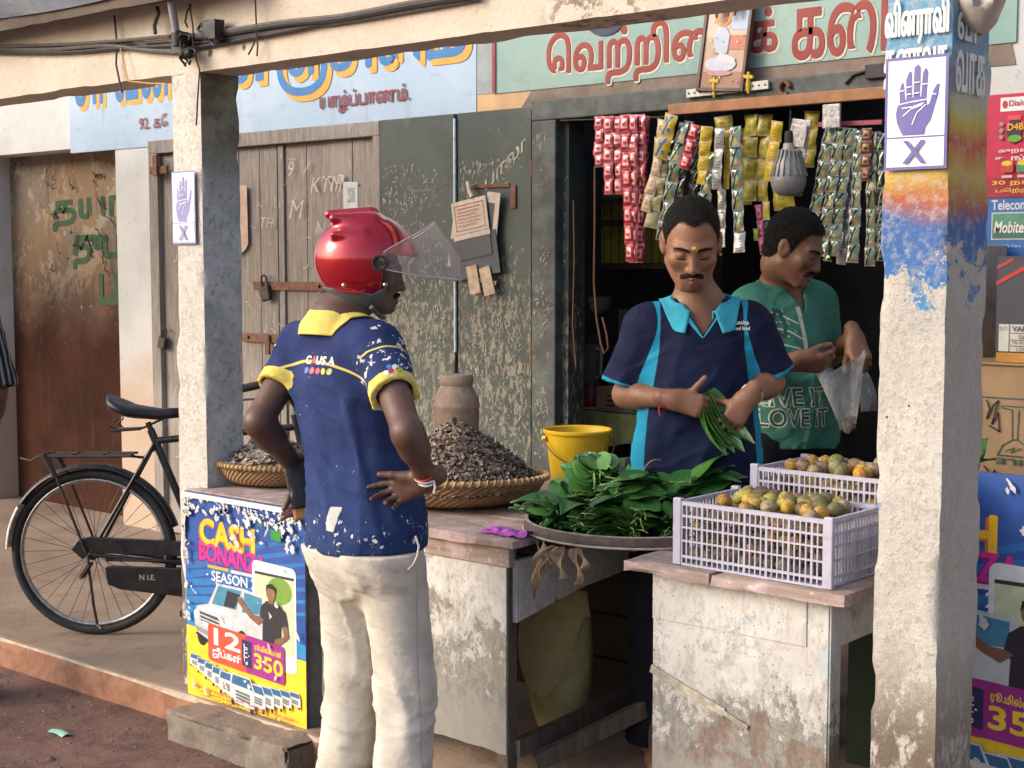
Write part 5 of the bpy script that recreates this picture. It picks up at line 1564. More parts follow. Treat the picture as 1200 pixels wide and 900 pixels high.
sachet_strip('pink foil sachet strip, third from the door frame', 'pink', 724, 136, 725, 228, 13, 5, PK, .0)
sachet_strip('long red sachet strip curving lower than its pink neighbours', 'red', 732, 134, 738, 306, 13, 8, PK, -.02, .0)
sachet_strip('longest pink sachet strip with small packs at its foot', 'pink', 742, 134, 742, 308, 12, 8, PK, -.012)
sachet_strip('short pink sachet strip tucked behind the longest pair', 'pink', 752, 134, 751, 212, 12, 4, PK, .01)
sachet_strip('dark red sachet strip at the right of the pink ones', 'red', 757, 136, 749, 308, 10, 8, PK, .03)
MX = 'mixed sachet strips in the middle of the doorway'
sachet_strip('beige sachet strip curving left beside the pink ones', 'beige', 777, 140, 756, 248, 14, 5, MX, -.02, .012)
sachet_strip('blue and yellow banded sachet strip bent over the beige ones', 'blue', 788, 134, 773, 186, 17, 2, MX, -.035)
sachet_strip('khaki green sachet strip with plain packs', 'khaki', 776, 186, 763, 267, 17, 4, MX, -.01)
sachet_strip('silver-green sachet strip slanting left above the man in navy', 'silver', 801, 144, 774, 282, 14, 6, MX, -.02)
sachet_strip('black-green sachet strip directly right of the slanting one', 'black', 808, 142, 792, 250, 12, 5, MX, .0)
sachet_strip('short red sachet strip between the silver and yellow ones', 'red', 815, 146, 801, 198, 13, 3, MX, -.03)
sachet_strip('bright yellow sachet strip of four packs', 'yellow', 829, 148, 821, 216, 14, 4, MX, -.035)
sachet_strip('silver-green sachet strip seen behind the yellow one', 'silver', 832, 178, 824, 250, 16, 3, MX, .02)
sachet_strip('plain silver sachet strip beside the yellow one', 'silver2', 844, 150, 839, 222, 13, 3, MX, -.03)
sachet_strip('thin yellow sachet strip behind the plain silver one', 'yellow', 853, 152, 851, 222, 8, 3, MX, .0)
sachet_strip('grey sachet strip hanging low behind the plain silver one', 'silver2', 846, 222, 846, 290, 10, 3, MX, .02)
sachet_strip('long black-silver sachet strip with a grey pack at its foot', 'silver', 861, 148, 867, 296, 14, 6, MX, -.03, 0, 5, 'silver2')
YL = 'yellow packets hanging behind the light bulb'
sachet_strip('olive packet row at the left of the yellow display', 'olive', 848, 136, 850, 160, 20, 1, YL, .03)
sachet_strip('olive packet strip, left column of the yellow display', 'olive', 880, 134, 878, 236, 20, 4, YL, .045)
sachet_strip('olive packet strip, middle column of the yellow display', 'olive', 896, 134, 893, 236, 16, 4, YL, .05)
sachet_strip('yellow packet strip slanting in front of the display', 'yellow', 912, 142, 899, 212, 15, 3, YL, -.01)
sachet_strip('small yellow packet strip low above the second man', 'olive', 898, 236, 898, 258, 10, 1, YL, .02)
sachet_strip('wide olive packet pair below the light bulb', 'olive', 917, 212, 919, 246, 28, 1, YL, .03)
sachet_strip('olive packet strip right of the light bulb', 'olive', 952, 130, 946, 196, 18, 3, YL, .06)
sachet_strip('magenta sachet strip low beside the second man', 'magenta', 889, 240, 894, 298, 9, 3, 'small bright sachets above the second man', .03)
sachet_strip('blue sachet strip touching the second man\'s hair', 'cyan', 897, 260, 900, 296, 10, 2, 'small bright sachets above the second man', .05)
sachet_strip('lime green sachet low beside the magenta strip', 'lime', 886, 268, 886, 282, 6, 1, 'small bright sachets above the second man', .02)
SG = 'silver-green sachet strips at the right of the doorway'
for i, (x0, y0, x1, y1, n) in enumerate(((979, 150, 957, 262, 6), (992, 150, 970, 306, 8), (1003, 152, 992, 300, 8), (1028, 154, 1024, 300, 7))):
    sachet_strip('dark green sachet strip hanging behind the slanting row, %s from the bulb' % ('nearest', 'second', 'third', 'farthest')[i], 'black', x0, y0, x1, y1, 12, n, 'dark green strips behind the slanting row', .06, 0, i)
for i, (x0, y0, x1, y1, n, kd) in enumerate(((786, 146, 780, 236, 5, 'black'), (818, 150, 812, 232, 5, 'black'), (872, 150, 874, 240, 5, 'olive'), (936, 150, 934, 230, 4, 'olive'))):
    sachet_strip('%s sachet strip far back in the display, %s' % ('dark green' if i < 2 else 'olive', ('left of the short red strip', 'left of the bright yellow strip', 'right of the long black-silver strip', 'just left of the blister pack')[i]), kd, x0, y0, x1, y1, 14, n, 'sachet strips at the back of the display', .09, 0, i)
nm_ = ['first', 'second', 'third', 'fourth', 'fifth', 'sixth', 'seventh']
for i, (x0, y0, x1, y1, w, n, kd, yo) in enumerate(((973, 148, 951, 268, 14, 6, 'silver', -.02), (985, 149, 962, 300, 14, 8, 'silver', -.03), (997, 150, 975, 300, 14, 8, 'silver', -.02), (1005, 152, 985, 310, 12, 8, 'silver2', .02), (1007, 158, 999, 308, 13, 7, 'silver', -.03), (1016, 150, 1014, 212, 12, 4, 'brown', -.04), (1023, 155, 1019, 312, 12, 7, 'silver', -.02), (1031, 156, 1030, 306, 12, 7, 'black', -.02))):
    kdn = dict(silver='silver-green', silver2='plain silver', brown='brown', black='black-green')[kd]
    sachet_strip('%s sachet strip, %s of the slanting row beside the painted post' % (kdn, ('first', 'second', 'third', 'fourth', 'fifth', 'sixth', 'seventh', 'eighth')[i]), kd, x0, y0, x1, y1, w, n, SG, yo, 0, i)
m_blister = flat('crinkled clear blister', (.42, .41, .42), .2, .4, 60, .8, metal=.3)
t = thing('blister_pack', 'grey blister pack hanging tilted beside the light bulb', 'blister pack', tuple(at(940, 140, Y=HY - .05)), (0, R(10), 0))
b = MB(); b.box((-.04, -.004, -.17), (.04, .004, 0)); b.box((-.034, -.014, -.10), (.034, -.0045, -.02)); b.build('pack', m_blister, t, world=False, bev=.003)
t = thing('blister_pack', 'black and white pack hanging highest under the wooden batten', 'blister pack', tuple(at(975, 122, Y=HY - .05)), (0, 0, 0))
b = MB(); b.box((-.035, -.006, -.085), (.035, .006, 0)); b.build('pack', m_blister, t, world=False, bev=.003)
p = at(1000, 144, Y=HY - .02)
b = MB(); b.bar(at(960, 146, Y=HY), at(1034, 143, Y=HY), .012, .016); b.build('hanging_rail', flat('pink plastic rail', (.36, .06, .10), .5, .2, 30, .1), label='pink rail carrying the silver-green sachet strips', cat='rail')
# light bulb
bp = at(925, 168, Y=HY - .06)
t = thing('light_bulb', 'large unlit grey LED bulb with a finned collar hanging in the doorway', 'light bulb', tuple(bp))
m_fin = flat('grey finned aluminium', (.30, .30, .28), .5, .1, 30, .1, metal=.2)
k = 1.16
b = MB(); b.lathe([(.018 * k, .0), (.022 * k, -.02 * k), (.046 * k, -.065 * k), (.052 * k, -.105 * k)], (0, 0, 0), 32)
for i in range(18):
    a = 2 * math.pi * i / 18; c, s_ = math.cos(a), math.sin(a)
    b.bar((.030 * k * c, .030 * k * s_, -.02 * k), (.055 * k * c, .055 * k * s_, -.103 * k), .004, .012)
b.build('heat_sink', m_fin, t, world=False)
b = MB(); b.lathe([(.052 * k, -.104 * k), (.055 * k, -.108 * k), (.055 * k, -.125 * k), (.047 * k, -.150 * k), (.028 * k, -.162 * k), (0, -.165 * k)], (0, 0, 0), 32); b.build('globe', flat('frosted grey bulb', (.22, .22, .225), .4, .1, 30, 0), t, world=False)
b = MB(); b.lathe([(0, .045), (.014, .045), (.018, .035), (.018, .0), (0, -.001)], (0, 0, 0), 20); b.tube([(0, 0, .044), (.004, 0, .12)], .003, 6); b.build('socket', m_tyre, t, world=False)

# ================================================================== INSIDE THE SHOP
def Pi(px, py, Y): return at(px, py, Y=Y)
t = thing('shelf', 'dark wooden wall shelf holding rows of dull yellow packets inside the shop', 'shelf', (-3.6, 5.75, PZ))
xl, xr = Pi(668, 300, 5.6).x, Pi(800, 300, 5.6).x
for py in (236, 312, 262): 
    b = MB(); z = Pi(700, py, 5.6).z; b.box((xl, 5.6, z - .012), (xr, 5.9, z + .012)); b.build('board', m_darkwood, t)
b = MB(); b.box((xl - .03, 5.6, PZ), (xl, 5.9, 2.6)); b.box((xr, 5.6, PZ), (xr + .03, 5.9, 2.6)); b.build('upright', m_darkwood, t)
mpk = flat('dull yellow packet', (.40, .33, .06), .6, .35, 6, .2)
rr = random.Random(2)
for row, py in enumerate((312, 262)):
    z = Pi(700, py, 5.6).z + .014; n = 14
    for i in range(n):
        w = (xr - xl) / n; b = MB(); h = (.16 if row else .19) + rr.uniform(-.01, .01)
        b.box((xl + w * i + .004, 5.615, z), (xl + w * (i + 1) - .004, 5.73, z + h)); b.build('packet', mpk, label='dull yellow packet in the %s row on the dark shelf' % ('upper' if row else 'lower'), cat='packet', group='yellow packets on the %s shelf board' % ('upper' if row else 'lower'), bev=.003)
zt_ = Pi(710, 481, 5.25).z
xl, xr = Pi(668, 490, 5.25).x, Pi(775, 490, 5.25).x
t = thing('table', 'table inside the shop covered with a greenish-yellow cloth', 'table', ((xl + xr) / 2, 5.5, PZ))
b = MB()
def tc(u, v):
    x = xl + (xr - xl) * u; n = .006 * math.sin(u * 40) + .01 * float(fbm(u * 4, v * 2, 0, 3, 2, 3))
    if v < .5: return (x, 5.25 + n * (1 - v * 2) , zt_ - .15 * (1 - v * 2) * (1 + .06 * math.sin(u * 17)))
    return (x, 5.25 + (v - .5) * 2 * .55, zt_)
b.grid(tc, 60, 12); b.build('cloth', flat('greenish-yellow cloth', (.36, .34, .13), .85, .2, 20, .3), t)
b = MB(); b.box((xl, 5.262, zt_ - .03), (xr, 5.79, zt_ - .004)); b.build('top', m_darkwood, t)
for x in (xl + .03, xr - .03):
    for y in (5.29, 5.76):
        b = MB(); b.box((x - .025, y - .025, PZ), (x + .025, y + .025, zt_ - .03)); b.build('leg', m_darkwood, t)
m_card = flat('brown cardboard', (.36, .235, .13), .8, .14, 8, .25)
for i, (a0, a1, yb, yt, lab) in enumerate(((698, 724, 480, 455, 'small brown carton beside the red mixer inside the shop'), (724, 760, 481, 462, 'longer brown carton right of the smaller one inside the shop'))):
    p0, p1 = Pi(a0, yb, 5.30), Pi(a1, yt, 5.30); t = thing('carton', lab, 'box', ((p0.x + p1.x) / 2, 5.36, zt_))
    b = MB(); b.box((p0.x, 5.30, zt_ + .001), (p1.x - .004, 5.46, p1.z)); b.build('case', m_card, t, bev=.003)
    S = Sheet((p0.x + (p1.x - p0.x) * .5, 5.2992, p1.z - .02), (1, 0, 0), (0, 0, -1), (0, -1, 0), .0006)
    for k in range(3): S.rect(.0, .012 + .022 * k, .045, .022 + .022 * k, (.05, .035, .025))
    S.build('print', t)
# red mixer with a clear jar
c = Pi(686, 478, 5.36); t = thing('mixer', 'dark red kitchen mixer with a clear tall jar on the cloth-covered table', 'mixer', (c.x, 5.40, zt_))
b = MB(); b.lathe([(0, 0), (.075, 0), (.080, .02), (.072, .07), (.055, .10), (0, .10)], (0, 0, 0), 28); b.build('base', flat('dark red plastic', (.20, .008, .03), .35, .15, 20, 0), t, world=False)
m_glass = mat('clear greyish plastic', lambda g: dict(base=(.75, .8, .82), rough=.12, trans=.9, ior=1.2))
b = MB(); b.lathe([(.038, .10), (.05, .20), (.055, .29), (.052, .29), (.036, .105)], (0, 0, 0), 24); b.build('jar', m_glass, t, world=False)
b = MB(); b.lathe([(.056, .29), (.058, .31), (.03, .32), (0, .325)], (0, 0, 0), 24); b.build('lid', m_tyre, t, world=False)
b = MB(); b.tube([(.05, -.02, .27), (.085, -.03, .26), (.08, -.03, .15), (.045, -.02, .13)], .007, 6); b.build('handle', flat('pale handle', (.4, .42, .44), .4, .1, 20, 0), t, world=False)
# bowl-lamp and shelf above, bottles
t = thing('wall_shelf', 'short pale shelf board high inside the shop above a white bowl', 'shelf', tuple(Pi(705, 330, 5.9)))
b = MB(); a, q = Pi(672, 338, 5.9), Pi(722, 318, 5.9); b.box((a.x, 5.9, q.z - .09), (q.x + .1, 6.1, q.z)); b.build('board', flat('pale green board', (.16, .17, .14), .8, .2, 12, .2), t)
b = MB(); c = Pi(692, 352, 5.6); b.lathe([(0, -.07), (.05, -.066), (.09, -.035), (.105, .02), (.10, .02), (.085, -.03), (.045, -.058), (0, -.062)], c, 28)
b.tube([c + Vector((0, 0, -.06)), c + Vector((0, .0, .30))], .004, 6)
b.build('lamp_shade', flat('greyish white enamel', (.30, .32, .35), .4, .1, 20, 0), label='greyish white enamel bowl lamp hanging unlit left of the man in navy', cat='lamp')
for i, (px, py, h, cl_, lab) in enumerate(((716, 362, .10, (.02, .10, .22), 'small blue bottle behind the shoulder of the man in navy'), (722, 400, .16, (.30, .29, .24), 'pale carton behind the sleeve of the man in navy'), (706, 400, .12, (.03, .05, .08), 'dark bottle inside the shop beside the hanging cord'))):
    c = Pi(px, py, 5.8); t = thing('bottle' if i != 1 else 'carton', lab, 'bottle' if i != 1 else 'box', tuple(c)); b = MB()
    if i != 1: b.lathe([(0, 0), (.03, 0), (.032, .01), (.032, h * .7), (.014, h * .85), (.014, h), (0, h)], (0, 0, 0), 16)
    else: b.box((-.06, -.04, -.1), (.06, .04, h))
    b.build('body', flat('bottle colour %d' % i, cl_, .35, .2, 20, 0), t, world=False)
t = thing('rack', 'dark rack inside the shop behind the man in navy', 'rack', (-3.45, 5.9, PZ))
b = MB(); z = Pi(700, 404, 5.7).z; b.box((Pi(672, 404, 5.7).x, 5.70, z - .02), (Pi(760, 404, 5.7).x, 5.95, z)); b.build('board', m_darkwood, t)
for px in (674, 756):
    x = Pi(px, 404, 5.7).x; b = MB(); b.box((x - .015, 5.72, PZ), (x + .015, 5.93, z - .02)); b.build('upright', m_darkwood, t)
# cords hanging in the doorway
m_cord = flat('brown cord', (.17, .075, .045), .7, .2, 60, .2)
b = MB(); q = [(697, 195), (697, 260), (696, 330), (699, 372), (704, 402), (708, 414), (713, 408), (711, 392), (706, 372)]
b.tube([at(x, y, Y=WY + .02) for x, y in q], .0045, 6); b.build('cord', m_cord, label='brown cord hanging in a loop in the doorway beside the door frame', cat='cord')
b = MB(); q = [(672, 235), (673, 300), (671, 380), (675, 430)]; b.tube([at(x, y, Y=WY - .03) for x, y in q], .003, 6); b.build('cord', m_cord, label='thin straight cord running down the inner door edge', cat='cord')

# ================================================================== THE STACK AT THE RIGHT EDGE
S = Sheet((at(1163, 112, Y=WY - .012).x - .055, WY - .012, 2.165), (1, 0, 0), (0, 0, -1), (0, -1, 0), .0008)
W1, H1 = .46, .345
S.rect(0, 0, W1, H1, (.50, .012, .07)); S.rect(0, H1 * .80, W1, H1, (.34, .01, .05)); S.rect(.085, .012, .40, .058, (.72, .72, .72))
S.text('Dialog', .115, .022, .026, ink((.33, .02, .06)), bold=.02); S.disc(.101, .035, .009, (.45, .03, .05), ry=.013)
S.disc(.135, .125, .026, (.02, .018, .03), ry=.042); S.rect(.112, .072, .158, .088, (.62, .06, .10)); S.text('D4B', .113, .10, .022, ink((.75, .35, .02)), bold=.05); S.disc(.138, .150, .024, (.12, .35, .03), ry=.012)
for k in range(3): S.disc(.092, .10 + .022 * k, .007, (.25, .3, .33))
S.text('\u0b95\u0bc1\u0bb1\u0bc8\u0ba8\u0bcd\u0ba4 \u0b95\u0b9f\u0bcd\u0b9f\u0ba3\u0bae\u0bcd', .085, .182, .018, ink((.70, .68, .68)), w=.33, bold=.03); S.text('\u0b89\u0b99\u0bcd\u0b95\u0bb3\u0bc1\u0b95\u0bcd\u0b95\u0bc1', .075, .205, .018, ink((.70, .68, .68)), w=.33, bold=.03)
for k, cl_ in enumerate(((.50, .05, .05), (.05, .25, .12), (.60, .25, .10), (.04, .10, .32))):
    S.rect(.095 + .055 * k, .235, .138 + .055 * k, .262, cl_); S.disc(.116 + .055 * k, .232, .019, (.70, .52, .03), ry=.009); S.rect(.10 + .055 * k, .272, .135 + .055 * k, .280, (.6, .5, .5))
S.text('30 \u0ba8\u0bbe\u0bb3\u0bcd FREE', .07, .288, .020, ink((.72, .50, .03)), w=.30, bold=.03); S.text('\u0baa\u0bc6\u0bb1\u0bcd\u0bb1\u0bc1\u0b95\u0bcd\u0b95\u0bca\u0bb3\u0bcd', .085, .315, .018, ink((.72, .50, .03)), w=.28, bold=.03)
S.build('wall_poster', label='crimson telephone-network poster on the wall at the right edge', cat='poster')
S = Sheet((at(1163, 112, Y=WY - .012).x - .055, WY - .010, 1.818), (1, 0, 0), (0, 0, -1), (0, -1, 0), .0008)
S.poly([(.02, 0), (.42, 0), (.42, .13), (.36, .155), (.20, .235), (.14, .215), (.04, .15)], (.015, .13, .42))
S.text('Telecom', .062, .006, .034, ink((.60, .62, .65)), w=.125, bold=.02); S.rect(.064, .048, .196, .140, (.55, .56, .56)); S.rect(.068, .052, .192, .136, (.03, .13, .12)); S.poly([(.068, .052), (.192, .052), (.192, .085), (.068, .108)], (.07, .26, .18)); S.text('Mobitel', .074, .078, .040, ink((.72, .72, .72)), w=.112, bold=.02, shear=.2)
S.text('We Care. Always', .105, .156, .013, ink((.6, .62, .65)), w=.12)
S.build('wall_poster', label='blue telephone-company banner with rounded foot below the crimson poster', cat='poster')
b = MB(); rough_box(b, (-2.03, WY - .004, 1.56), (-1.5, WY + .005, 1.72), .03, .004, 14, 0, 4, 0); b.build('bare_patch', m_cement, shop)
YS = 4.40
def Sx(px, py): return at(px, py, Y=YS)
zt0, zt1 = Sx(1180, 426).z, Sx(1180, 300).z
t = thing('carton', 'large brown carton marked fragile, upside down, under the dark box', 'box', (-1.55, 4.6, .75))
xL = -1.90; zb = .735
b = MB(); b.box((xL, YS, zb), (xL + .62, YS + .40, zt0)); b.box((xL - .0, YS - .012, zt0 - .006), (xL + .62, YS + .2, zt0 + .002)); b.build('case', m_card, t, bev=.003)
S = Sheet((xL, YS - .0008, zt0), (1, 0, 0), (0, 0, -1), (0, -1, 0), .0006)
uL = lambda px: Sx(px, 500).x - xL
vL = lambda py: zt0 - Sx(1180, py).z
GRN = (.03, .10, .07)
S.rect(0, vL(466), .62, vL(468), GRN)
q = lambda pts: [(uL(x), vL(y)) for x, y in pts]
S.line(q([(1173, 476), (1203, 476)]), .004, GRN); S.line(q([(1173, 478), (1186, 480), (1187, 515), (1176, 522), (1170, 534), (1205, 534)]), .004, GRN); S.line(q([(1194, 480), (1193, 514), (1200, 519)]), .004, GRN); S.line(q([(1187, 515), (1193, 514)]), .004, GRN); S.line(q([(1180, 528), (1190, 524), (1186, 530), (1198, 524)]), .003, GRN)
a, f = tri_text('FRAGILE', .02); mx = a[:, :2].max(0); h = vL(544) - vL(537)
S.mb.add([S.P(uL(1168) + .26 * (1 - x / mx[0]), vL(537) + h * (y / mx[1])) for x, y, _ in a], f, S.mi(ink(GRN))); S.k += 1
for body in ([(1156, 470), (1160, 480), (1157, 492), (1164, 476), (1170, 470), (1163, 498), (1170, 484), (1172, 506), (1160, 500)], [(1155, 548), (1162, 556), (1158, 568), (1168, 552), (1171, 566), (1157, 560)]):
    S.line(q(body), .005, (.015, .012, .03))
S.build('print', t)
b = MB(); b.box((xL + .02, YS + .02, PZ), (xL + .64, YS + .42, zb - .002)); t = thing('carton', 'plain brown carton at the bottom of the stack behind the large poster', 'box', (-1.55, 4.6, PZ)); b.build('case', m_card, t, bev=.003)
t = thing('carton', 'dark slate box with red stripes and a white label on top of the brown carton', 'box', (-1.5, 4.6, zt0))
xB = Sx(1166, 350).x; zA = Sx(1180, 413).z
b = MB(); b.box((xB, YS + .01, zA), (xB + .55, YS + .36, zt1)); b.build('case', flat('slate printed card', (.045, .05, .075), .55, .15, 12, .1), t, bev=.003)
b = MB(); b.box((xB + .005, YS + .005, zt0 + .003), (xB + .53, YS + .35, zA - .001)); b.build('tray_base', flat('orange card edge', (.45, .22, .05), .8, .15, 14, .1), t, bev=.002)
S = Sheet((xB, YS + .0092, zt1), (1, 0, 0), (0, 0, -1), (0, -1, 0), .0006)
uB = lambda px: Sx(px, 350).x - xB
vB = lambda py: zt1 - Sx(1180, py).z
S.poly([(0, vB(312)), (uB(1184), vB(302)), (uB(1186), vB(305)), (0, vB(316))], (.48, .03, .03)); S.poly([(0, vB(330)), (uB(1200), vB(310)), (uB(1202), vB(315)), (0, vB(335))], (.48, .03, .03))
S.rect(.012, vB(380), .40, vB(412), (.55, .54, .50)); 
for y in (390, 398, 405): S.rect(.05, vB(y), .40, vB(y) + .002, (.03, .03, .03))
S.rect(.045, vB(380), .047, vB(412), (.03, .03, .03))
S.text('VARIETY', .055, vB(382), .017, ink((.03, .03, .03)), bold=.01); S.text('Size', .075, vB(392), .013, ink((.03, .03, .03))); S.text('TBL/BC/JK', .055, vB(399.5), .012, ink((.03, .03, .03))); S.text('217', .014, vB(383), .012, ink((.03, .03, .03))); S.text('LOCK', .07, vB(406.5), .012, ink((.03, .03, .03)))
S.build('label', t)
b = MB(); b.box((-1.985, WY - .25, 1.20), (-1.90, WY - .03, 1.66)); b.build('post', flat('pale stained timber', (.40, .34, .29), .85, .2, 10, .4), label='pale stained timber post behind the painted post beside the boxes', cat='post', bev=.006)

# ================================================================== UP ON THE BEAM: CABLES, PIPE, BRACKET, TARPAULIN
m_cab = flat('grey weathered cable', (.095, .085, .085), .7, .25, 60, .3)
m_cabd = flat('black cable', (.022, .02, .022), .6, .25, 60, .2)
BY = 3.108
rr = random.Random(4)
paths = [[(-40, 58), (60, 57), (140, 52), (205, 48)], [(-40, 62), (70, 61), (140, 56), (210, 53)], [(-40, 54), (60, 53), (130, 49), (200, 43)], [(-40, 60), (100, 60), (150, 50), (206, 58), (300, 45)], [(-40, 56), (50, 58), (120, 53), (170, 58), (206, 62)],
         [(205, 47), (250, 42), (330, 30), (400, 22), (480, 8), (560, -6)], [(208, 52), (260, 46), (330, 34), (400, 26), (480, 12), (560, -2)], [(212, 58), (250, 52), (330, 38), (400, 24), (490, 5), (560, -8)], [(205, 44), (240, 40), (330, 27), (400, 19), (480, 4), (560, -10)]]
b = MB()
for i, P_ in enumerate(paths):
    pts = [at(x, y + rr.uniform(-1, 1), Y=BY - .006 * (i % 3)) for x, y in P_]
    # smooth the run
    Q = []
    for k in range(len(pts) - 1):
        p0, p1, p2, p3 = pts[max(k - 1, 0)], pts[k], pts[k + 1], pts[min(k + 2, len(pts) - 1)]
        for s_ in range(8):
            t_ = s_ / 8; Q.append(.5 * ((2 * p1) + (p2 - p0) * t_ + (2 * p0 - 5 * p1 + 4 * p2 - p3) * t_ ** 2 + (-p0 + 3 * p1 - 3 * p2 + p3) * t_ ** 3))
    Q.append(pts[-1]); b.tube(Q, rr.uniform(.006, .0095), 7, mi=i % 2)
b.build('cable_bundle', [m_cab, m_cabd], label='sagging bundle of grey and black cables running along the beam', cat='cables')
t = thing('pipe', 'grey metal pipe dropping at a slant onto the beam bracket', 'pipe', tuple(at(208, 46, Y=3.06)))
b = MB(); b.tube([at(196, -20, Y=3.02), at(208, 45, Y=3.06)], .0135, 14); b.build('tube', flat('galvanised pipe', (.30, .30, .32), .5, .2, 30, .2, metal=.4), t)
b = MB(); b.lathe([(.0, -.02), (.018, -.02), (.018, .03), (0, .03)], at(208, 47, Y=3.06), 14); b.build('clamp', m_cabd, t)
t = thing('insulator_bracket', 'black shackle bracket with wire loops where the pipe meets the beam', 'bracket', tuple(at(217, 58, Y=3.07)))
b = MB()
c = at(212, 52, Y=3.075); b.box(c - Vector((.03, .02, .035)), c + Vector((.025, .02, .04)))
c = at(219, 62, Y=3.07); b.lathe([(0, -.03), (.016, -.03), (.022, -.01), (.012, 0), (.022, .01), (.016, .03), (0, .03)], c, 14, axis='X')
b.build('shackle', m_cabd, t, bev=.004)
for dx, dy, r_ in ((216, 48, .022), (222, 66, .026), (217, 70, .020)):
    b = MB(); c = at(dx, dy, Y=3.06); b.tube([c + Vector((r_ * math.cos(a), .01 * math.sin(2 * a), r_ * math.sin(a))) for a in np.linspace(0, 5.6, 24)], .0042, 6); b.build('wire_loop', m_cabd, t)
t = thing('junction_box', 'small black junction clamp hanging on the cables right of the pipe', 'clamp', tuple(at(250, 40, Y=3.08)))
b = MB(); c = at(251, 36, Y=3.075); rough_box(b, tuple(c - Vector((.032, .022, .030))), tuple(c + Vector((.030, .02, .035))), .01, .004, 30, 0, 6, .005); b.build('body', m_cabd, t)
b = MB(); b.tube([at(240, 34, Y=3.07), at(236, 28, Y=3.07), at(232, 34, Y=3.07), at(238, 40, Y=3.07), at(246, 46, Y=3.07), at(251, 54, Y=3.07), at(256, 46, Y=3.07)], .006, 6); b.build('loop', m_cabd, t)
def wire(label, pts, r_, m_, Y=3.10):
    b = MB(); b.tube([at(x, y, Y=Y) for x, y in pts], r_, 6); b.build('wire', m_, label=label, cat='wire')
wire('black tar-like wire running down the beam left of the slim post', [(134, 18), (136, 40), (137, 52), (136, 75), (139, 90), (142, 106), (143, 108)], .004, m_cabd, 3.100)
wire('yellow wire bent along the underside of the beam', [(141, 56), (146, 76), (150, 95), (160, 96), (178, 98), (195, 98)], .0026, flat('yellow wire', (.48, .29, .05), .5, .1, 40, 0), 3.095)
wire('thin wire trailing from the bracket down the slim post', [(222, 5), (226, 30), (227, 60), (234, 82), (232, 110), (230, 147)], .003, m_cabd, 3.085)
wire('frayed string hanging over the beam right of the junction clamp', [(299, -5), (300, 20), (301, 42), (296, 55), (291, 64)], .003, m_cabd, 3.09)
wire('second frayed string end beside the first one', [(301, 42), (302, 54), (301, 66)], .003, m_cabd, 3.088)
wire('dark rag of wire hanging left of the pipe', [(184, 8), (186, 16), (183, 24), (181, 30), (182, 40)], .007, m_cabd, 3.08)
wire('looped thin string hanging just right of the pipe', [(224, 6), (219, 14), (217, 26), (220, 32)], .0035, m_cabd, 3.075)
# tarpaulin over the eave
b = MB()
p0 = at(-60, 42, Y=3.0).x
def tf(u, v):
    x = -8.6 + (8.6 - 3.75) * u; n = float(fbm(x, v * 2, 0, 2.0, 3, 7))
    if v < .45:
        k = v / .45; return (x, 2.985 - .01 * n, 2.515 + .012 * math.sin(x * 3.1) + k * .16)
    k = (v - .45) / .55; return (x, 2.985 + k * .45, 2.675 + .06 * k + .03 * n * math.sin(math.pi * k))
b.grid(tf, 110, 16); b.build('tarpaulin', flat('dark blue tarpaulin', (.012, .020, .052), .55, .3, 5, .4, bd=.01), label='dark blue tarpaulin stretched over the eave at the upper left', cat='tarpaulin')
b = MB(); rough_box(b, (-8.7, 2.99, 2.468), (-3.7, 3.015, 2.530), .05, .006, 8, 0, 3, .01); b.build('fascia', m_roof, shop)

# ================================================================== PICTURE, BATTEN AND SMALL THINGS OVER THE DOOR
p = at(851, 50, Y=WY - .06)
t = thing('framed_picture', 'old framed religious picture hanging tilted over the shop door', 'picture', tuple(p), (R(-4), R(5), 0))
w, h = .105, .185
b = MB()
for lo, hi in (((-w, -.012, -h), (-w + .014, .012, h)), ((w - .014, -.012, -h), (w, .012, h)), ((-w + .014, -.012, h - .014), (w - .014, .012, h)), ((-w + .014, -.012, -h), (w - .014, .012, -h + .014))): b.box(lo, hi)
b.build('frame', flat('dark brown frame', (.075, .035, .022), .5, .3, 30, .2), t, world=False, bev=.002)
S = Sheet((-w + .014, -.004, h - .014), (1, 0, 0), (0, 0, -1), (0, -1, 0), .0006)
pw, ph = 2 * w - .028, 2 * h - .028
S.rect(0, 0, pw, ph, (.42, .28, .20)); S.rect(0, 0, pw, ph * .45, (.50, .38, .30)); S.rect(0, ph * .82, pw, ph, (.28, .13, .08)); S.rect(pw * .45, ph * .42, pw, ph * .58, (.40, .12, .07)); S.rect(pw * .6, ph * .1, pw, ph * .36, (.36, .46, .58))
S.disc(pw * .40, ph * .22, pw * .20, (.60, .20, .05)); S.disc(pw * .40, ph * .235, pw * .10, (.32, .17, .10), ry=pw * .13); S.poly([(pw * .22, ph * .40), (pw * .34, ph * .33), (pw * .48, ph * .33), (pw * .60, ph * .42), (pw * .58, ph * .62), (pw * .24, ph * .62)], (.36, .42, .52)); S.disc(pw * .45, ph * .74, pw * .38, (.42, .46, .55), ry=ph * .085); S.poly([(pw * .40, ph * .60), (pw * .8, ph * .68), (pw * .78, ph * .74), (pw * .36, ph * .70)], (.50, .50, .56)); S.disc(pw * .45, ph * .84, pw * .30, (.42, .20, .22), ry=ph * .03)
for k in range(18): S.disc(pw * random.Random(k).uniform(.05, .95), ph * random.Random(k + 50).uniform(.05, .95), pw * .02, random.Random(k + 90).choice(((.6, .5, .3), (.5, .2, .1), (.3, .35, .4))), inc=False)
S.k += 1
S.build('print', t, world=False)
b = MB()
for dx in (-.03, .02, .05): b.tube([p + Vector((dx, -.025, .23)), p + Vector((dx + .008, -.03, .16)), p + Vector((dx + .004, -.03, .09))], [.012, .016, .004], 8)
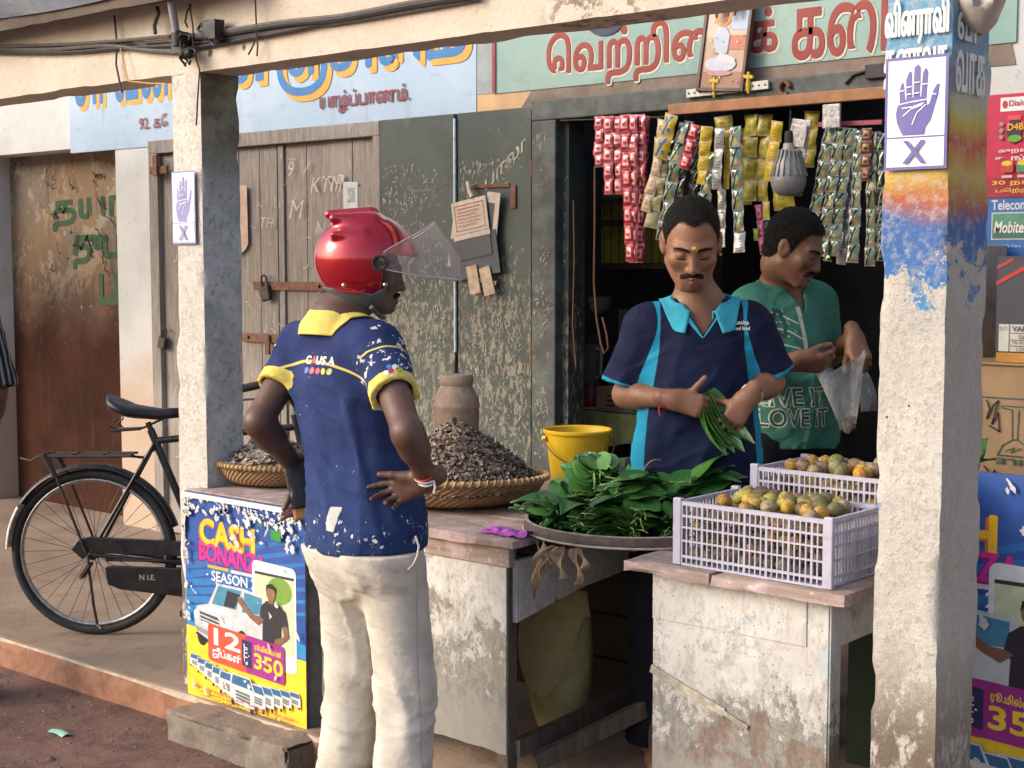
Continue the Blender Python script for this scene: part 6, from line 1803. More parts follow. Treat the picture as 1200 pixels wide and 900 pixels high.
b.build('rag', flat('grey rag', (.15, .14, .13), .9, .2, 30, .4), label='grey rags hanging over the top of the framed picture', cat='rag')
a, q = at(805, 110, Y=WY - .064), at(901, 99, Y=WY - .064)
t = thing('wall_strip', 'white perforated strip fixed on the door lintel below the picture', 'strip', tuple((a + q) / 2))
b = MB(); b.bar(a, q, .012, .032); b.build('strip', flat('white strip', (.60, .58, .54), .6, .1, 30, .1), t, bev=.002)
b = MB()
for k in range(14): c = a.lerp(q, (k + .5) / 14); b.lathe([(0, -.001), (.004, -.001), (.004, .001), (0, .001)], c + Vector((0, -.007, 0)), 8, axis='Y')
b.build('hole', m_cabd, t)
for i, px in enumerate((837, 877)):
    c = at(px, 105 - (px - 837) * .12, Y=WY - .075); b = MB(); b.tube([c + Vector((0, 0, .05)), c, c + Vector((0, 0, -.03))], [.006, .010, .004], 8); b.bar(c + Vector((-.02, 0, .035)), c + Vector((.02, 0, .03)), .012, .012)
    b.build('flower_clip', flat('yellow plastic clip', (.62, .40, .02), .5, .1, 40, 0), label='yellow clip at the %s corner of the framed picture' % ('lower left', 'lower right')[i], cat='clip')
c = at(919, 103, Y=WY - .062); b = MB(); b.tube([c + Vector((.02 * math.cos(a_), 0, .025 * math.sin(a_))) for a_ in np.linspace(0, 5.5, 16)], .009, 7); b.build('bracket', m_rust, label='rusty iron ring bracket on the lintel right of the white strip', cat='bracket')
c = at(1030, 85, Y=WY - .058); b = MB(); b.box(c - Vector((.05, .01, .02)), c + Vector((.05, .01, .03))); b.tube([c + Vector((-.05, 0, .01)), c + Vector((-.10, 0, .0)), c + Vector((-.13, 0, -.03))], .006, 6); b.build('switch_box', m_cabd, label='small black fitting on the lintel beside the painted post', cat='fitting', bev=.003)
# cards hanging on the door leaves
c = at(556, 285, Y=4.79)
t = thing('price_cards', 'bunch of grey and cream cards hung on the green door leaf', 'cards', tuple(c))
def card(cx, cz, w, h, rot, k, m_):
    b = MB(); b.box((cx - w / 2, -.002 - .004 * k, cz - h / 2), (cx + w / 2, .001 - .004 * k, cz + h / 2), 0, Matrix.Rotation(rot, 3, 'Y')); b.build('card', m_, t, world=False)
mc, mg = flat('cream card', (.52, .46, .38), .85, .12, 30, .2), flat('slate grey card', (.075, .08, .095), .7, .15, 20, .2)
card(-.095, .02, .09, .26, R(10), 0, mc); card(.10, .09, .075, .26, R(7), 0, mc); card(.09, .09, .04, .17, R(7), .3, mg)
card(.0, -.055, .285, .19, R(-9), 1, mg); card(.0, -.155, .26, .018, R(9), .8, mc); card(-.005, .055, .20, .24, R(-9), 2, mg); card(-.005, .035, .215, .022, R(-9), 2.6, mc)
card(-.015, .12, .205, .145, R(-9), 3, mc)
for x, z, r_ in ((.005, -.16, R(-12)), (.085, -.165, R(-16))):
    card(x, z, .062, .125, r_, 3.2, flat('worn packet', (.45, .33, .24), .7, .25, 25, .3))
S = Sheet((0, 0, 0), (1, 0, 0), (0, 0, -1), (0, -1, 0), .0004)
RDI = (.42, .06, .06)
for e in ([(-.085, -.055), (.085, -.055)], [(-.085, .055), (.085, .055)], [(-.085, -.055), (-.085, .055)], [(.085, -.055), (.085, .055)]): S.line(e, .003, RDI)
for k in range(6): S.line([(-.07, -.04 + .015 * k), (.065 - .012 * (k % 3), -.04 + .015 * k)], .0035, RDI)
S.fix(); S.mb.build('card_print', S.mats, t, world=False, xf=Matrix.Translation((-.015, -.0155, .118)) @ Matrix.Rotation(R(-9), 4, 'Y'))
b = MB(); b.tube([(.0, -.012, .20), (-.02, -.010, .23), (-.03, -.006, .27)], [.012, .010, .012], 8); b.build('clip', mc, t, world=False)
c = at(411, 230, Y=WY - .012); S = Sheet((c.x - .05, WY - .0135, c.z + .07), (1, 0, 0), (0, 0, -1), (0, -1, 0), .0006)
S.poly([(0, 0), (.10, .004), (.10, .13), (.085, .14), (.0, .15)], (.50, .50, .48)); S.rect(.03, .03, .08, .10, (.22, .30, .36)); S.line([(.02, .02), (.04, .09), (.06, .05)], .008, (.5, .5, .48)); S.build('paper_scrap', label='torn white and blue paper scrap stuck on the brown door', cat='paper')
# padlocks
def padlock(label, px, py, k=1.0, rot=0.0):
    c = at(px, py, Y=WY - .03); t = thing('padlock', label, 'padlock', tuple(c), (0, rot, 0))
    b = MB(); b.box((-.030 * k, -.014, -.075 * k), (.030 * k, .012, -.01 * k)); b.build('body', m_darkiron, t, world=False, bev=.008)
    b = MB(); b.tube([(-.018 * k, 0, -.012 * k)] + [(-.018 * k * math.cos(a), 0, .02 * k + .020 * k * math.sin(a)) for a in np.linspace(0, math.pi, 10)] + [(.018 * k, 0, -.012 * k)], .005 * k, 7); b.build('shackle', m_darkiron, t, world=False)
padlock('heavy dark padlock on the iron bar of the brown door', 310, 333, 1.15, R(-12))
padlock('rusty padlock on the door side just left of the slim post', 192, 393, 1.0, R(15))
padlock('small dark padlock low on the brown door near the customer', 338, 407, .6, R(5))
# litter on the road
rr = random.Random(17)
b = MB()
for i in range(800):
    x = rr.uniform(-6.4, -2.6); y = 3.02 - abs(rr.gauss(0, .5)) if rr.random() < .55 else rr.uniform(1.6, 3.0); s_ = rr.uniform(.002, .008) * (2.0 if rr.random() < .07 else 1)
    z = .012 * float(fbm(x, y, 0, 1.3, 3, 2)) - .012
    v = [(x + s_ * rr.uniform(.6, 1.3) * math.cos(a), y + s_ * rr.uniform(.6, 1.3) * math.sin(a), z + .001) for a in np.linspace(0, 6.28, 6)[:-1]]
    b.add(v + [(x, y, z + s_ * .8)], [(k, (k + 1) % 5, 5) for k in range(5)], rr.choice((0, 0, 1, 1, 2)))
b.build('gravel', [m_block, m_earth, m_block], kind='stuff', label='small pale stones and scraps scattered on the earth road', cat='gravel')
c = at(69, 857, Z=.0); b = MB(); b.grid(lambda u, v: (c.x + .09 * (u - .5) + .02 * v, c.y + .035 * (v - .5), -.008 + .006 * math.sin(3 * u) + .010 * math.sin(math.pi * v)), 8, 6); b.build('plastic_scrap', flat('pale green plastic scrap', (.22, .42, .36), .4, .1, 30, 0), label='pale green plastic scrap lying on the earth road', cat='litter')
# ================================================================== PEOPLE: bodies grown from distance fields
class Field:
    def __init__(s, ax):
        s.ax = [np.asarray(a, dtype=np.float32) for a in ax]
        s.D = np.full([len(a) for a in s.ax], 1.0, dtype=np.float32)
    def blk(s, lo, hi):
        sl = []
        for a, l, h in zip(s.ax, lo, hi):
            i0 = max(0, int(np.searchsorted(a, l)) - 1); i1 = min(len(a), int(np.searchsorted(a, h)) + 1)
            if i1 - i0 < 1: return None
            sl.append(slice(i0, i1))
        return tuple(sl)
    def grid(s, sl):
        return np.meshgrid(s.ax[0][sl[0]], s.ax[1][sl[1]], s.ax[2][sl[2]], indexing='ij', sparse=True)
    def put(s, fn, lo, hi, k=.01, sub=False):
        m = k + .012
        sl = s.blk([l - m for l in lo], [h + m for h in hi])
        if sl is None: return
        d = fn(*s.grid(sl)).astype(np.float32)
        a = s.D[sl]
        if sub:
            d = -d; h = np.maximum(k - np.abs(a - d), 0) / k; s.D[sl] = np.maximum(a, d) + h * h * k * .25
        else:
            h = np.maximum(k - np.abs(a - d), 0) / k; s.D[sl] = np.minimum(a, d) - h * h * k * .25
    def cone(s, a, b, ra, rb, k=.01, sub=False):
        a, b = np.array(a, float), np.array(b, float); d = b - a; L2 = max(1e-9, d @ d)
        def fn(x, y, z):
            t = np.clip(((x - a[0]) * d[0] + (y - a[1]) * d[1] + (z - a[2]) * d[2]) / L2, 0, 1)
            return np.sqrt((x - a[0] - t * d[0]) ** 2 + (y - a[1] - t * d[1]) ** 2 + (z - a[2] - t * d[2]) ** 2) - (ra + (rb - ra) * t)
        r = max(ra, rb); s.put(fn, np.minimum(a, b) - r, np.maximum(a, b) + r, k, sub)
    def ell(s, c, r, k=.01, M=None, sub=False):
        c = np.array(c, float); r = np.array(r, float)
        Mi = np.array(M.transposed()) if M is not None else np.eye(3)
        def fn(x, y, z):
            X, Y, Z = x - c[0], y - c[1], z - c[2]
            q = [Mi[i][0] * X + Mi[i][1] * Y + Mi[i][2] * Z for i in range(3)]
            k0 = np.sqrt((q[0] / r[0]) ** 2 + (q[1] / r[1]) ** 2 + (q[2] / r[2]) ** 2)
            k1 = np.sqrt((q[0] / r[0] ** 2) ** 2 + (q[1] / r[1] ** 2) ** 2 + (q[2] / r[2] ** 2) ** 2)
            return k0 * (k0 - 1) / np.maximum(k1, 1e-6)
        e = np.full(3, max(r)) if M is not None else r
        s.put(fn, c - e, c + e, k, sub)
    def apply(s, fn):
        s.D = fn(s.D, *np.meshgrid(*s.ax, indexing='ij', sparse=True)).astype(np.float32)
    def mesh(s):
        D = s.D; S = D < 0
        n = S.shape
        c = [S[i:n[0] - 1 + i, j:n[1] - 1 + j, k:n[2] - 1 + k] for i in (0, 1) for j in (0, 1) for k in (0, 1)]
        anyc = c[0].copy(); allc = c[0].copy()
        for q in c[1:]: anyc |= q; allc &= q
        act = anyc & ~allc
        I = np.argwhere(act)
        idx = np.full(act.shape, -1, dtype=np.int32); idx[act] = np.arange(len(I))
        P = np.zeros((len(I), 3)); W = np.zeros(len(I))
        co = {(i, j, k): D[I[:, 0] + i, I[:, 1] + j, I[:, 2] + k] for i in (0, 1) for j in (0, 1) for k in (0, 1)}
        A = [s.ax[a] for a in range(3)]
        for a in range(3):
            for u in (0, 1):
                for v in (0, 1):
                    p = [0, 0, 0]; b, e = (a + 1) % 3, (a + 2) % 3
                    p[b] = u; p[e] = v; q = list(p); q[a] = 1
                    d0, d1 = co[tuple(p)], co[tuple(q)]
                    m = (d0 < 0) != (d1 < 0)
                    t = d0[m] / (d0[m] - d1[m])
                    X = np.zeros((m.sum(), 3))
                    for ax_, off in ((b, u), (e, v)): X[:, ax_] = A[ax_][I[m][:, ax_] + off]
                    i0 = I[m][:, a]; X[:, a] = A[a][i0] + t * (A[a][i0 + 1] - A[a][i0])
                    P[m] += X; W[m] += 1
        P /= np.maximum(W, 1)[:, None]
        Q = []
        for a in range(3):
            b, e = (a + 1) % 3, (a + 2) % 3
            sl0 = [slice(1, n[i] - 1) for i in range(3)]; sl1 = list(sl0); sl0[a] = slice(0, n[a] - 1); sl1[a] = slice(1, n[a])
            s0, s1 = S[tuple(sl0)], S[tuple(sl1)]
            for flip in (False, True):
                E = np.argwhere((s0 & ~s1) if not flip else (~s0 & s1))
                if not len(E): continue
                E = E + np.array([0 if i == a else 1 for i in range(3)])
                def g(db, de):
                    J = E.copy(); J[:, b] += db; J[:, e] += de
                    return idx[J[:, 0], J[:, 1], J[:, 2]]
                q = np.stack([g(-1, -1), g(0, -1), g(0, 0), g(-1, 0)], 1)
                Q.append(q[:, ::-1] if flip else q)
        Q = np.concatenate(Q) if Q else np.zeros((0, 4), int)
        Q = Q[(Q >= 0).all(1)]
        return P, Q
def laplace(P, Q, it=1, lam=.5):
    e = np.concatenate([Q[:, [i, (i + 1) % 4]] for i in range(4)])
    for _ in range(it):
        A = np.zeros_like(P); C = np.zeros(len(P))
        for u, v in ((0, 1), (1, 0)):
            for k in range(3): A[:, k] += np.bincount(e[:, u], weights=P[e[:, v], k], minlength=len(P))
            C += np.bincount(e[:, u], minlength=len(P))
        P = P + lam * (A / np.maximum(C, 1)[:, None] - P)
    return P
def skin_obj(name, P, Q, mats, parent, attrs=None, local=True, label=None, sharp=180):
    b = MB(); b.v = P.tolist(); b.f = Q.tolist(); b.m = [0] * len(Q); b.s = [True] * len(Q)
    return b.build(name, mats, parent, world=not local, attrs=attrs, label=label, sharp=sharp)
def axis(segs):
    out = []
    for a, b, h in segs: out += list(np.arange(a, b, h))
    return np.array(out + [segs[-1][1]])

def skin_mat(name, col, lip):
    def fn(g):
        p = g.obj(); n = g.noise(p, 9, 4, .6); n2 = g.noise(p, 60, 5, .65)
        c = g.mix(g.th(n, .3, .7), tuple(x * .86 for x in col), tuple(x * 1.12 for x in col))
        c = g.mix(g.th(n2, .5, .75, 0, .3), c, tuple(x * .55 for x in col))
        c = g.mix(g.th(g.noise(p, 210, 4, .7), .54, .7, 0, .35), c, tuple(x * .6 for x in col))
        c = g.mix(g.th(g.noise(p, 22, 3, .5), .55, .72, 0, .3), c, (col[0] * 1.25, col[1] * 1.0, col[2] * .95))
        return dict(base=c, rough=g.th(n2, .3, .7, .40, .55), spec=.45, normal=g.bump(g.m('ADD', g.noise(p, 300, 4, .65), g.m('MULTIPLY', g.noise(p, 70, 4, .6), 1.2)), .30, .0022))
    return mat(name, fn)
def hair_mat():
    def fn(g):
        p = g.obj(); n = g.noise(g.map(p, (1, 1, .35)), 190, 4, .7)
        return dict(base=g.mix(g.th(n, .4, .7), (.0025, .002, .002), (.011, .009, .008)), rough=.6, spec=.18, normal=g.bump(n, .9, .004))
    return mat('black hair', fn)
m_hair = hair_mat()
def _he(g):
    p = g.obj(); n = g.noise(g.map(p, (1, 1, .5)), 210, 4, .7); n2 = g.noise(p, 620, 2, .6)
    a = g.m('GREATER_THAN', g.m('ADD', g.m('MULTIPLY', g.attr('edge'), 26), g.m('MULTIPLY', g.m('SUBTRACT', n2, .5), 1.6)), .12)
    return dict(base=g.mix(g.th(n, .4, .7), (.0025, .002, .002), (.012, .010, .009)), rough=.62, spec=.16, alpha=a, normal=g.bump(g.m('ADD', n, n2), .9, .004))
m_hairedge = mat('short black hair thinning at its edge', _he)
m_stub = flat('grey stubble', (.20, .19, .18), .9, .3, 200, .5)

def V3(v): return np.array([v[0], v[1], v[2]], float)
def unit(v): v = np.array(v, float); return v / np.linalg.norm(v)
RT, FW, UP = V3(_rt), unit((_fw.x, _fw.y, 0)), np.array([0, 0, 1.0])

class Figure:
    def __init__(s, label, base, theta, head, head_yaw, head_pitch, skin, hs=1.0, name='person', head_roll=0):
        s.root = thing(name, label, 'person', base, (0, 0, theta))
        s.base = V3(base); s.th = theta
        c, n = math.cos(-theta), math.sin(-theta)
        s.Rw = np.array([[c, -n, 0], [n, c, 0], [0, 0, 1]])
        s.head = s.L(head); s.hs = hs
        s.HR = Matrix.Rotation(head_yaw, 3, 'Z') @ Matrix.Rotation(-head_pitch, 3, 'X') @ Matrix.Rotation(head_roll, 3, 'Y')
        s.skin = skin
    def L(s, w): return s.Rw @ (V3(w) - s.base)            # world -> figure
    def Ld(s, w): return s.Rw @ V3(w)
    def H(s, p): return s.head + np.array(s.HR @ Vector(p)) * s.hs   # head frame -> figure
    def hand(s, f, W, Fd, T, side, curl, thumb=(.9, .25, .5), k=1.0, spread=.10):
        """W, Fd, T in figure space: wrist, finger direction, thumb-side direction"""
        Fd = unit(Fd); T = unit(T - Fd * (T @ Fd)); P = side * np.cross(T, Fd)
        offs = (.026, .009, -.008, -.024); lens = (.070, .078, .073, .058); rad = (.0088, .0090, .0086, .0076)
        f.cone(W - Fd * .03 * k, W + Fd * .012 * k, .0245 * k, .023 * k, .015)
        for i in range(4):
            kn = W + Fd * (.088 - .004 * abs(i - 1)) * k + T * offs[i] * k
            f.cone(W + Fd * .012 * k + T * offs[i] * .55 * k, kn, .0155 * k, .0112 * k, .016)
            cu = curl[i] if isinstance(curl, (list, tuple)) else curl
            d = unit(Fd + T * spread * (1.5 - i) * .6); p = kn; r = rad[i] * k; L = lens[i] * k
            for j, (fr, an) in enumerate(((.46, 68), (.30, 88), (.24, 55))):
                a = R(an * cu); ax = np.cross(Fd, P)
                d = np.array(Quaternion(Vector(np.cross(d, P)).normalized(), a).to_matrix() @ Vector(d)) if np.linalg.norm(np.cross(d, P)) > .05 else d
                # turn towards the palm
                q = p + d * L * fr; r2 = r * .90
                f.cone(p, q, r, r2, .004); p, r = q, r2
                P_ = P
        tb = W + Fd * .022 * k + T * .020 * k + P * .006 * k
        f.cone(tb, W + Fd * .055 * k + T * .030 * k + P * .008 * k, .0165 * k, .0125 * k, .014)
        d = unit(Fd * (1 - thumb[0]) + T * thumb[0] + P * thumb[1]); p = W + Fd * .048 * k + T * .030 * k + P * .008 * k
        q = p + d * .036 * k; f.cone(p, q, .0120 * k, .0100 * k, .008)
        d = unit(d * (1 - thumb[2] * .5) + Fd * thumb[2] * .6); q2 = q + d * .030 * k; f.cone(q, q2, .0100 * k, .0082 * k, .004)
    def body(s, J, hands, face=True, belly=0.0, slim=1.0, fine=.0036, deep=1.0):
        h = s.head; hs = s.hs
        xs = [J[k][0] for k in J] + [h[0]]; ys = [J[k][1] for k in J] + [h[1]]
        x0, x1, y0, y1 = min(xs) - .16, max(xs) + .16, min(ys) - .17, max(ys) + .17
        hf = .0021 if face else .0034
        def ax_(lo, hi, c, w):
            return axis([(lo, c - w, fine), (c - w, c + w, hf), (c + w, hi, fine)]) if lo < c - w and hi > c + w else axis([(lo, hi, fine)])
        f = Field([ax_(x0, x1, h[0], .10), ax_(y0, y1, h[1] + .0, .135), axis([(-.02, .80, .018), (.80, h[2] - .135, fine), (h[2] - .135, h[2] + .155, hf)])])
        # trunk
        pz = J['hipR'][2]
        f.ell((0, 0, pz + .03), (.150 * slim, .105 * deep, .13), .05); f.ell((0, .005, pz + .20), (.138 * slim, .10 * deep + belly, .16), .05)
        sz = (J['shR'][2] + J['shL'][2]) / 2; cx, cy = (J['shR'][0] + J['shL'][0]) / 2, (J['shR'][1] + J['shL'][1]) / 2
        f.ell((cx * .6, cy * .6, sz - .13), (.152 * slim, .103 * deep, .18), .05); f.cone(J['shL'] * .85 + np.array([cx, cy, sz]) * .15, J['shR'] * .85 + np.array([cx, cy, sz]) * .15, .052, .052, .04)
        nb = np.array([cx, cy - .012, sz + .07]); nt = s.H((0, -.028, -.065))
        f.cone(nb - [0, 0, .08], nb, .066, .060, .03); f.cone(nb, nt, .058, .054, .03)
        for sd in ('L', 'R'):
            f.cone(nb + [0, 0, .0], J['sh' + sd] * .8 + np.array([cx, cy, sz]) * .2 + [0, -.004, .012], .048, .040, .05)
            f.cone(J['hip' + sd], J['knee' + sd], .074 * deep, .050, .03); f.cone(J['knee' + sd], J['ank' + sd], .048, .034, .02)
            f.ell((J['knee' + sd] * .65 + J['ank' + sd] * .35) + [0, -.018, 0], (.044, .046, .11), .03)
            a = J['ank' + sd]; f.cone(a + [0, -.03, -.045], a + [0, .10, -.055], .034, .026, .02); f.cone(a + [0, .10, -.055], a + [0.01 if sd == 'R' else -.01, .155, -.06], .032, .02, .02)
            f.cone(J['sh' + sd], J['el' + sd], .047, .037, .03); f.cone(J['el' + sd], J['wr' + sd], .038, .0255, .015)
            mid = J['el' + sd] * .68 + J['wr' + sd] * .32; f.cone(J['el' + sd] * .9 + J['wr' + sd] * .1, mid, .037, .0385, .02)
            hd = hands[sd]; s.hand(f, J['wr' + sd], hd['F'], hd['T'], 1 if sd == 'R' else -1, hd.get('curl', .4), hd.get('thumb', (.8, .3, .5)), hd.get('k', 1.0), hd.get('spread', .1))
        # head
        H = s.H; M = s.HR; q = hs
        f.ell(H((0, -.014, .034)), (.0755 * q, .096 * q, .090 * q), .02, M)
        f.ell(H((0, .024, -.028)), (.0625 * q, .070 * q, .088 * q), .03, M)
        f.cone(H((0, -.02, -.02)), H((0, -.035, -.08)), .058 * q, .052 * q, .03)
        if face:
            for sg in (-1, 1):
                f.cone(H((sg * .052, .000, -.055)), H((sg * .020, .066, -.100)), .018 * q, .018 * q, .025)
                f.ell(H((sg * .043, .062, -.022)), (.023 * q, .022 * q, .020 * q), .022, M)
                f.cone(H((sg * .044, .070, .022)), H((sg * .012, .086, .020)), .010 * q, .0105 * q, .016)
                f.ell(H((sg * .031, .098, .003)), (.017 * q, .016 * q, .0125 * q), .012, M, sub=True)
                f.ell(H((sg * .031, .0735, .0005)), (.0165 * q, .0155 * q, .0135 * q), .004, M)
                f.ell(H((sg * .0120, .0945, -.040)), (.0085 * q, .010 * q, .0078 * q), .006, M)
                f.ell(H((sg * .0775, -.006, -.004)), (.010 * q, .021 * q, .033 * q), .008, M @ Matrix.Rotation(sg * R(14), 3, 'Z') @ Matrix.Rotation(R(12), 3, 'X'))
                f.ell(H((sg * .088, .002, -.001)), (.006 * q, .011 * q, .018 * q), .006, M @ Matrix.Rotation(sg * R(14), 3, 'Z'), sub=True)
            f.ell(H((0, .062, -.088)), (.026 * q, .024 * q, .020 * q), .02, M); f.ell(H((0, .080, -.100)), (.014 * q, .012 * q, .013 * q), .014, M)
            f.cone(H((0, .086, .014)), H((0, .104, -.028)), .0082 * q, .0105 * q, .012); f.ell(H((0, .1055, -.036)), (.0120 * q, .0125 * q, .0105 * q), .007, M)
            f.ell(H((0, .078, -.068)), (.030 * q, .016 * q, .020 * q), .014, M)
            f.cone(H((-.019, .0855, -.0665)), H((0, .0945, -.0640)), .0050 * q, .0062 * q, .006); f.cone(H((.019, .0855, -.0665)), H((0, .0945, -.0640)), .0050 * q, .0062 * q, .006)
            f.cone(H((-.016, .0850, -.0765)), H((0, .0925, -.0780)), .0052 * q, .0068 * q, .006); f.cone(H((.016, .0850, -.0765)), H((0, .0925, -.0780)), .0052 * q, .0068 * q, .006)
            f.cone(H((-.022, .090, -.0710)), H((0, .1010, -.0708)), .0016, .0018, .003, sub=True); f.cone(H((.022, .090, -.0710)), H((0, .1010, -.0708)), .0016, .0018, .003, sub=True)
        P, Q = f.mesh(); P = laplace(P, Q, 1, .35)
        s.P, s.Q = P, Q
        o = skin_obj('body', P, Q, s.skin, s.root)
        s.bvh = BVHTree.FromPolygons(P.tolist(), Q.tolist())
        return o
    def hit(s, x, z, bvh=None, y=.3):
        """point on the face surface in front of (x, z) in the head frame"""
        o = Vector(s.H((x, y, z))); d = Vector(s.HR @ Vector((0, -1, 0)))
        r = (bvh or s.bvh).ray_cast(o, d, .6)
        return (r[0], r[1]) if r[0] is not None else (Vector(s.H((x, .09, z))), -d)
    def patch(s, name, outline, m, thick, nu=22, nv=7, rag=0.0, seed=0, label=None):
        """a raised patch following the face: outline(u) -> (x, z_low, z_high)"""
        b = MB()
        def fn(u, v):
            x, a, c = outline(u); zz = a + (c - a) * v
            p, n = s.hit(x, zz)
            e = math.sin(math.pi * v) ** .5 * math.sin(math.pi * min(1, max(0, u))) ** .35
            t = thick * e * (1 + rag * float(vn(x, zz, seed, 260, seed))) - .0006 * (1 - e)
            return tuple(p + n * t)
        b.grid(fn, nu, nv); return b.build(name, m, s.root, world=False, sharp=180, label=label)
    def hair(s, hl, t=.006, rag=.003, seed=0, top=1.0, mt=None):
        """hl(x, y) -> lowest z of the hair in the head frame"""
        A = np.arange(-.105, .106, .0026); B = np.arange(-.135, .115, .0026); C = np.arange(-.115, .15, .0026)
        f = Field([A, B, C]); f.ell((0, -.014, .034), (.0755 + t, .096 + t, .090 + t * 1.3 * top), .01); f.ell((0, -.02, -.03), (.066 + t * .6, .078 + t * .8, .07), .02)
        def ap(D, x, y, z):
            n = fbm(x, y, z, 95, 3, seed) * rag + vn(x, y, z * .4, 300, seed) * rag * .45
            xx, yy = np.broadcast_arrays(x, y)
            low = hl(np.abs(xx), yy) + .004 * vn(x, y, z, 130, seed + 4)
            return np.maximum(D + n, (low - z) * .8)
        f.apply(ap); P, Q = f.mesh()
        ed = P[:, 2] - hl(np.abs(P[:, 0]), P[:, 1])
        P = np.array([s.H(p) for p in P])
        b = MB(); b.v = P.tolist(); b.f = Q.tolist(); b.m = [0] * len(Q); b.s = [True] * len(Q); at_ = list(ed)
        rr = np.random.default_rng(seed); hc = V3(s.head); down = np.array(s.HR @ Vector((0, -.5, -.75)))
        for i in rr.choice(len(P), 3200):
            if ed[i] < rr.uniform(-.004, .01): continue
            n = unit(P[i] - hc); d = unit(n * .55 + down * .6 + rr.normal(size=3) * .35); w = np.cross(d, rr.normal(size=3)); w = unit(w) * .0007; L = rr.uniform(.004, .009)
            b.add([P[i] - n * .001 - w, P[i] - n * .001 + w, P[i] + d * L], [(0, 1, 2)], 0, False); at_ += [.2] * 3
        return b.build('hair', mt or m_hairedge, s.root, world=False, attrs=dict(edge=at_), sharp=180)

def cloth_field(lo, hi, h): return Field([np.arange(a, b, h) for a, b in zip(lo, hi)])
def seg_t(p, a, b):
    d = b - a; return ((p - a) @ d) / (d @ d)
def shirt(fig, J, hem, sl, body_r, m_, h=.0048, wr=.006, neck=(.062, .085), vneck=None, sleeve_r=(.072, .080), seed=0, th=.011, flare=.0, extra=None, hemtilt=0.0):
    """a loose shirt over the trunk and upper arms; sl = share of the upper arm it covers"""
    sz = (J['shR'][2] + J['shL'][2]) / 2; cx, cy = (J['shR'][0] + J['shL'][0]) / 2, (J['shR'][1] + J['shL'][1]) / 2
    pts = [J['shL'], J['shR'], J['elL'], J['elR']]
    lo = np.min(pts, 0) - .12; hi = np.max(pts, 0) + .12
    lo[0] = min(lo[0], -.25); hi[0] = max(hi[0], .25); lo[1] = min(lo[1], -.22); hi[1] = max(hi[1], .24); lo[2] = hem - .03; hi[2] = sz + .16
    f = cloth_field(lo, hi, h)
    bw, bd = body_r
    f.ell((cx * .7, cy * .7 - .005, sz - .125), (bw, bd, .20), .06); f.ell((cx * .3, cy * .3 + .012, sz - .33), (bw * .96, bd * 1.05, .24), .08); f.ell((0, .004, hem + .02), (bw * 1.02 + flare, bd * 1.10 + flare, .26), .08)
    c0 = np.array([cx, cy, sz])
    f.cone(J['shL'] * .82 + c0 * .18, J['shR'] * .82 + c0 * .18, .064, .064, .05)
    nb = np.array([cx, cy - .012, sz + .075])
    for sd in ('L', 'R'):
        f.cone(nb - [0, 0, .022], J['sh' + sd] * .85 + c0 * .15 + [0, -.004, .006], .050, .046, .06)
    E = {}
    for sd in ('L', 'R'):
        a, b = J['sh' + sd], J['el' + sd]; e = a + (b - a) * sl
        E[sd] = (a, e)
        d = unit(e - a)
        def fn(x, y, z, a=a, e=e, d=d):
            L = np.linalg.norm(e - a)
            t = (x - a[0]) * d[0] + (y - a[1]) * d[1] + (z - a[2]) * d[2]; tt = np.clip(t / L, 0, 1.15)
            X, Y, Z = x - a[0] - tt * L * d[0], y - a[1] - tt * L * d[1], z - a[2] - tt * L * d[2]
            r = sleeve_r[0] + (sleeve_r[1] - sleeve_r[0]) * np.clip(tt, 0, 1)
            return np.maximum(np.sqrt(X * X + Y * Y + Z * Z) - r, t - L)
        f.put(fn, np.minimum(a, e) - .1, np.maximum(a, e) + .1, .045)
    def ap(D, x, y, z):
        cr = lambda fr, sd, a_, b_: np.clip(1 - 4 * np.abs(vn(x * a_ + .4 * z, y * a_, z * b_ + .4 * x, fr, sd)), 0, 1)
        lowk = np.clip((sz - z) / .25, .25, 1)
        w = -.0070 * lowk * cr(6, seed + 31, 1.6, .5) - .0040 * cr(11, seed + 33, 1.0, 1.5) + wr * .75 * (fbm(x * 1.0, y, z * .35, 9, 3, seed) * 1.1 + .7 * (1 - 2 * np.abs(vn(x + .3 * z, y, z * .5, 7, seed + 5))) * .6 + .35 * vn(x + z * .7, y, z, 22, seed + 7))
        return D + w
    f.apply(ap)
    def ap2(D, x, y, z):
        D = np.maximum(D, -(D + th))                     # hollow
        D = np.maximum(D, hem + hemtilt * x + .006 * np.sin(x * 14 + y * 9) - z)
        # neck hole
        a, b = nb - [0, -.016, .06], nb + [0, .01, .10]; d = b - a
        t = np.clip(((x - a[0]) * d[0] + (y - a[1]) * d[1] + (z - a[2]) * d[2]) / (d @ d), 0, 1.4)
        rr_ = np.sqrt((x - a[0] - t * d[0]) ** 2 + (y - a[1] - t * d[1]) ** 2 + (z - a[2] - t * d[2]) ** 2) - (neck[0] + (neck[1] - neck[0]) * t)
        D = np.maximum(D, -rr_)
        if vneck:
            zb, wt = vneck                                # V opening in front
            v = np.abs(x - cx) - wt * np.clip((z - zb) / (nb[2] - zb), -1, 1.3)
            D = np.maximum(D, -np.maximum(np.maximum(v, -(y - cy - .02)), zb - z))
        # keep sleeves hollow at the cuffs
        for sd in ('L', 'R'):
            a, e = E[sd]; d = unit(e - a); L = np.linalg.norm(e - a)
            t = (x - a[0]) * d[0] + (y - a[1]) * d[1] + (z - a[2]) * d[2]
            X, Y, Z = x - a[0] - t * d[0], y - a[1] - t * d[1], z - a[2] - t * d[2]
            r = np.sqrt(X * X + Y * Y + Z * Z)
            bore = np.maximum(np.maximum(r - sleeve_r[0] * .80, t - (L + .03)), L * .55 - t)
            D = np.maximum(D, -bore)
        return D
    f.apply(ap2)
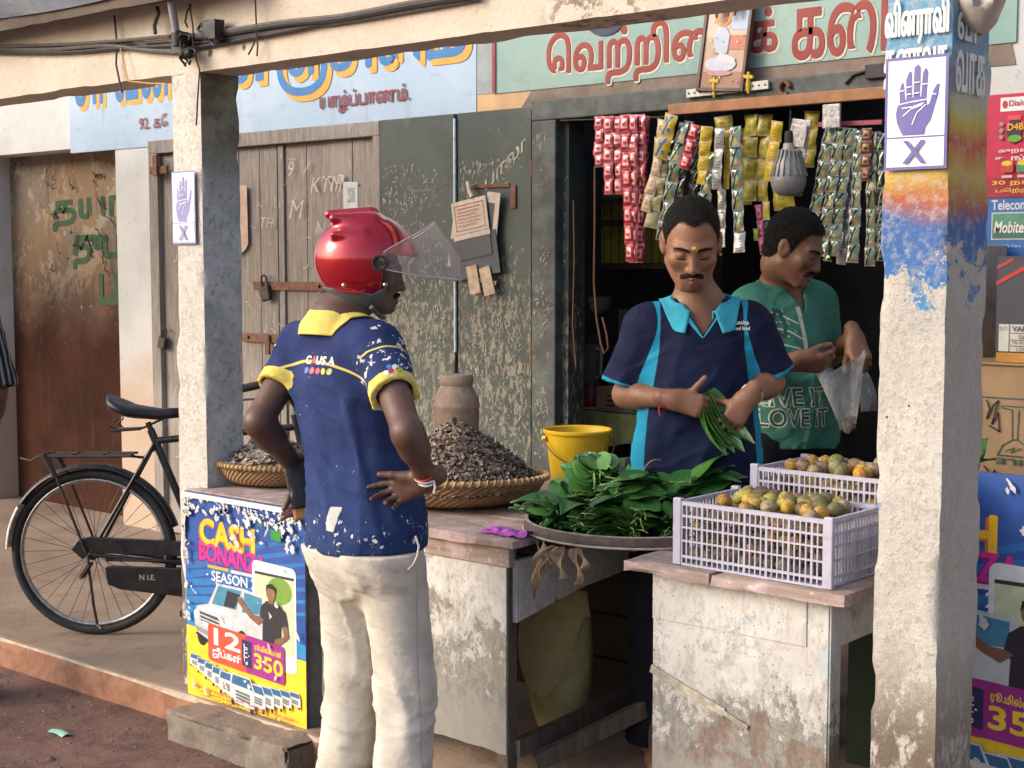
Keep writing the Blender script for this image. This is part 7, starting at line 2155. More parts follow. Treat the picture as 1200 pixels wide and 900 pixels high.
    P, Q = f.mesh(); P = laplace(P, Q, 1, .4)
    at_ = {}
    for sd in ('L', 'R'):
        a, e = E[sd]; d = unit(e - a); L = np.linalg.norm(e - a)
        t = (P - a) @ d; r = np.linalg.norm(P - a - np.outer(t, d), axis=1)
        at_['cuff' + sd] = np.where((r < sleeve_r[1] * 1.22) & (t > 0) & (t < L + .012), L - t, 1.0)
        at_['arm' + sd] = np.where(r < .115, t / L, -1)
    at_['cuff'] = np.minimum(at_.pop('cuffL'), at_.pop('cuffR'))
    at_['px'] = P[:, 0] - cx * (P[:, 2] - hem) / (sz - hem); at_['py'] = P[:, 1]; at_['pz'] = P[:, 2]
    if extra: at_.update(extra(P))
    o = skin_obj('shirt', P, Q, m_, fig.root, at_)
    fig.shirtbvh = BVHTree.FromPolygons(P.tolist(), Q.tolist()); fig.sz, fig.nb, fig.cx, fig.cy = sz, nb, cx, cy
    return o
def trousers(fig, J, waist, m_, rad=(.108, .082, .088), h=.0056, seed=0, wr=.008, bw=.178, bd=.135):
    pts = [J[k] for k in ('hipL', 'hipR', 'kneeL', 'kneeR', 'ankL', 'ankR')]
    lo = np.min(pts, 0) - .16; hi = np.max(pts, 0) + .16; lo[2] = .03; hi[2] = waist + .03
    f = cloth_field(lo, hi, h); pz = J['hipR'][2]
    f.ell((0, -.012, pz + .0), (bw, bd, .19), .05); f.ell((0, .0, waist), (bw * .93, bd * .95, .16), .05)
    for sd in ('L', 'R'):
        f.cone(J['hip' + sd] + [0, -.005, 0], J['knee' + sd], rad[0], rad[1], .030); f.cone(J['knee' + sd], J['ank' + sd] - [0, 0, .02], rad[1], rad[2] * .93, .03)
        f.ell(J['hip' + sd] + [0, -.042, -.03], (.090, .078, .11), .05)
    def ap(D, x, y, z):
        kn = np.exp(-((z - J['kneeR'][2] + .05) / .16) ** 2) + np.exp(-((z - .12) / .12) ** 2) + .7 * np.exp(-((z - pz + .13) / .08) ** 2)
        diag = 1 - 2 * np.abs(vn(x * .7 + .25 * z, y * .7, z * 1.5 + x * .8, 11, seed))
        cr = lambda fr, sd, a_, b_: np.clip(1 - 4 * np.abs(vn(x * a_ + .35 * z, y * a_, z * b_ + .5 * x, fr, sd)), 0, 1)
        w = wr * (.5 * fbm(x, y, z * .4, 8, 3, seed + 2) + kn * .5 * diag) - .0065 * kn * cr(11, seed + 11, .5, 1.9) - .0045 * cr(8, seed + 15, 1.8, .5) - .0030 * kn * cr(22, seed + 19, .7, 2.0)
        return np.maximum(np.maximum(D + w, z - waist), .055 - z)
    f.apply(ap); P, Q = f.mesh(); P = laplace(P, Q, 1, .4)
    s_ = np.stack([P[:, 0], P[:, 1], P[:, 2]], 1)
    P = P
    return skin_obj('trousers', P, Q, m_, fig.root, dict(px=P[:, 0], py=P[:, 1], pz=P[:, 2]))
def collar(fig, m_, r0=.070, open_=.5, stand=.034, fall=.050, front_drop=.050, wing=.022, spread=.034, nu=64):
    """a turned-down polo collar round the neck hole: stands up, folds over and lies on the shirt"""
    nb = fig.nb; b = MB()
    def fn(u, v):
        a = open_ / 2 + (2 * math.pi - open_) * u
        fr = .5 + .5 * math.cos(a)
        zb = nb[2] - .010 - front_drop * fr ** 1.5
        endk = min(1, min(u, 1 - u) * 9)
        if v < .4: k = v / .4; r = r0 + .002 + .004 * k; z = zb - .012 + (stand + .012) * k
        else:
            k = (v - .4) / .6; r = r0 + .006 + (spread + .014 * fr) * k ** .8; z = zb + stand + .004 * math.sin(math.pi * min(1, k * 2)) - (fall + wing * fr) * k
        x, y = nb[0] + r * math.sin(a), nb[1] + .012 + r * 1.04 * math.cos(a)
        if v > .4:
            h = fig.shirtbvh.ray_cast(Vector((x, y, z + .12)), Vector((0, 0, -1)), .4)
            if h[0] is not None and h[0].z + .006 > z and h[0].z < zb + stand + .01: z = h[0].z + .006
        return (x, y, z)
    b.grid(fn, nu, 22)
    o = b.build('collar', m_, fig.root, world=False, sharp=180)
    so = o.modifiers.new('thick', 'SOLIDIFY'); so.thickness = .0035; so.offset = 0
    return o
def on_shirt(fig, name, S2, origin, ux, uz, dirn, sc=1.0, off=.0012):
    """lettering (an array + faces list) laid on the shirt: rays go along -dirn"""
    b = MB()
    o = V3(origin); ux, uz, dn = unit(ux), unit(uz), unit(dirn)
    for (a, f, mi) in S2:
        ok = []; vv = []
        for x, y, _ in a:
            p = Vector(o + ux * x + uz * y + dn * .35); r = fig.shirtbvh.ray_cast(p, Vector(-dn), .8)
            vv.append(tuple(r[0] + Vector(dn) * off) if r[0] is not None else tuple(p - Vector(dn) * .3)); ok.append(r[0] is not None)
        n = len(b.v); b.v += vv
        for q in f:
            if all(ok[i] for i in q): b.f.append(tuple(i + n for i in q)); b.m.append(mi); b.s.append(False)
    return b
def subdiv(a, f, it=1):
    a = [tuple(p) for p in a]
    for _ in range(it):
        g = []; 
        for q in f:
            c = tuple(np.mean([a[i] for i in q], 0)); a.append(c); k = len(a) - 1
            g += [(q[i], q[(i + 1) % len(q)], k) for i in range(len(q))]
        f = g
    return np.array(a), f
def txt_arr(body, x, y, h, w=None, bold=0.0, shear=0):
    a, f = tri_text(body, bold, 1.0, shear); mx = a[:, :2].max(0); sc = h / mx[1]; sx = w / mx[0] if w else sc
    a = a * [sx, sc, 1] + [x, y, 0]
    return a, f
def fabric(name, fn_col, rough=.9):
    def fn(g):
        c, extra = fn_col(g)
        p = g.obj(); n = g.noise(p, 420, 2, .5); n2 = g.noise(p, 14, 4, .6)
        c = g.mix(g.th(n2, .35, .7, 0, .18), c, (.0, .0, .0)); h = g.m('ADD', g.m('MULTIPLY', n, .25), g.m('MULTIPLY', g.noise(p, 36, 4, .65), .6))
        cz = g.th(g.m('ABSOLUTE', g.m('SUBTRACT', g.noise(g.map(p, (1, 1, 1.7), rot=(.5, .2, 0)), 13, 3, .55, .6), .5)), .0, .07); h = g.m('ADD', h, g.m('MULTIPLY', cz, .16))
        d = dict(base=c, rough=rough, spec=.12, normal=g.bump(h, .36, .007))
        d.update(extra); return d
    return mat(name, fn)
def _hy(g):
    p = g.obj(); n = g.noise(g.map(p, (1, 1, .4)), 420, 3, .7)
    return dict(base=(.006, .005, .005), rough=.7, spec=.15, alpha=g.m('GREATER_THAN', n, .43), normal=g.bump(n, .8, .002))
m_hairy = mat('moustache and brow hair', _hy)
m_grizzle = mat('grizzled stubble', lambda g: dict(base=g.mix(g.noise(g.obj(), 500, 2), (.02, .016, .014), (.30, .28, .26)), rough=.9, alpha=g.m('GREATER_THAN', g.noise(g.obj(), 420, 3, .7), .60)))
# ================================================================== THE CUSTOMER IN THE RED HELMET
SK1 = skin_mat('dark brown skin', (.105, .054, .040), 0)
SK2 = skin_mat('brown skin', (.215, .102, .060), 0)
SK3 = skin_mat('mid brown skin', (.165, .078, .047), 0)
cb = (-2.748, 2.64, 0.0)
hw = at(431, 317, D=3.84)
C1 = Figure('man in red helmet, navy polo shirt and cream trousers, back turned, hands on hips', cb, 0.0, (hw.x, hw.y, 1.578), R(-48), R(8), SK1, .89)
def wl(fig, px, py, D): return fig.L(at(px, py, D=D))
J = dict(hipL=np.array([-.070, 0, .90]), hipR=np.array([.085, 0, .90]), kneeL=np.array([-.080, .03, .49]), kneeR=np.array([.118, .03, .49]), ankL=np.array([-.085, -.03, .085]), ankR=np.array([.15, -.02, .085]),
         shL=wl(C1, 352, 408, 3.955), shR=wl(C1, 445, 410, 3.75))
J['elR'] = wl(C1, 477, 506, 3.55); J['wrR'] = wl(C1, 501, 562, 3.67)
J['elL'] = wl(C1, 303, 494, 3.83); J['wrL'] = wl(C1, 350, 552, 4.0)
hands = dict(R=dict(F=-RT * .86 - UP * .38 + FW * .25, T=UP * .9 - RT * .4, curl=[.12, .35, .55, .7], thumb=(.35, .1, .2), k=1.0, spread=.25),
             L=dict(F=-UP * .9 + RT * .15 - FW * .1, T=-FW + RT * .1, curl=[.55, .62, .66, .7], thumb=(.45, .75, .7), k=1.02))
C1.body(J, hands, face=True, slim=.78, deep=.82)
def c_polo(g):
    px, py, pz, cf = g.attr('px'), g.attr('py'), g.attr('pz'), g.attr('cuff')
    ax = g.m('ABSOLUTE', px); p = g.obj(); n = g.noise(p, 5, 4, .6)
    c = g.mix(g.th(n, .3, .7), (.020, .032, .105), (.036, .052, .15))
    c = g.mix(g.th(pz, 1.25, .92, 0, .35), c, (.022, .060, .17))
    YE = (.66, .54, .13)
    back = g.m('LESS_THAN', py, .02)
    yoke = g.m('SUBTRACT', pz, g.m('ADD', 1.345, g.m('MULTIPLY', g.m('MULTIPLY', ax, ax), -1.6)))
    k = g.m('MULTIPLY', g.m('MULTIPLY', band(g, yoke, .0035), back), g.m('LESS_THAN', ax, .185))
    arm = g.m('SUBTRACT', g.m('MAXIMUM', g.attr('armL'), g.attr('armR')), g.m('ADD', .28, g.m('MULTIPLY', g.m('SINE', g.m('MULTIPLY', pz, 60)), .03)))
    k2 = g.m('MULTIPLY', band(g, arm, .017, .006), g.m('MULTIPLY', g.m('GREATER_THAN', ax, .16), back))
    c = g.mix(g.m('MAXIMUM', k, k2), c, YE)
    c = g.mix(g.th(cf, .031, .0295), c, YE)
    # spattered whitewash: right shoulder and sleeve, hem
    w1 = g.m('MULTIPLY', g.th(px, .10, .20), g.th(pz, 1.16, 1.24)); w2 = g.th(pz, 1.0, .90)
    w = g.m('ADD', g.m('MULTIPLY', w1, .15), g.m('ADD', g.m('MULTIPLY', w2, .115), .0))
    sp = g.m('GREATER_THAN', g.m('ADD', g.noise(p, 42, 4, .62, .4), w), .735)
    vo = g.vor(p, 34); sp2 = g.m('LESS_THAN', vo, g.m('ADD', .05, g.m('MULTIPLY', w, 1.6)))
    sp2 = g.m('MULTIPLY', sp2, g.m('GREATER_THAN', g.noise(p, 5, 2), .53))
    smear = g.m('MULTIPLY', g.th(g.noise(g.map(p, (1, 1, .35)), 60, 5, .75), .60, .68, 0, .55), g.th(pz, .97, .90))
    big = g.m('MULTIPLY', band(g, g.m('ADD', g.m('SUBTRACT', px, .035), g.m('MULTIPLY', g.m('SUBTRACT', pz, .945), -.45)), .017, .004), band(g, g.m('SUBTRACT', pz, .945), .034, .006)); big = g.m('MULTIPLY', big, back)
    big = g.m('GREATER_THAN', g.m('ADD', big, g.m('MULTIPLY', g.noise(p, 50, 4, .7), .7)), 1.12)
    k = g.m('MAXIMUM', g.m('MAXIMUM', sp, sp2), g.m('MAXIMUM', smear, big))
    c = g.mix(k, c, (.62, .62, .62))
    return c, {}
m_polo = fabric('navy polo cloth with yellow trim and white paint spots', c_polo)
m_yellowrib = fabric('yellow ribbed collar', lambda g: ((.66, .54, .14), {}))
shirt(C1, J, .852, .56, (.150, .112), m_polo, wr=.0085, sleeve_r=(.058, .062), seed=2, flare=.016)
collar(C1, m_yellowrib, r0=.062, open_=.6, stand=.044, fall=.066, front_drop=.03)
# small chest-back emblem in coloured letters
S2 = []
mats_ = [ink((.72, .72, .70)), ink((.50, .03, .06)), ink((.05, .16, .50)), ink((.66, .42, .03)), ink((.28, .36, .05))]
x = 0
for ch, mi in (('C', 0), ('A', 1), ('U', 0), ('S', 0), ('A', 0)):
    a, f = txt_arr(ch, x, 0, .022, None, .03); S2.append((*subdiv(a, f), mi)); x += .0205
for i, mi in enumerate((2, 1, 1, 3, 4)):
    a = np.array([(.009 + .021 * i + .0085 * math.cos(t), -.016 + .0085 * math.sin(t), 0) for t in np.linspace(0, 6.283, 13)[:-1]]); S2.append((a, [tuple(range(12))], mi))
o = wl(C1, 362, 426, 3.80)
b = on_shirt(C1, 'emblem', S2, o, (1, 0, 0), (0, 0, 1), (0, -1, 0)); b.build('shirt_emblem', mats_, C1.root, world=False)
S2 = []
for i, (dx, dy, mi) in enumerate(((0, 0, 0), (.012, .004, 1), (.024, -.002, 3), (.034, .006, 4), (.006, .014, 2), (.02, .014, 0))):
    a = np.array([(dx + .007 * math.cos(t), dy + .006 * math.sin(t), 0) for t in np.linspace(0, 6.283, 9)[:-1]]); S2.append((a, [tuple(range(8))], mi))
o = wl(C1, 452, 437, 3.6); b = on_shirt(C1, 'sleeve_emblem', S2, o, RT, UP, -FW); b.build('sleeve_emblem', mats_, C1.root, world=False)
def c_tr(g):
    p = g.obj(); n = g.noise(p, 6, 5, .6)
    c = g.mix(g.th(n, .3, .7), (.50, .465, .40), (.60, .565, .50))
    c = g.mix(g.th(g.noise(p, 3, 4, .6), .55, .72, 0, .5), c, (.42, .35, .26))
    c = g.mix(g.m('MULTIPLY', g.m('LESS_THAN', g.vor(p, 30), .07), g.m('GREATER_THAN', g.noise(p, 6, 2), .55)), c, (.78, .78, .77))
    seam = g.m('MULTIPLY', band(g, g.m('SUBTRACT', g.attr('py'), g.m('MULTIPLY', g.m('SUBTRACT', g.attr('pz'), .5), .02)), .0022, .001), g.m('GREATER_THAN', g.m('ABSOLUTE', g.attr('px')), .15))
    c = g.mix(g.m('MULTIPLY', seam, .5), c, (.30, .26, .2))
    return c, {}
m_cream = fabric('cream cotton trousers', c_tr)
trousers(C1, J, .855, m_cream, rad=(.089, .076, .081), seed=4, wr=.008, bw=.138, bd=.112)
b = MB(); q = [(487, 628), (491, 640), (489, 652), (484, 662), (478, 668)]
b.tube([at(x, y, D=3.69) for x, y in q], .003, 5); b.build('pocket_edge', m_cream, C1.root)
# sandals are below the frame but real
for sd in ('L', 'R'):
    a = J['ank' + sd]; b = MB(); b.prism([(a[0] + x, a[1] + y, .006) for x, y in ((-.04, -.07), (.04, -.07), (.05, .10), (.04, .17), (-.03, .175), (-.05, .10))], (0, 0, .022)); b.build('sandal', m_tyre, C1.root, world=False, bev=.004)
# helmet
hf = Field([np.arange(-.16, .161, .0034), np.arange(-.21, .19, .0034), np.arange(-.14, .205, .0034)])
hf.ell((0, -.008, .032), (.128, .156, .140), .01)
for sg in (-1, 0, 1):
    if sg: hf.cone((sg * .048, .0, .152), (sg * .060, -.115, .140), .020, .013, .022); hf.cone((sg * .092, -.02, .105), (sg * .098, -.105, .092), .016, .010, .018)
    else: hf.cone((0, -.01, .166), (0, -.135, .150), .026, .014, .02)
def hap(D, x, y, z):
    D = np.maximum(D, -(np.sqrt((x / .114) ** 2 + ((y + .008) / .142) ** 2 + ((z - .03) / .127) ** 2) - 1) * .11)
    D = np.maximum(D, -(z + .066 + .02 * np.clip(-y * 6, 0, 1) - .035 * np.clip(-y - .10, 0, 1) * 8 * 0))
    op = np.maximum(np.maximum(.050 + .02 * (z < -.2) - y, z - .055), -1)
    return np.maximum(D, -np.maximum(.052 - y - .0 * z, z - .060))
hf.apply(hap); P, Q = hf.mesh(); P = laplace(P, Q, 2, .5)
hp = np.array([C1.H(p) for p in P])
m_red = mat('candy red helmet shell', lambda g: dict(base=g.mix(g.th(g.noise(g.obj(), 6, 3), .3, .7), (.33, .003, .018), (.40, .004, .014)), rough=.16, metal=.4, coat=.8, normal=g.bump(g.noise(g.obj(), 30, 3), .03, .002)))
helm = skin_obj('helmet', hp, Q, m_red, C1.root)
def head_part(name, mb, m_, parent=helm, **kw):
    mb.v = [tuple(C1.H(p)) for p in mb.v]; return mb.build(name, m_, parent, world=False, **kw)
tf_ = Field([np.arange(-.16, .161, .0034), np.arange(-.21, .13, .0034), np.arange(-.15, .02, .0034)])
tf_.ell((0, -.006, .028), (.1265, .154, .150), .01)
def tap(D, x, y, z):
    D = np.maximum(D, -(np.sqrt((x / .110) ** 2 + ((y + .008) / .138) ** 2 + ((z - .028) / .150) ** 2) - 1) * .11)
    lowline = -.118 + .055 * np.clip(-(y + .02) / .12, 0, 1)
    D = np.maximum(D, np.maximum(lowline - z, z + .062 - .03 * np.clip((y - .03) * 25, 0, 1)))
    return np.maximum(D, y - .066 + .35 * np.clip(-.06 - z, 0, 1))
tf_.apply(tap); P, Q = tf_.mesh(); P = laplace(P, Q, 2, .5)
m_trim = flat('grey helmet lining edge', (.085, .10, .115), .75, .15, 60, .3)
skin_obj('lower_trim', np.array([C1.H(p) for p in P]), Q, m_trim, helm)
for sg in (-1, 1):
    b = MB(); b.lathe([(0, 0), (.020, 0), (.024, .004), (.024, .012), (.019, .013), (.017, .009), (.008, .009), (.007, .014), (0, .014)], (0, 0, 0), 24, axis='X')
    b.v = [(sg * (.124 + p[0]), p[1] + .040, p[2] + .030) for p in b.v]
    if sg < 0: b.f = [f[::-1] for f in b.f]
    head_part('visor_pivot', b, m_tyre)
    for (y, z) in ((.062, -.03), (-.055, -.048)):
        b = MB(); b.lathe([(0, .006), (.005, .004), (.007, 0)], (0, 0, 0), 12, axis='X'); b.v = [(sg * (.119 + p[0]) * (1 - .00) + (sg * -.006 if y > 0 else 0), p[1] + y, p[2] + z) for p in b.v]; head_part('stud', b, m_chrome)
    b = MB(); b.tube([(sg * .121, -.085, -.062), (sg * .127, -.05, -.066), (sg * .130, -.01, -.064), (sg * .129, .012, -.052)], [.002, .005, .005, .002], 8); head_part('shell_ridge', b, m_red)
b = MB()
tilt = Matrix.Translation((0, .035, .032)) @ Matrix.Rotation(R(12), 4, 'X') @ Matrix.Translation((0, -.035, -.032))
m_visor_glint = flat('painted visor edge glint', (.45, .40, .41), .25, .1, 40, 0)
def vis(u, v):
    az = R(-88 + 176 * u); c = math.cos(az)
    z0, z1 = .022 - .060 * c ** .7 if c > 0 else .022, .040 + .100 * max(0, c) ** .7
    z = z0 + (z1 - z0) * v
    r = 1 - .35 * max(0, (z - .03)) / .14 * max(0, c)
    return tuple(tilt @ Vector((.134 * math.sin(az) * (1 - .03 * c), .030 + (.185) * c * r * 1.30, z)))
b.grid(vis, 60, 16)
m_visor = mat('smoked clear visor', lambda g: dict(base=(.42, .36, .37), rough=.05, alpha=.24, spec=.9))
head_part('visor', b, m_visor)
b = MB(); b.tube([vis(u, 1) for u in np.linspace(.02, .98, 50)], .0016, 5); b.tube([vis(u, 0) for u in np.linspace(.02, .98, 50)], .0016, 5); head_part('visor_glint', b, m_visor_glint)  # pale tubes painted in for the highlight along the visor rim
C1.patch('moustache', lambda u: (-.030 + .060 * u, -.060 - .010 * abs(2 * u - 1) ** 2 - .004, -.050 - .008 * abs(2 * u - 1) ** 2), m_hair, .006, rag=.5)
for sg in (-1, 1): C1.patch('eyebrow', lambda u, sg=sg: (sg * (.012 + .040 * u), .017 + .004 * math.sin(2.6 * u), .026 + .003 * math.sin(2.8 * u)), m_hair, .003, 14, 5, .4)
C1.patch('lips', lambda u: (-.022 + .044 * u, -.081 + .006 * abs(2 * u - 1) ** 2, -.064 - .003 * abs(2 * u - 1)), flat('dark lips', (.085, .035, .032), .5, .1, 60, .2), .0007, 18, 8)
b = MB(); b.tube([C1.H(p) for p in ((.108, .03, -.10), (.09, .045, -.115), (.045, .06, -.128), (0, .065, -.130))], .006, 8); b.build('chin_strap', m_trim, C1.root, world=False)
# wrist threads
def wristband(fig, W, Fd, r, m_, back=.03, tilt_=.2, t=.0024, n=1, name='wrist_thread', tail=True):
    Fd = unit(Fd); u = unit(np.cross(Fd, (0.3, .2, 1.0))); w = np.cross(Fd, u); b = MB()
    for k in range(n):
        c = W - Fd * (back + .006 * k)
        b.tube([c + (u * math.cos(a) + w * math.sin(a)) * r * (1 + .04 * math.sin(3 * a)) + Fd * tilt_ * r * math.cos(a + k) for a in np.linspace(0, 6.283, 26)[:-1]], t, 6, closed=True)
    if tail: b.tube([c + u * r, c + u * (r + .006) - np.array([0, 0, .015]), c + u * (r + .002) - np.array([0, 0, .035])], t * .9, 5)
    return b.build(name, m_, fig.root, world=False)
fa = J['wrR'] - J['elR']
m_wth = flat('white thread', (.66, .65, .62), .8, .1, 90, .3); m_rth = flat('red thread', (.55, .03, .04), .8, .15, 90, .3)
wristband(C1, J['wrR'], fa, .0285, m_wth, .012, .2, .0034, 2); wristband(C1, J['wrR'], fa, .029, m_rth, .026, -.1, .0022, 1, tail=False)
# pouch in the left hand
c = at(350, 568, D=3.965)
t = thing('pouch', 'black zipped pouch gripped in the left hand of the man in the red helmet', 'pouch', tuple(c), (R(8), R(-14), R(-35)))
b = MB(); rough_box(b, (-.022, -.030, -.062), (.022, .030, .068), .008, .003, 30, 0, 3, .01); b.build('case', flat('black leatherette', (.022, .022, .026), .4, .3, 40, .3), t, world=False)
b = MB(); b.tube([(-.0235, -.028, .03), (-.025, 0, .045), (-.0235, .028, .05)], .0022, 5); b.build('zip', m_darkiron, t, world=False)
b = MB(); b.box((-.012, -.028, -.095), (.014, .022, -.063)); b.build('flap', flat('tan leather', (.36, .17, .06), .6, .2, 40, .3), t, world=False, bev=.005)

# ================================================================== THE VENDOR IN NAVY
vb = at(816, 480, D=4.30); vb = (vb.x, vb.y, PZ)
TH2 = R(220.3)
hv = at(810, 284, D=4.20)
C2 = Figure('man in navy polo shirt with sky blue collar, looking down at leaves in his hands', vb, TH2, (hv.x, hv.y, hv.z), R(-3), R(27), SK2, 1.04)
J = dict(hipL=np.array([-.095, 0, .90]), hipR=np.array([.095, 0, .90]), kneeL=np.array([-.11, .02, .49]), kneeR=np.array([.11, .02, .49]), ankL=np.array([-.12, -.03, .085]), ankR=np.array([.12, -.02, .085]),
         shR=wl(C2, 757, 386, 4.31), shL=wl(C2, 881, 384, 4.31), elR=wl(C2, 733, 462, 4.33), elL=wl(C2, 904, 448, 4.33), wrR=wl(C2, 787, 468, 4.13), wrL=wl(C2, 878, 464, 4.10))
ld = C2.Ld
hands = dict(R=dict(F=ld(RT * .93 - UP * .22 - FW * .28), T=ld(UP * .9 + RT * .35), curl=[.34, .40, .46, .52], thumb=(.62, -.1, -.1), k=.96),
             L=dict(F=ld(-RT * .55 - UP * .80 - FW * .2), T=ld(-RT * .8 + UP * .5), curl=[.42, .40, .36, .34], thumb=(.75, .5, .5), k=.95, spread=.3))
C2.body(J, hands, face=True, belly=.01)
def c_navy(g):
    px, py, pz, cf = g.attr('px'), g.attr('py'), g.attr('pz'), g.attr('cuff')
    ax = g.m('ABSOLUTE', px); p = g.obj()
    c = g.mix(g.th(g.noise(p, 5, 4, .6), .3, .7), (.008, .010, .034), (.012, .016, .050))
    c = g.mix(g.th(pz, 1.25, 1.0, 0, .4), c, (.010, .022, .065))
    CY = (.018, .26, .42)
    # stripe running from the collar round the armhole into the side panel
    def mr(z, stops):
        n = g.nd('ShaderNodeFloatCurve'); cu = n.mapping.curves[0]
        pts = stops
        cu.points[0].location = pts[0]; cu.points[-1].location = pts[-1]
        for q in pts[1:-1]: cu.points.new(*q)
        n.mapping.update(); g.put(n.inputs[1], z); return n.outputs[0]
    zn = g.m('DIVIDE', g.m('SUBTRACT', pz, .8), .8)
    xc = mr(zn, [(0, .195), (.28, .185), (.45, .160), (.58, .134), (.66, .126), (.76, .128), (.83, .108), (.90, .080), (1, .05)])
    wd = mr(zn, [(0, .030), (.28, .026), (.45, .022), (.56, .012), (.64, .0045), (.70, .006), (.78, .016), (.88, .020), (1, .02)])
    k = g.th(g.m('SUBTRACT', g.m('ABSOLUTE', g.m('SUBTRACT', ax, xc)), wd), .0012, -.0012)
    k = g.m('MULTIPLY', k, g.m('GREATER_THAN', py, -.06))
    c = g.mix(k, c, CY); c = g.mix(g.th(cf, .0075, .006), c, CY)
    return c, {}
m_navy = fabric('navy sports cloth with sky blue panels', c_navy, .75)
m_sky = fabric('sky blue collar cloth', lambda g: ((.045, .34, .46), {}), .8)
shirt(C2, J, .83, .86, (.176, .126), m_navy, wr=.009, sleeve_r=(.064, .075), seed=11, vneck=(1.290, .056), flare=.010, neck=(.062, .086))
# turned-down collar wings, V placket
nb = C2.nb
collar(C2, m_sky, r0=.066, open_=.9, stand=.036, fall=.058, front_drop=.05, wing=.006, spread=.040)
b = MB()
for sg, w_ in ((1, .014), (-1, .006)):
    A0 = np.array([nb[0] + sg * .046, nb[1] + .092, nb[2] - .030]); A1 = np.array([nb[0] + .002, nb[1] + .150, 1.284])
    def pl(u, v, sg=sg, w_=w_):
        q = A0 + (A1 - A0) * u; x = q[0] + sg * w_ * (v - .15) * (1.0 - .7 * u) * 1.4; z = q[2]
        r = C2.shirtbvh.ray_cast(Vector((x, .5, z)), Vector((0, -1, 0)), .7)
        y = r[0].y + .003 if r[0] is not None and r[0].y > .02 else q[1] - .02
        return (x, y, z)
    b.grid(pl, 14, 4)
b.build('placket', m_sky, C2.root, world=False, sharp=180)
def hlV(x, y):
    base = np.interp(y, [-.12, -.09, -.05, -.015, .005, .022, .035, .055, .075, .10], [-.080, -.078, -.062, -.012, .004, -.006, .034, .074, .094, .112])
    base = base + .014 * np.exp(-((x - .042) / .018) ** 2) * (y > .02) - .014 * np.exp(-(x / .016) ** 2) * (y > .05)
    return base
C2.hair(hlV, .0038, .0026, 3)
for sg in (-1, 1):
    C2.patch('eyebrow', lambda u, sg=sg: (sg * (.010 + .044 * u), .0125 + .0075 * math.sin(2.3 * u) - .003 * u, .0240 + .0070 * math.sin(2.5 * u) - .007 * u), m_hairy, .0026, 20, 7, .5)
    C2.patch('eyelash', lambda u, sg=sg: (sg * (.0165 + .030 * u), -.0095 - .0030 * math.sin(math.pi * u), -.0062 - .0030 * math.sin(math.pi * u) + .0008), m_hair, .0016, 16, 4, .2)
C2.patch('moustache', lambda u: (-.034 + .068 * u, -.0615 - .014 * abs(2 * u - 1) ** 1.8 + .001, -.0475 - .010 * abs(2 * u - 1) ** 1.6), m_hairy, .0042, 30, 8, .6)
C2.patch('lips', lambda u: (-.024 + .048 * u, -.0835 + .009 * abs(2 * u - 1) ** 2, -.0625 - .0045 * abs(2 * u - 1) ** 1.5), flat('brownish lips', (.19, .075, .06), .45, .1, 60, .15), .0008, 22, 10)
C2.patch('forehead_mark', lambda u: (-.007 + .014 * u, .024 + .002 * math.cos(6 * u), .033), flat('yellow paste', (.62, .40, .06), .8, .2, 90, .2), .0008, 8, 5)
C2.patch('chin_stubble', lambda u: (-.040 + .080 * u, -.112 + .028 * abs(2 * u - 1) ** 2, -.089 + .012 * abs(2 * u - 1) ** 2), flat('stubble shade of skin', (.115, .058, .038), .7, .2, 200, .3), .0005, 22, 8)
# earring, necklace, threads, bangle
m_gold = flat('gold', (.62, .36, .09), .3, .1, 30, 0, metal=.9)
b = MB(); b.lathe([(0, -.003), (.005, -.003), (.005, .003), (0, .003)], C2.H((-.083, .004, -.036)), 10, axis='X'); b.build('earring', m_gold, C2.root, world=False)
b = MB(); b.tube([C2.nb + np.array([0, 0, -.02]) + np.array([.072 * math.sin(a), .055 * math.cos(a) + .012, .012 - .045 * max(0, math.cos(a)) + .012 * abs(math.sin(a))]) for a in np.linspace(-2.2, 2.2, 30)], .0022, 6); b.build('necklace', m_gold, C2.root, world=False)
wristband(C2, J['wrR'], J['wrR'] - J['elR'], .0285, m_rth, .010, .25, .0024, 2)
wristband(C2, J['wrL'], J['wrL'] - J['elL'], .031, flat('steel bangle', (.6, .6, .58), .25, .1, 40, 0, metal=.9), .018, .15, .0026, 1, 'bangle', False)
# shirt emblem
mw, mo = ink((.62, .62, .60)), ink((.66, .36, .03))
S2 = []
for i in range(9):
    t0 = i * 2 * math.pi / 9; a = np.array([(.0 + .013 * math.cos(t0) + .0055 * math.cos(t), .012 + .013 * math.sin(t0) + .0055 * math.sin(t), 0) for t in np.linspace(0, 6.283, 9)[:-1]]); S2.append((a, [tuple(range(8))], 0 if i % 2 else 2))
a = np.array([(.009 * math.cos(t), .012 + .009 * math.sin(t), 0) for t in np.linspace(0, 6.283, 13)[:-1]]); S2.append((a, [tuple(range(12))], 1))
S2.append((*subdiv(*txt_arr('amita', .020, .010, .012, .042, .02)), 0)); S2.append((*subdiv(*txt_arr('soul food', .018, -.006, .011, .046, .03)), 0))
o = C2.L(at(858, 386, D=4.15)); dr = ld(-FW); b = on_shirt(C2, 'e', S2, o, ld(RT), UP, dr); b.build('shirt_emblem', [mw, mo, ink((.06, .05, .05))], C2.root, world=False)
S2 = [(*subdiv(*txt_arr('mel', 0, 0, .010, .024, .03)), 0)]
o = C2.L(at(717, 408, D=4.2)); b = on_shirt(C2, 'e', S2, o, ld(RT), UP, dr); b.build('sleeve_emblem', [mw], C2.root, world=False)
m_dktr = fabric('dark trousers', lambda g: ((.012, .013, .020), {}))
trousers(C2, J, .92, m_dktr, seed=6, h=.009)
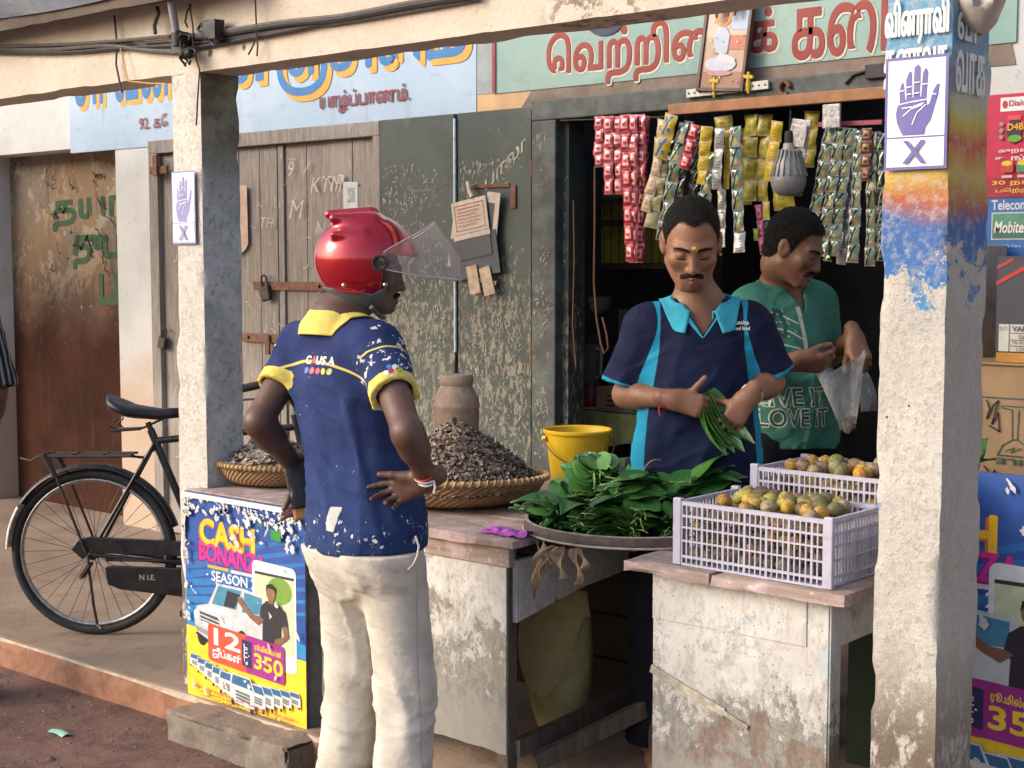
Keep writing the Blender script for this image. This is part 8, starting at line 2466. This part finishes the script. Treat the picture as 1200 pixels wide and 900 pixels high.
# the leaves he holds
lv = at(838, 488, D=4.085)
d0 = (at(826, 462, D=4.07) - at(872, 528, D=4.02))
hd_ = math.atan2(d0.x, d0.y)
b = MB(); U, V_ = [], []
rr = random.Random(6)
A_, B_ = at(825, 464, D=4.14), at(871, 530, D=4.10)
for i in range(9):
    k = i / 8; sid = Vector(RT) * (.066 * (k - .88)) + Vector(FW) * (-.018 * k)
    a0 = A_ + sid * .25 + Vector(FW) * rr.uniform(-.008, .008); e0 = B_ + sid * (1.0 if i < 6 else 1.5) + Vector((0, 0, rr.uniform(-.012, .022)))
    ax_ = (e0 - a0).normalized(); sd_ = (Vector(FW) * .8 + Vector(RT) * (.55 + .25 * k) + Vector(UP) * .2); sd_ = (sd_ - ax_ * sd_.dot(ax_)).normalized(); nn = ax_.cross(sd_)
    L = (e0 - a0).length * rr.uniform(.9, 1.05)
    nu, nv = 7, 12; base_i = len(b.v)
    for j in range(nv):
        v = j / (nv - 1)
        w = .043 * math.sin(math.pi * min(1, v * .95 + .06)) ** .7 * (1 - .35 * v) + .001
        for q in range(nu):
            u = (q / (nu - 1) - .5) * 2
            b.v.append(tuple(a0 + ax_ * (v * L) + sd_ * (u * w * .8) + nn * (.9 * abs(u) ** 1.2 * w + .035 * math.sin(math.pi * v) * -1 + .003 * i))); U.append(u); V_.append(v)
    for j in range(nv - 1):
        for q in range(nu - 1): b.f.append((base_i + j * nu + q, base_i + j * nu + q + 1, base_i + (j + 1) * nu + q + 1, base_i + (j + 1) * nu + q)); b.m.append(0); b.s.append(True)
b.build('betel_leaf_bundle', [m_leaf, m_stem], label='small folded bunch of betel leaves held in the hands of the man in navy', cat='betel leaves', attrs=dict(lu=U, lv=V_), sharp=180)

# ================================================================== THE SECOND MAN WITH THE PLASTIC BAG
sb = at(922, 480, D=4.88); sb = (sb.x, sb.y, PZ)
TH3 = R(-116)
hv = at(931, 290, D=4.84)
C3 = Figure('man in green printed T-shirt holding a clear plastic bag open behind the navy-shirted man', sb, TH3, (hv.x, hv.y, hv.z), R(34), R(24), SK3, .97)
J = dict(hipL=np.array([-.095, 0, .90]), hipR=np.array([.095, 0, .90]), kneeL=np.array([-.11, .02, .49]), kneeR=np.array([.11, .02, .49]), ankL=np.array([-.12, -.03, .085]), ankR=np.array([.12, -.02, .085]),
         shR=wl(C3, 878, 362, 4.90), shL=wl(C3, 957, 356, 5.0), elR=wl(C3, 884, 448, 4.78), elL=wl(C3, 962, 424, 5.03), wrR=wl(C3, 928, 424, 4.62), wrL=wl(C3, 1001, 394, 4.84))
ld = C3.Ld
hands = dict(R=dict(F=ld(RT * .93 - UP * .05 - FW * .15), T=ld(UP * .75 - FW * .5), curl=[.55, .62, .68, .72], thumb=(.25, .45, .8), k=1.1),
             L=dict(F=ld(RT * .15 - UP * .75 - FW * .5), T=ld(-RT * .9), curl=[.5, .6, .68, .7], thumb=(.35, .6, .8), k=1.05))
C3.body(J, hands, face=True)
def c_green(g):
    p = g.obj()
    c = g.mix(g.th(g.noise(p, 5, 4, .6), .3, .7), (.042, .150, .115), (.060, .200, .155))
    return c, {}
m_green = fabric('sea green T-shirt cloth', c_green)
shirt(C3, J, .885, .62, (.172, .122), m_green, wr=.007, sleeve_r=(.070, .080), seed=21, vneck=(1.335, .045), neck=(.064, .088))
def hlS(x, y):
    return np.interp(y, [-.12, -.09, -.05, -.02, .005, .022, .036, .055, .075, .10], [-.085, -.080, -.066, -.020, .004, -.016, .028, .058, .072, .086]) + .008 * np.exp(-((x - .05) / .018) ** 2) * (y > .03)
C3.hair(hlS, .0085, .0040, 9, 1.25)
for sg in (-1, 1):
    C3.patch('eyebrow', lambda u, sg=sg: (sg * (.010 + .046 * u), .0145 + .007 * math.sin(2.3 * u) - .004 * u, .0240 + .0070 * math.sin(2.5 * u) - .008 * u), m_hair, .0034, 18, 5, .5)
    C3.patch('eyelash', lambda u, sg=sg: (sg * (.0165 + .030 * u), -.0075 - .0025 * math.sin(math.pi * u), -.0040 - .0025 * math.sin(math.pi * u) + .001), m_hair, .0016, 16, 4, .2)
    C3.patch('stubble', lambda u, sg=sg: (sg * (.022 + .038 * u), -.105 + .045 * u, -.072 + .050 * u), m_grizzle, .0005, 14, 12)
C3.patch('moustache', lambda u: (-.034 + .068 * u, -.062 - .014 * abs(2 * u - 1) ** 1.6 + .001, -.0490 - .008 * abs(2 * u - 1) ** 1.6), m_hair, .0065, 30, 8, .6)
C3.patch('lips', lambda u: (-.023 + .046 * u, -.083 + .008 * abs(2 * u - 1) ** 2, -.064 - .004 * abs(2 * u - 1) ** 1.5), flat('dark brown lips', (.12, .05, .042), .5, .1, 60, .15), .0007, 20, 8)
trousers(C3, J, .95, m_dktr, seed=7, h=.009)
# shirt print: outlined words and a faded drawing
mp = ink((.42, .46, .36), .85); mdk = ink((.012, .05, .045), .85)
def outline_txt(body, x, y, h, w):
    L = []
    for i in range(8):
        a, f = txt_arr(body, x + .0035 * math.cos(i * .785), y + .0035 * math.sin(i * .785), h, w, .012); L.append((*subdiv(a, f), 0, .0010 + i * .00004))
    a, f = txt_arr(body, x, y, h, w, .006); L.append((*subdiv(a, f), 1, .0020)); return L
dr = ld(unit(-FW * .9 + RT * .35)); uxx = ld(unit(RT * .9 + FW * .35))
o = C3.L(at(892, 500, D=4.75)); o2 = C3.L(at(890, 478, D=4.75))
b0 = MB()
for body, oo in (('LOVE IT', o), ('LIVE IT', o2)):
    for a, f, mi, off in outline_txt(body, -.012, 0 if body[1] == 'O' else .006, .058, .235):
        q = on_shirt(C3, 'p', [(a, f, mi)], oo, uxx, UP, dr, off=off); n = len(b0.v); b0.v += q.v; b0.f += [tuple(i + n for i in f_) for f_ in q.f]; b0.m += q.m; b0.s += q.s
b0.build('shirt_print', [mp, mdk], C3.root, world=False)
rr = random.Random(31); b0 = MB()
def stroke(pts, w, mi, off):
    for i in range(len(pts) - 1):
        A2, B2 = np.array(pts[i]), np.array(pts[i + 1]); d = unit(B2 - A2); n_ = np.array([-d[1], d[0]]) * w / 2
        m_ = max(1, int(np.linalg.norm(B2 - A2) / .01))
        for k in range(m_):
            p0, p1 = A2 + (B2 - A2) * k / m_, A2 + (B2 - A2) * (k + 1) / m_
            a = np.array([(*(p0 - n_), 0), (*(p1 - n_), 0), (*(p1 + n_), 0), (*(p0 + n_), 0)])
            q = on_shirt(C3, 'p', [(a, [(0, 1, 2, 3)], mi)], oc, uxx, UP, dr, off=off); n = len(b0.v); b0.v += q.v; b0.f += [tuple(i + n for i in f_) for f_ in q.f]; b0.m += q.m; b0.s += q.s
oc = C3.L(at(905, 400, D=4.75))
for k in range(4): stroke([(.0 + .02 * k, .10 - .055 * k), (.06 + .02 * k, .085 - .055 * k), (.115 + .012 * k, .055 - .055 * k)], .005, 0, .0012)
stroke([(.045, .10), (.03, .07), (.035, .03), (.06, .015), (.07, .05), (.06, .09), (.045, .10)], .012, 1, .0016)
for k in range(26):
    x, y = rr.uniform(.02, .14), rr.uniform(-.09, .11); stroke([(x, y), (x + rr.uniform(-.012, .014), y + rr.uniform(-.014, .012))], rr.uniform(.002, .006), rr.choice((0, 0, 1)), .0014)
stroke([(.125, .11), (.13, .03), (.125, -.06)], .016, 0, .0011)
b0.build('shirt_drawing', [mp, mdk], C3.root, world=False)
# the bag
m_bag = mat('clear milky plastic', lambda g: dict(base=(.70, .70, .69), rough=g.th(g.noise(g.obj(), 20, 4), .3, .7, .15, .35), alpha=g.th(g.noise(g.map(g.obj(), (1, 1, .3)), 26, 4, .7), .35, .7, .13, .42), spec=.6, normal=g.bump(g.noise(g.map(g.obj(), (1, 1, .4)), 34, 4, .7, .6), .7, .006)))
DB = 4.62
tl, tr_, bl, br = at(955, 434, D=DB), at(1014, 411, D=DB + .06), at(984, 500, D=DB + .02), at(1003, 497, D=DB + .04)
bt = at(994, 506, D=DB + .03)
t = thing('plastic_bag', 'clear milky plastic bag with dried slices, held open by the man in green', 'bag', tuple(bt))
b = MB()
def bag(u, v):
    a = 2 * math.pi * u; k = (1 - math.cos(a)) / 2 if False else .5 - .5 * math.cos(a)
    top = tl.lerp(tr_, k) + Vector((0, 0, -.022 * math.sin(math.pi * k) + .006 * math.sin(7 * a))); bot = bl.lerp(br, k) + Vector((0, 0, -.025 * math.sin(math.pi * k)))
    p = top.lerp(bot, v); depth = .045 * math.sin(a) * (math.sin(math.pi * (.12 + .80 * v)))
    n = float(fbm(u * 3, v * 1.2, 0, 2.5, 3, 5))
    return tuple(p + Vector(FW) * (depth + .006 * n) + Vector(RT) * (.006 * n))
b.grid(bag, 48, 26, closed_u=True); b.build('film', m_bag, t, sharp=180)
b = MB()
f0, f1 = at(1012, 440, D=DB + .07), at(1027, 470, D=DB + .08)
def flp(u, v):
    p = at(1008 + 4 * v, 438 + 44 * u, D=DB + .06); q = at(1013 + 15 * math.sin(1.6 * u + .25), 436 + 46 * u, D=DB + .09); r = p.lerp(q, v); return tuple(r + Vector(FW) * .008 * math.sin(5 * u + 3 * v))
b.grid(flp, 14, 8); b.build('handle_flap', m_bag, t, sharp=180)
b = MB(); rr = random.Random(3)
for i in range(90):
    k = rr.random(); c = bl.lerp(br, .08 + .84 * k) + Vector((0, 0, -.012 + rr.uniform(0, .040))) + Vector(FW) * rr.uniform(-.022, .022); s_ = rr.uniform(.005, .009)
    M_ = Quaternion(Vector((rr.gauss(0, 1), rr.gauss(0, 1), rr.gauss(0, 1))).normalized(), rr.uniform(0, 3)).to_matrix()
    b.add([c + M_ @ Vector((s_ * math.cos(a), s_ * .7 * math.sin(a), 0)) for a in np.linspace(0, 6.283, 7)[:-1]], [tuple(range(6))], 0)
b.build('dried_slices', mat('bag slices', lambda g: dict(base=g.ramp(g.isl(), [(0, (.10, .07, .05)), (.5, (.26, .19, .14)), (1, (.36, .28, .2))]), rough=.8)), t)

# ================================================================== SOMEONE AT THE LEFT EDGE
lb_ = at(-90, 400, D=5.25)
C4 = Figure('person in dark grey striped shirt and jeans, mostly cut off by the left edge', (lb_.x, lb_.y, 0.0), R(60), (lb_.x, lb_.y, 1.66), R(5), R(0), SK1)
J = dict(hipL=np.array([-.095, 0, .90]), hipR=np.array([.095, 0, .90]), kneeL=np.array([-.11, .02, .49]), kneeR=np.array([.11, .02, .49]), ankL=np.array([-.12, -.03, .085]), ankR=np.array([.12, -.02, .085]),
         shR=np.array([.185, 0, 1.42]), shL=np.array([-.185, 0, 1.42]), elR=np.array([.245, -.05, 1.13]), elL=np.array([-.245, -.05, 1.13]), wrR=np.array([.215, .10, .93]), wrL=np.array([-.215, .10, .93]))
hands = dict(R=dict(F=np.array([-.05, .35, -.95]), T=np.array([0, 1, .3]), curl=.4), L=dict(F=np.array([.05, .35, -.95]), T=np.array([0, 1, .3]), curl=.4))
C4.body(J, hands, face=True, fine=.0055)
def c_strip(g):
    s_ = g.m('SINE', g.m('MULTIPLY', g.m('ADD', g.attr('px'), g.m('MULTIPLY', g.attr('py'), 1.0)), 170)); c = g.mix(g.th(s_, .2, .5), (.018, .018, .022), (.20, .20, .21)); return c, {}
shirt(C4, J, .86, .97, (.182, .130), fabric('dark striped shirt cloth', c_strip), h=.006, wr=.008, sleeve_r=(.076, .076), seed=31)
collar(C4, fabric('dark collar cloth', lambda g: ((.02, .02, .024), {})), r0=.066)
trousers(C4, J, .93, fabric('blue jeans', lambda g: ((.03, .045, .09), {})), seed=9, h=.008)
C4.hair(hlS, .008, .004, 12)
for sg in (-1, 1): C4.patch('eyebrow', lambda u, sg=sg: (sg * (.010 + .044 * u), .015 + .006 * math.sin(2.3 * u), .0235 + .0065 * math.sin(2.5 * u)), m_hair, .003, 14, 5, .5)
for sd in ('L', 'R'):
    a = J['ank' + sd]; b = MB(); b.prism([(a[0] + x, a[1] + y, .006) for x, y in ((-.04, -.07), (.04, -.07), (.05, .10), (.04, .17), (-.03, .175), (-.05, .10))], (0, 0, .022)); b.build('sandal', m_tyre, C4.root, world=False, bev=.004)
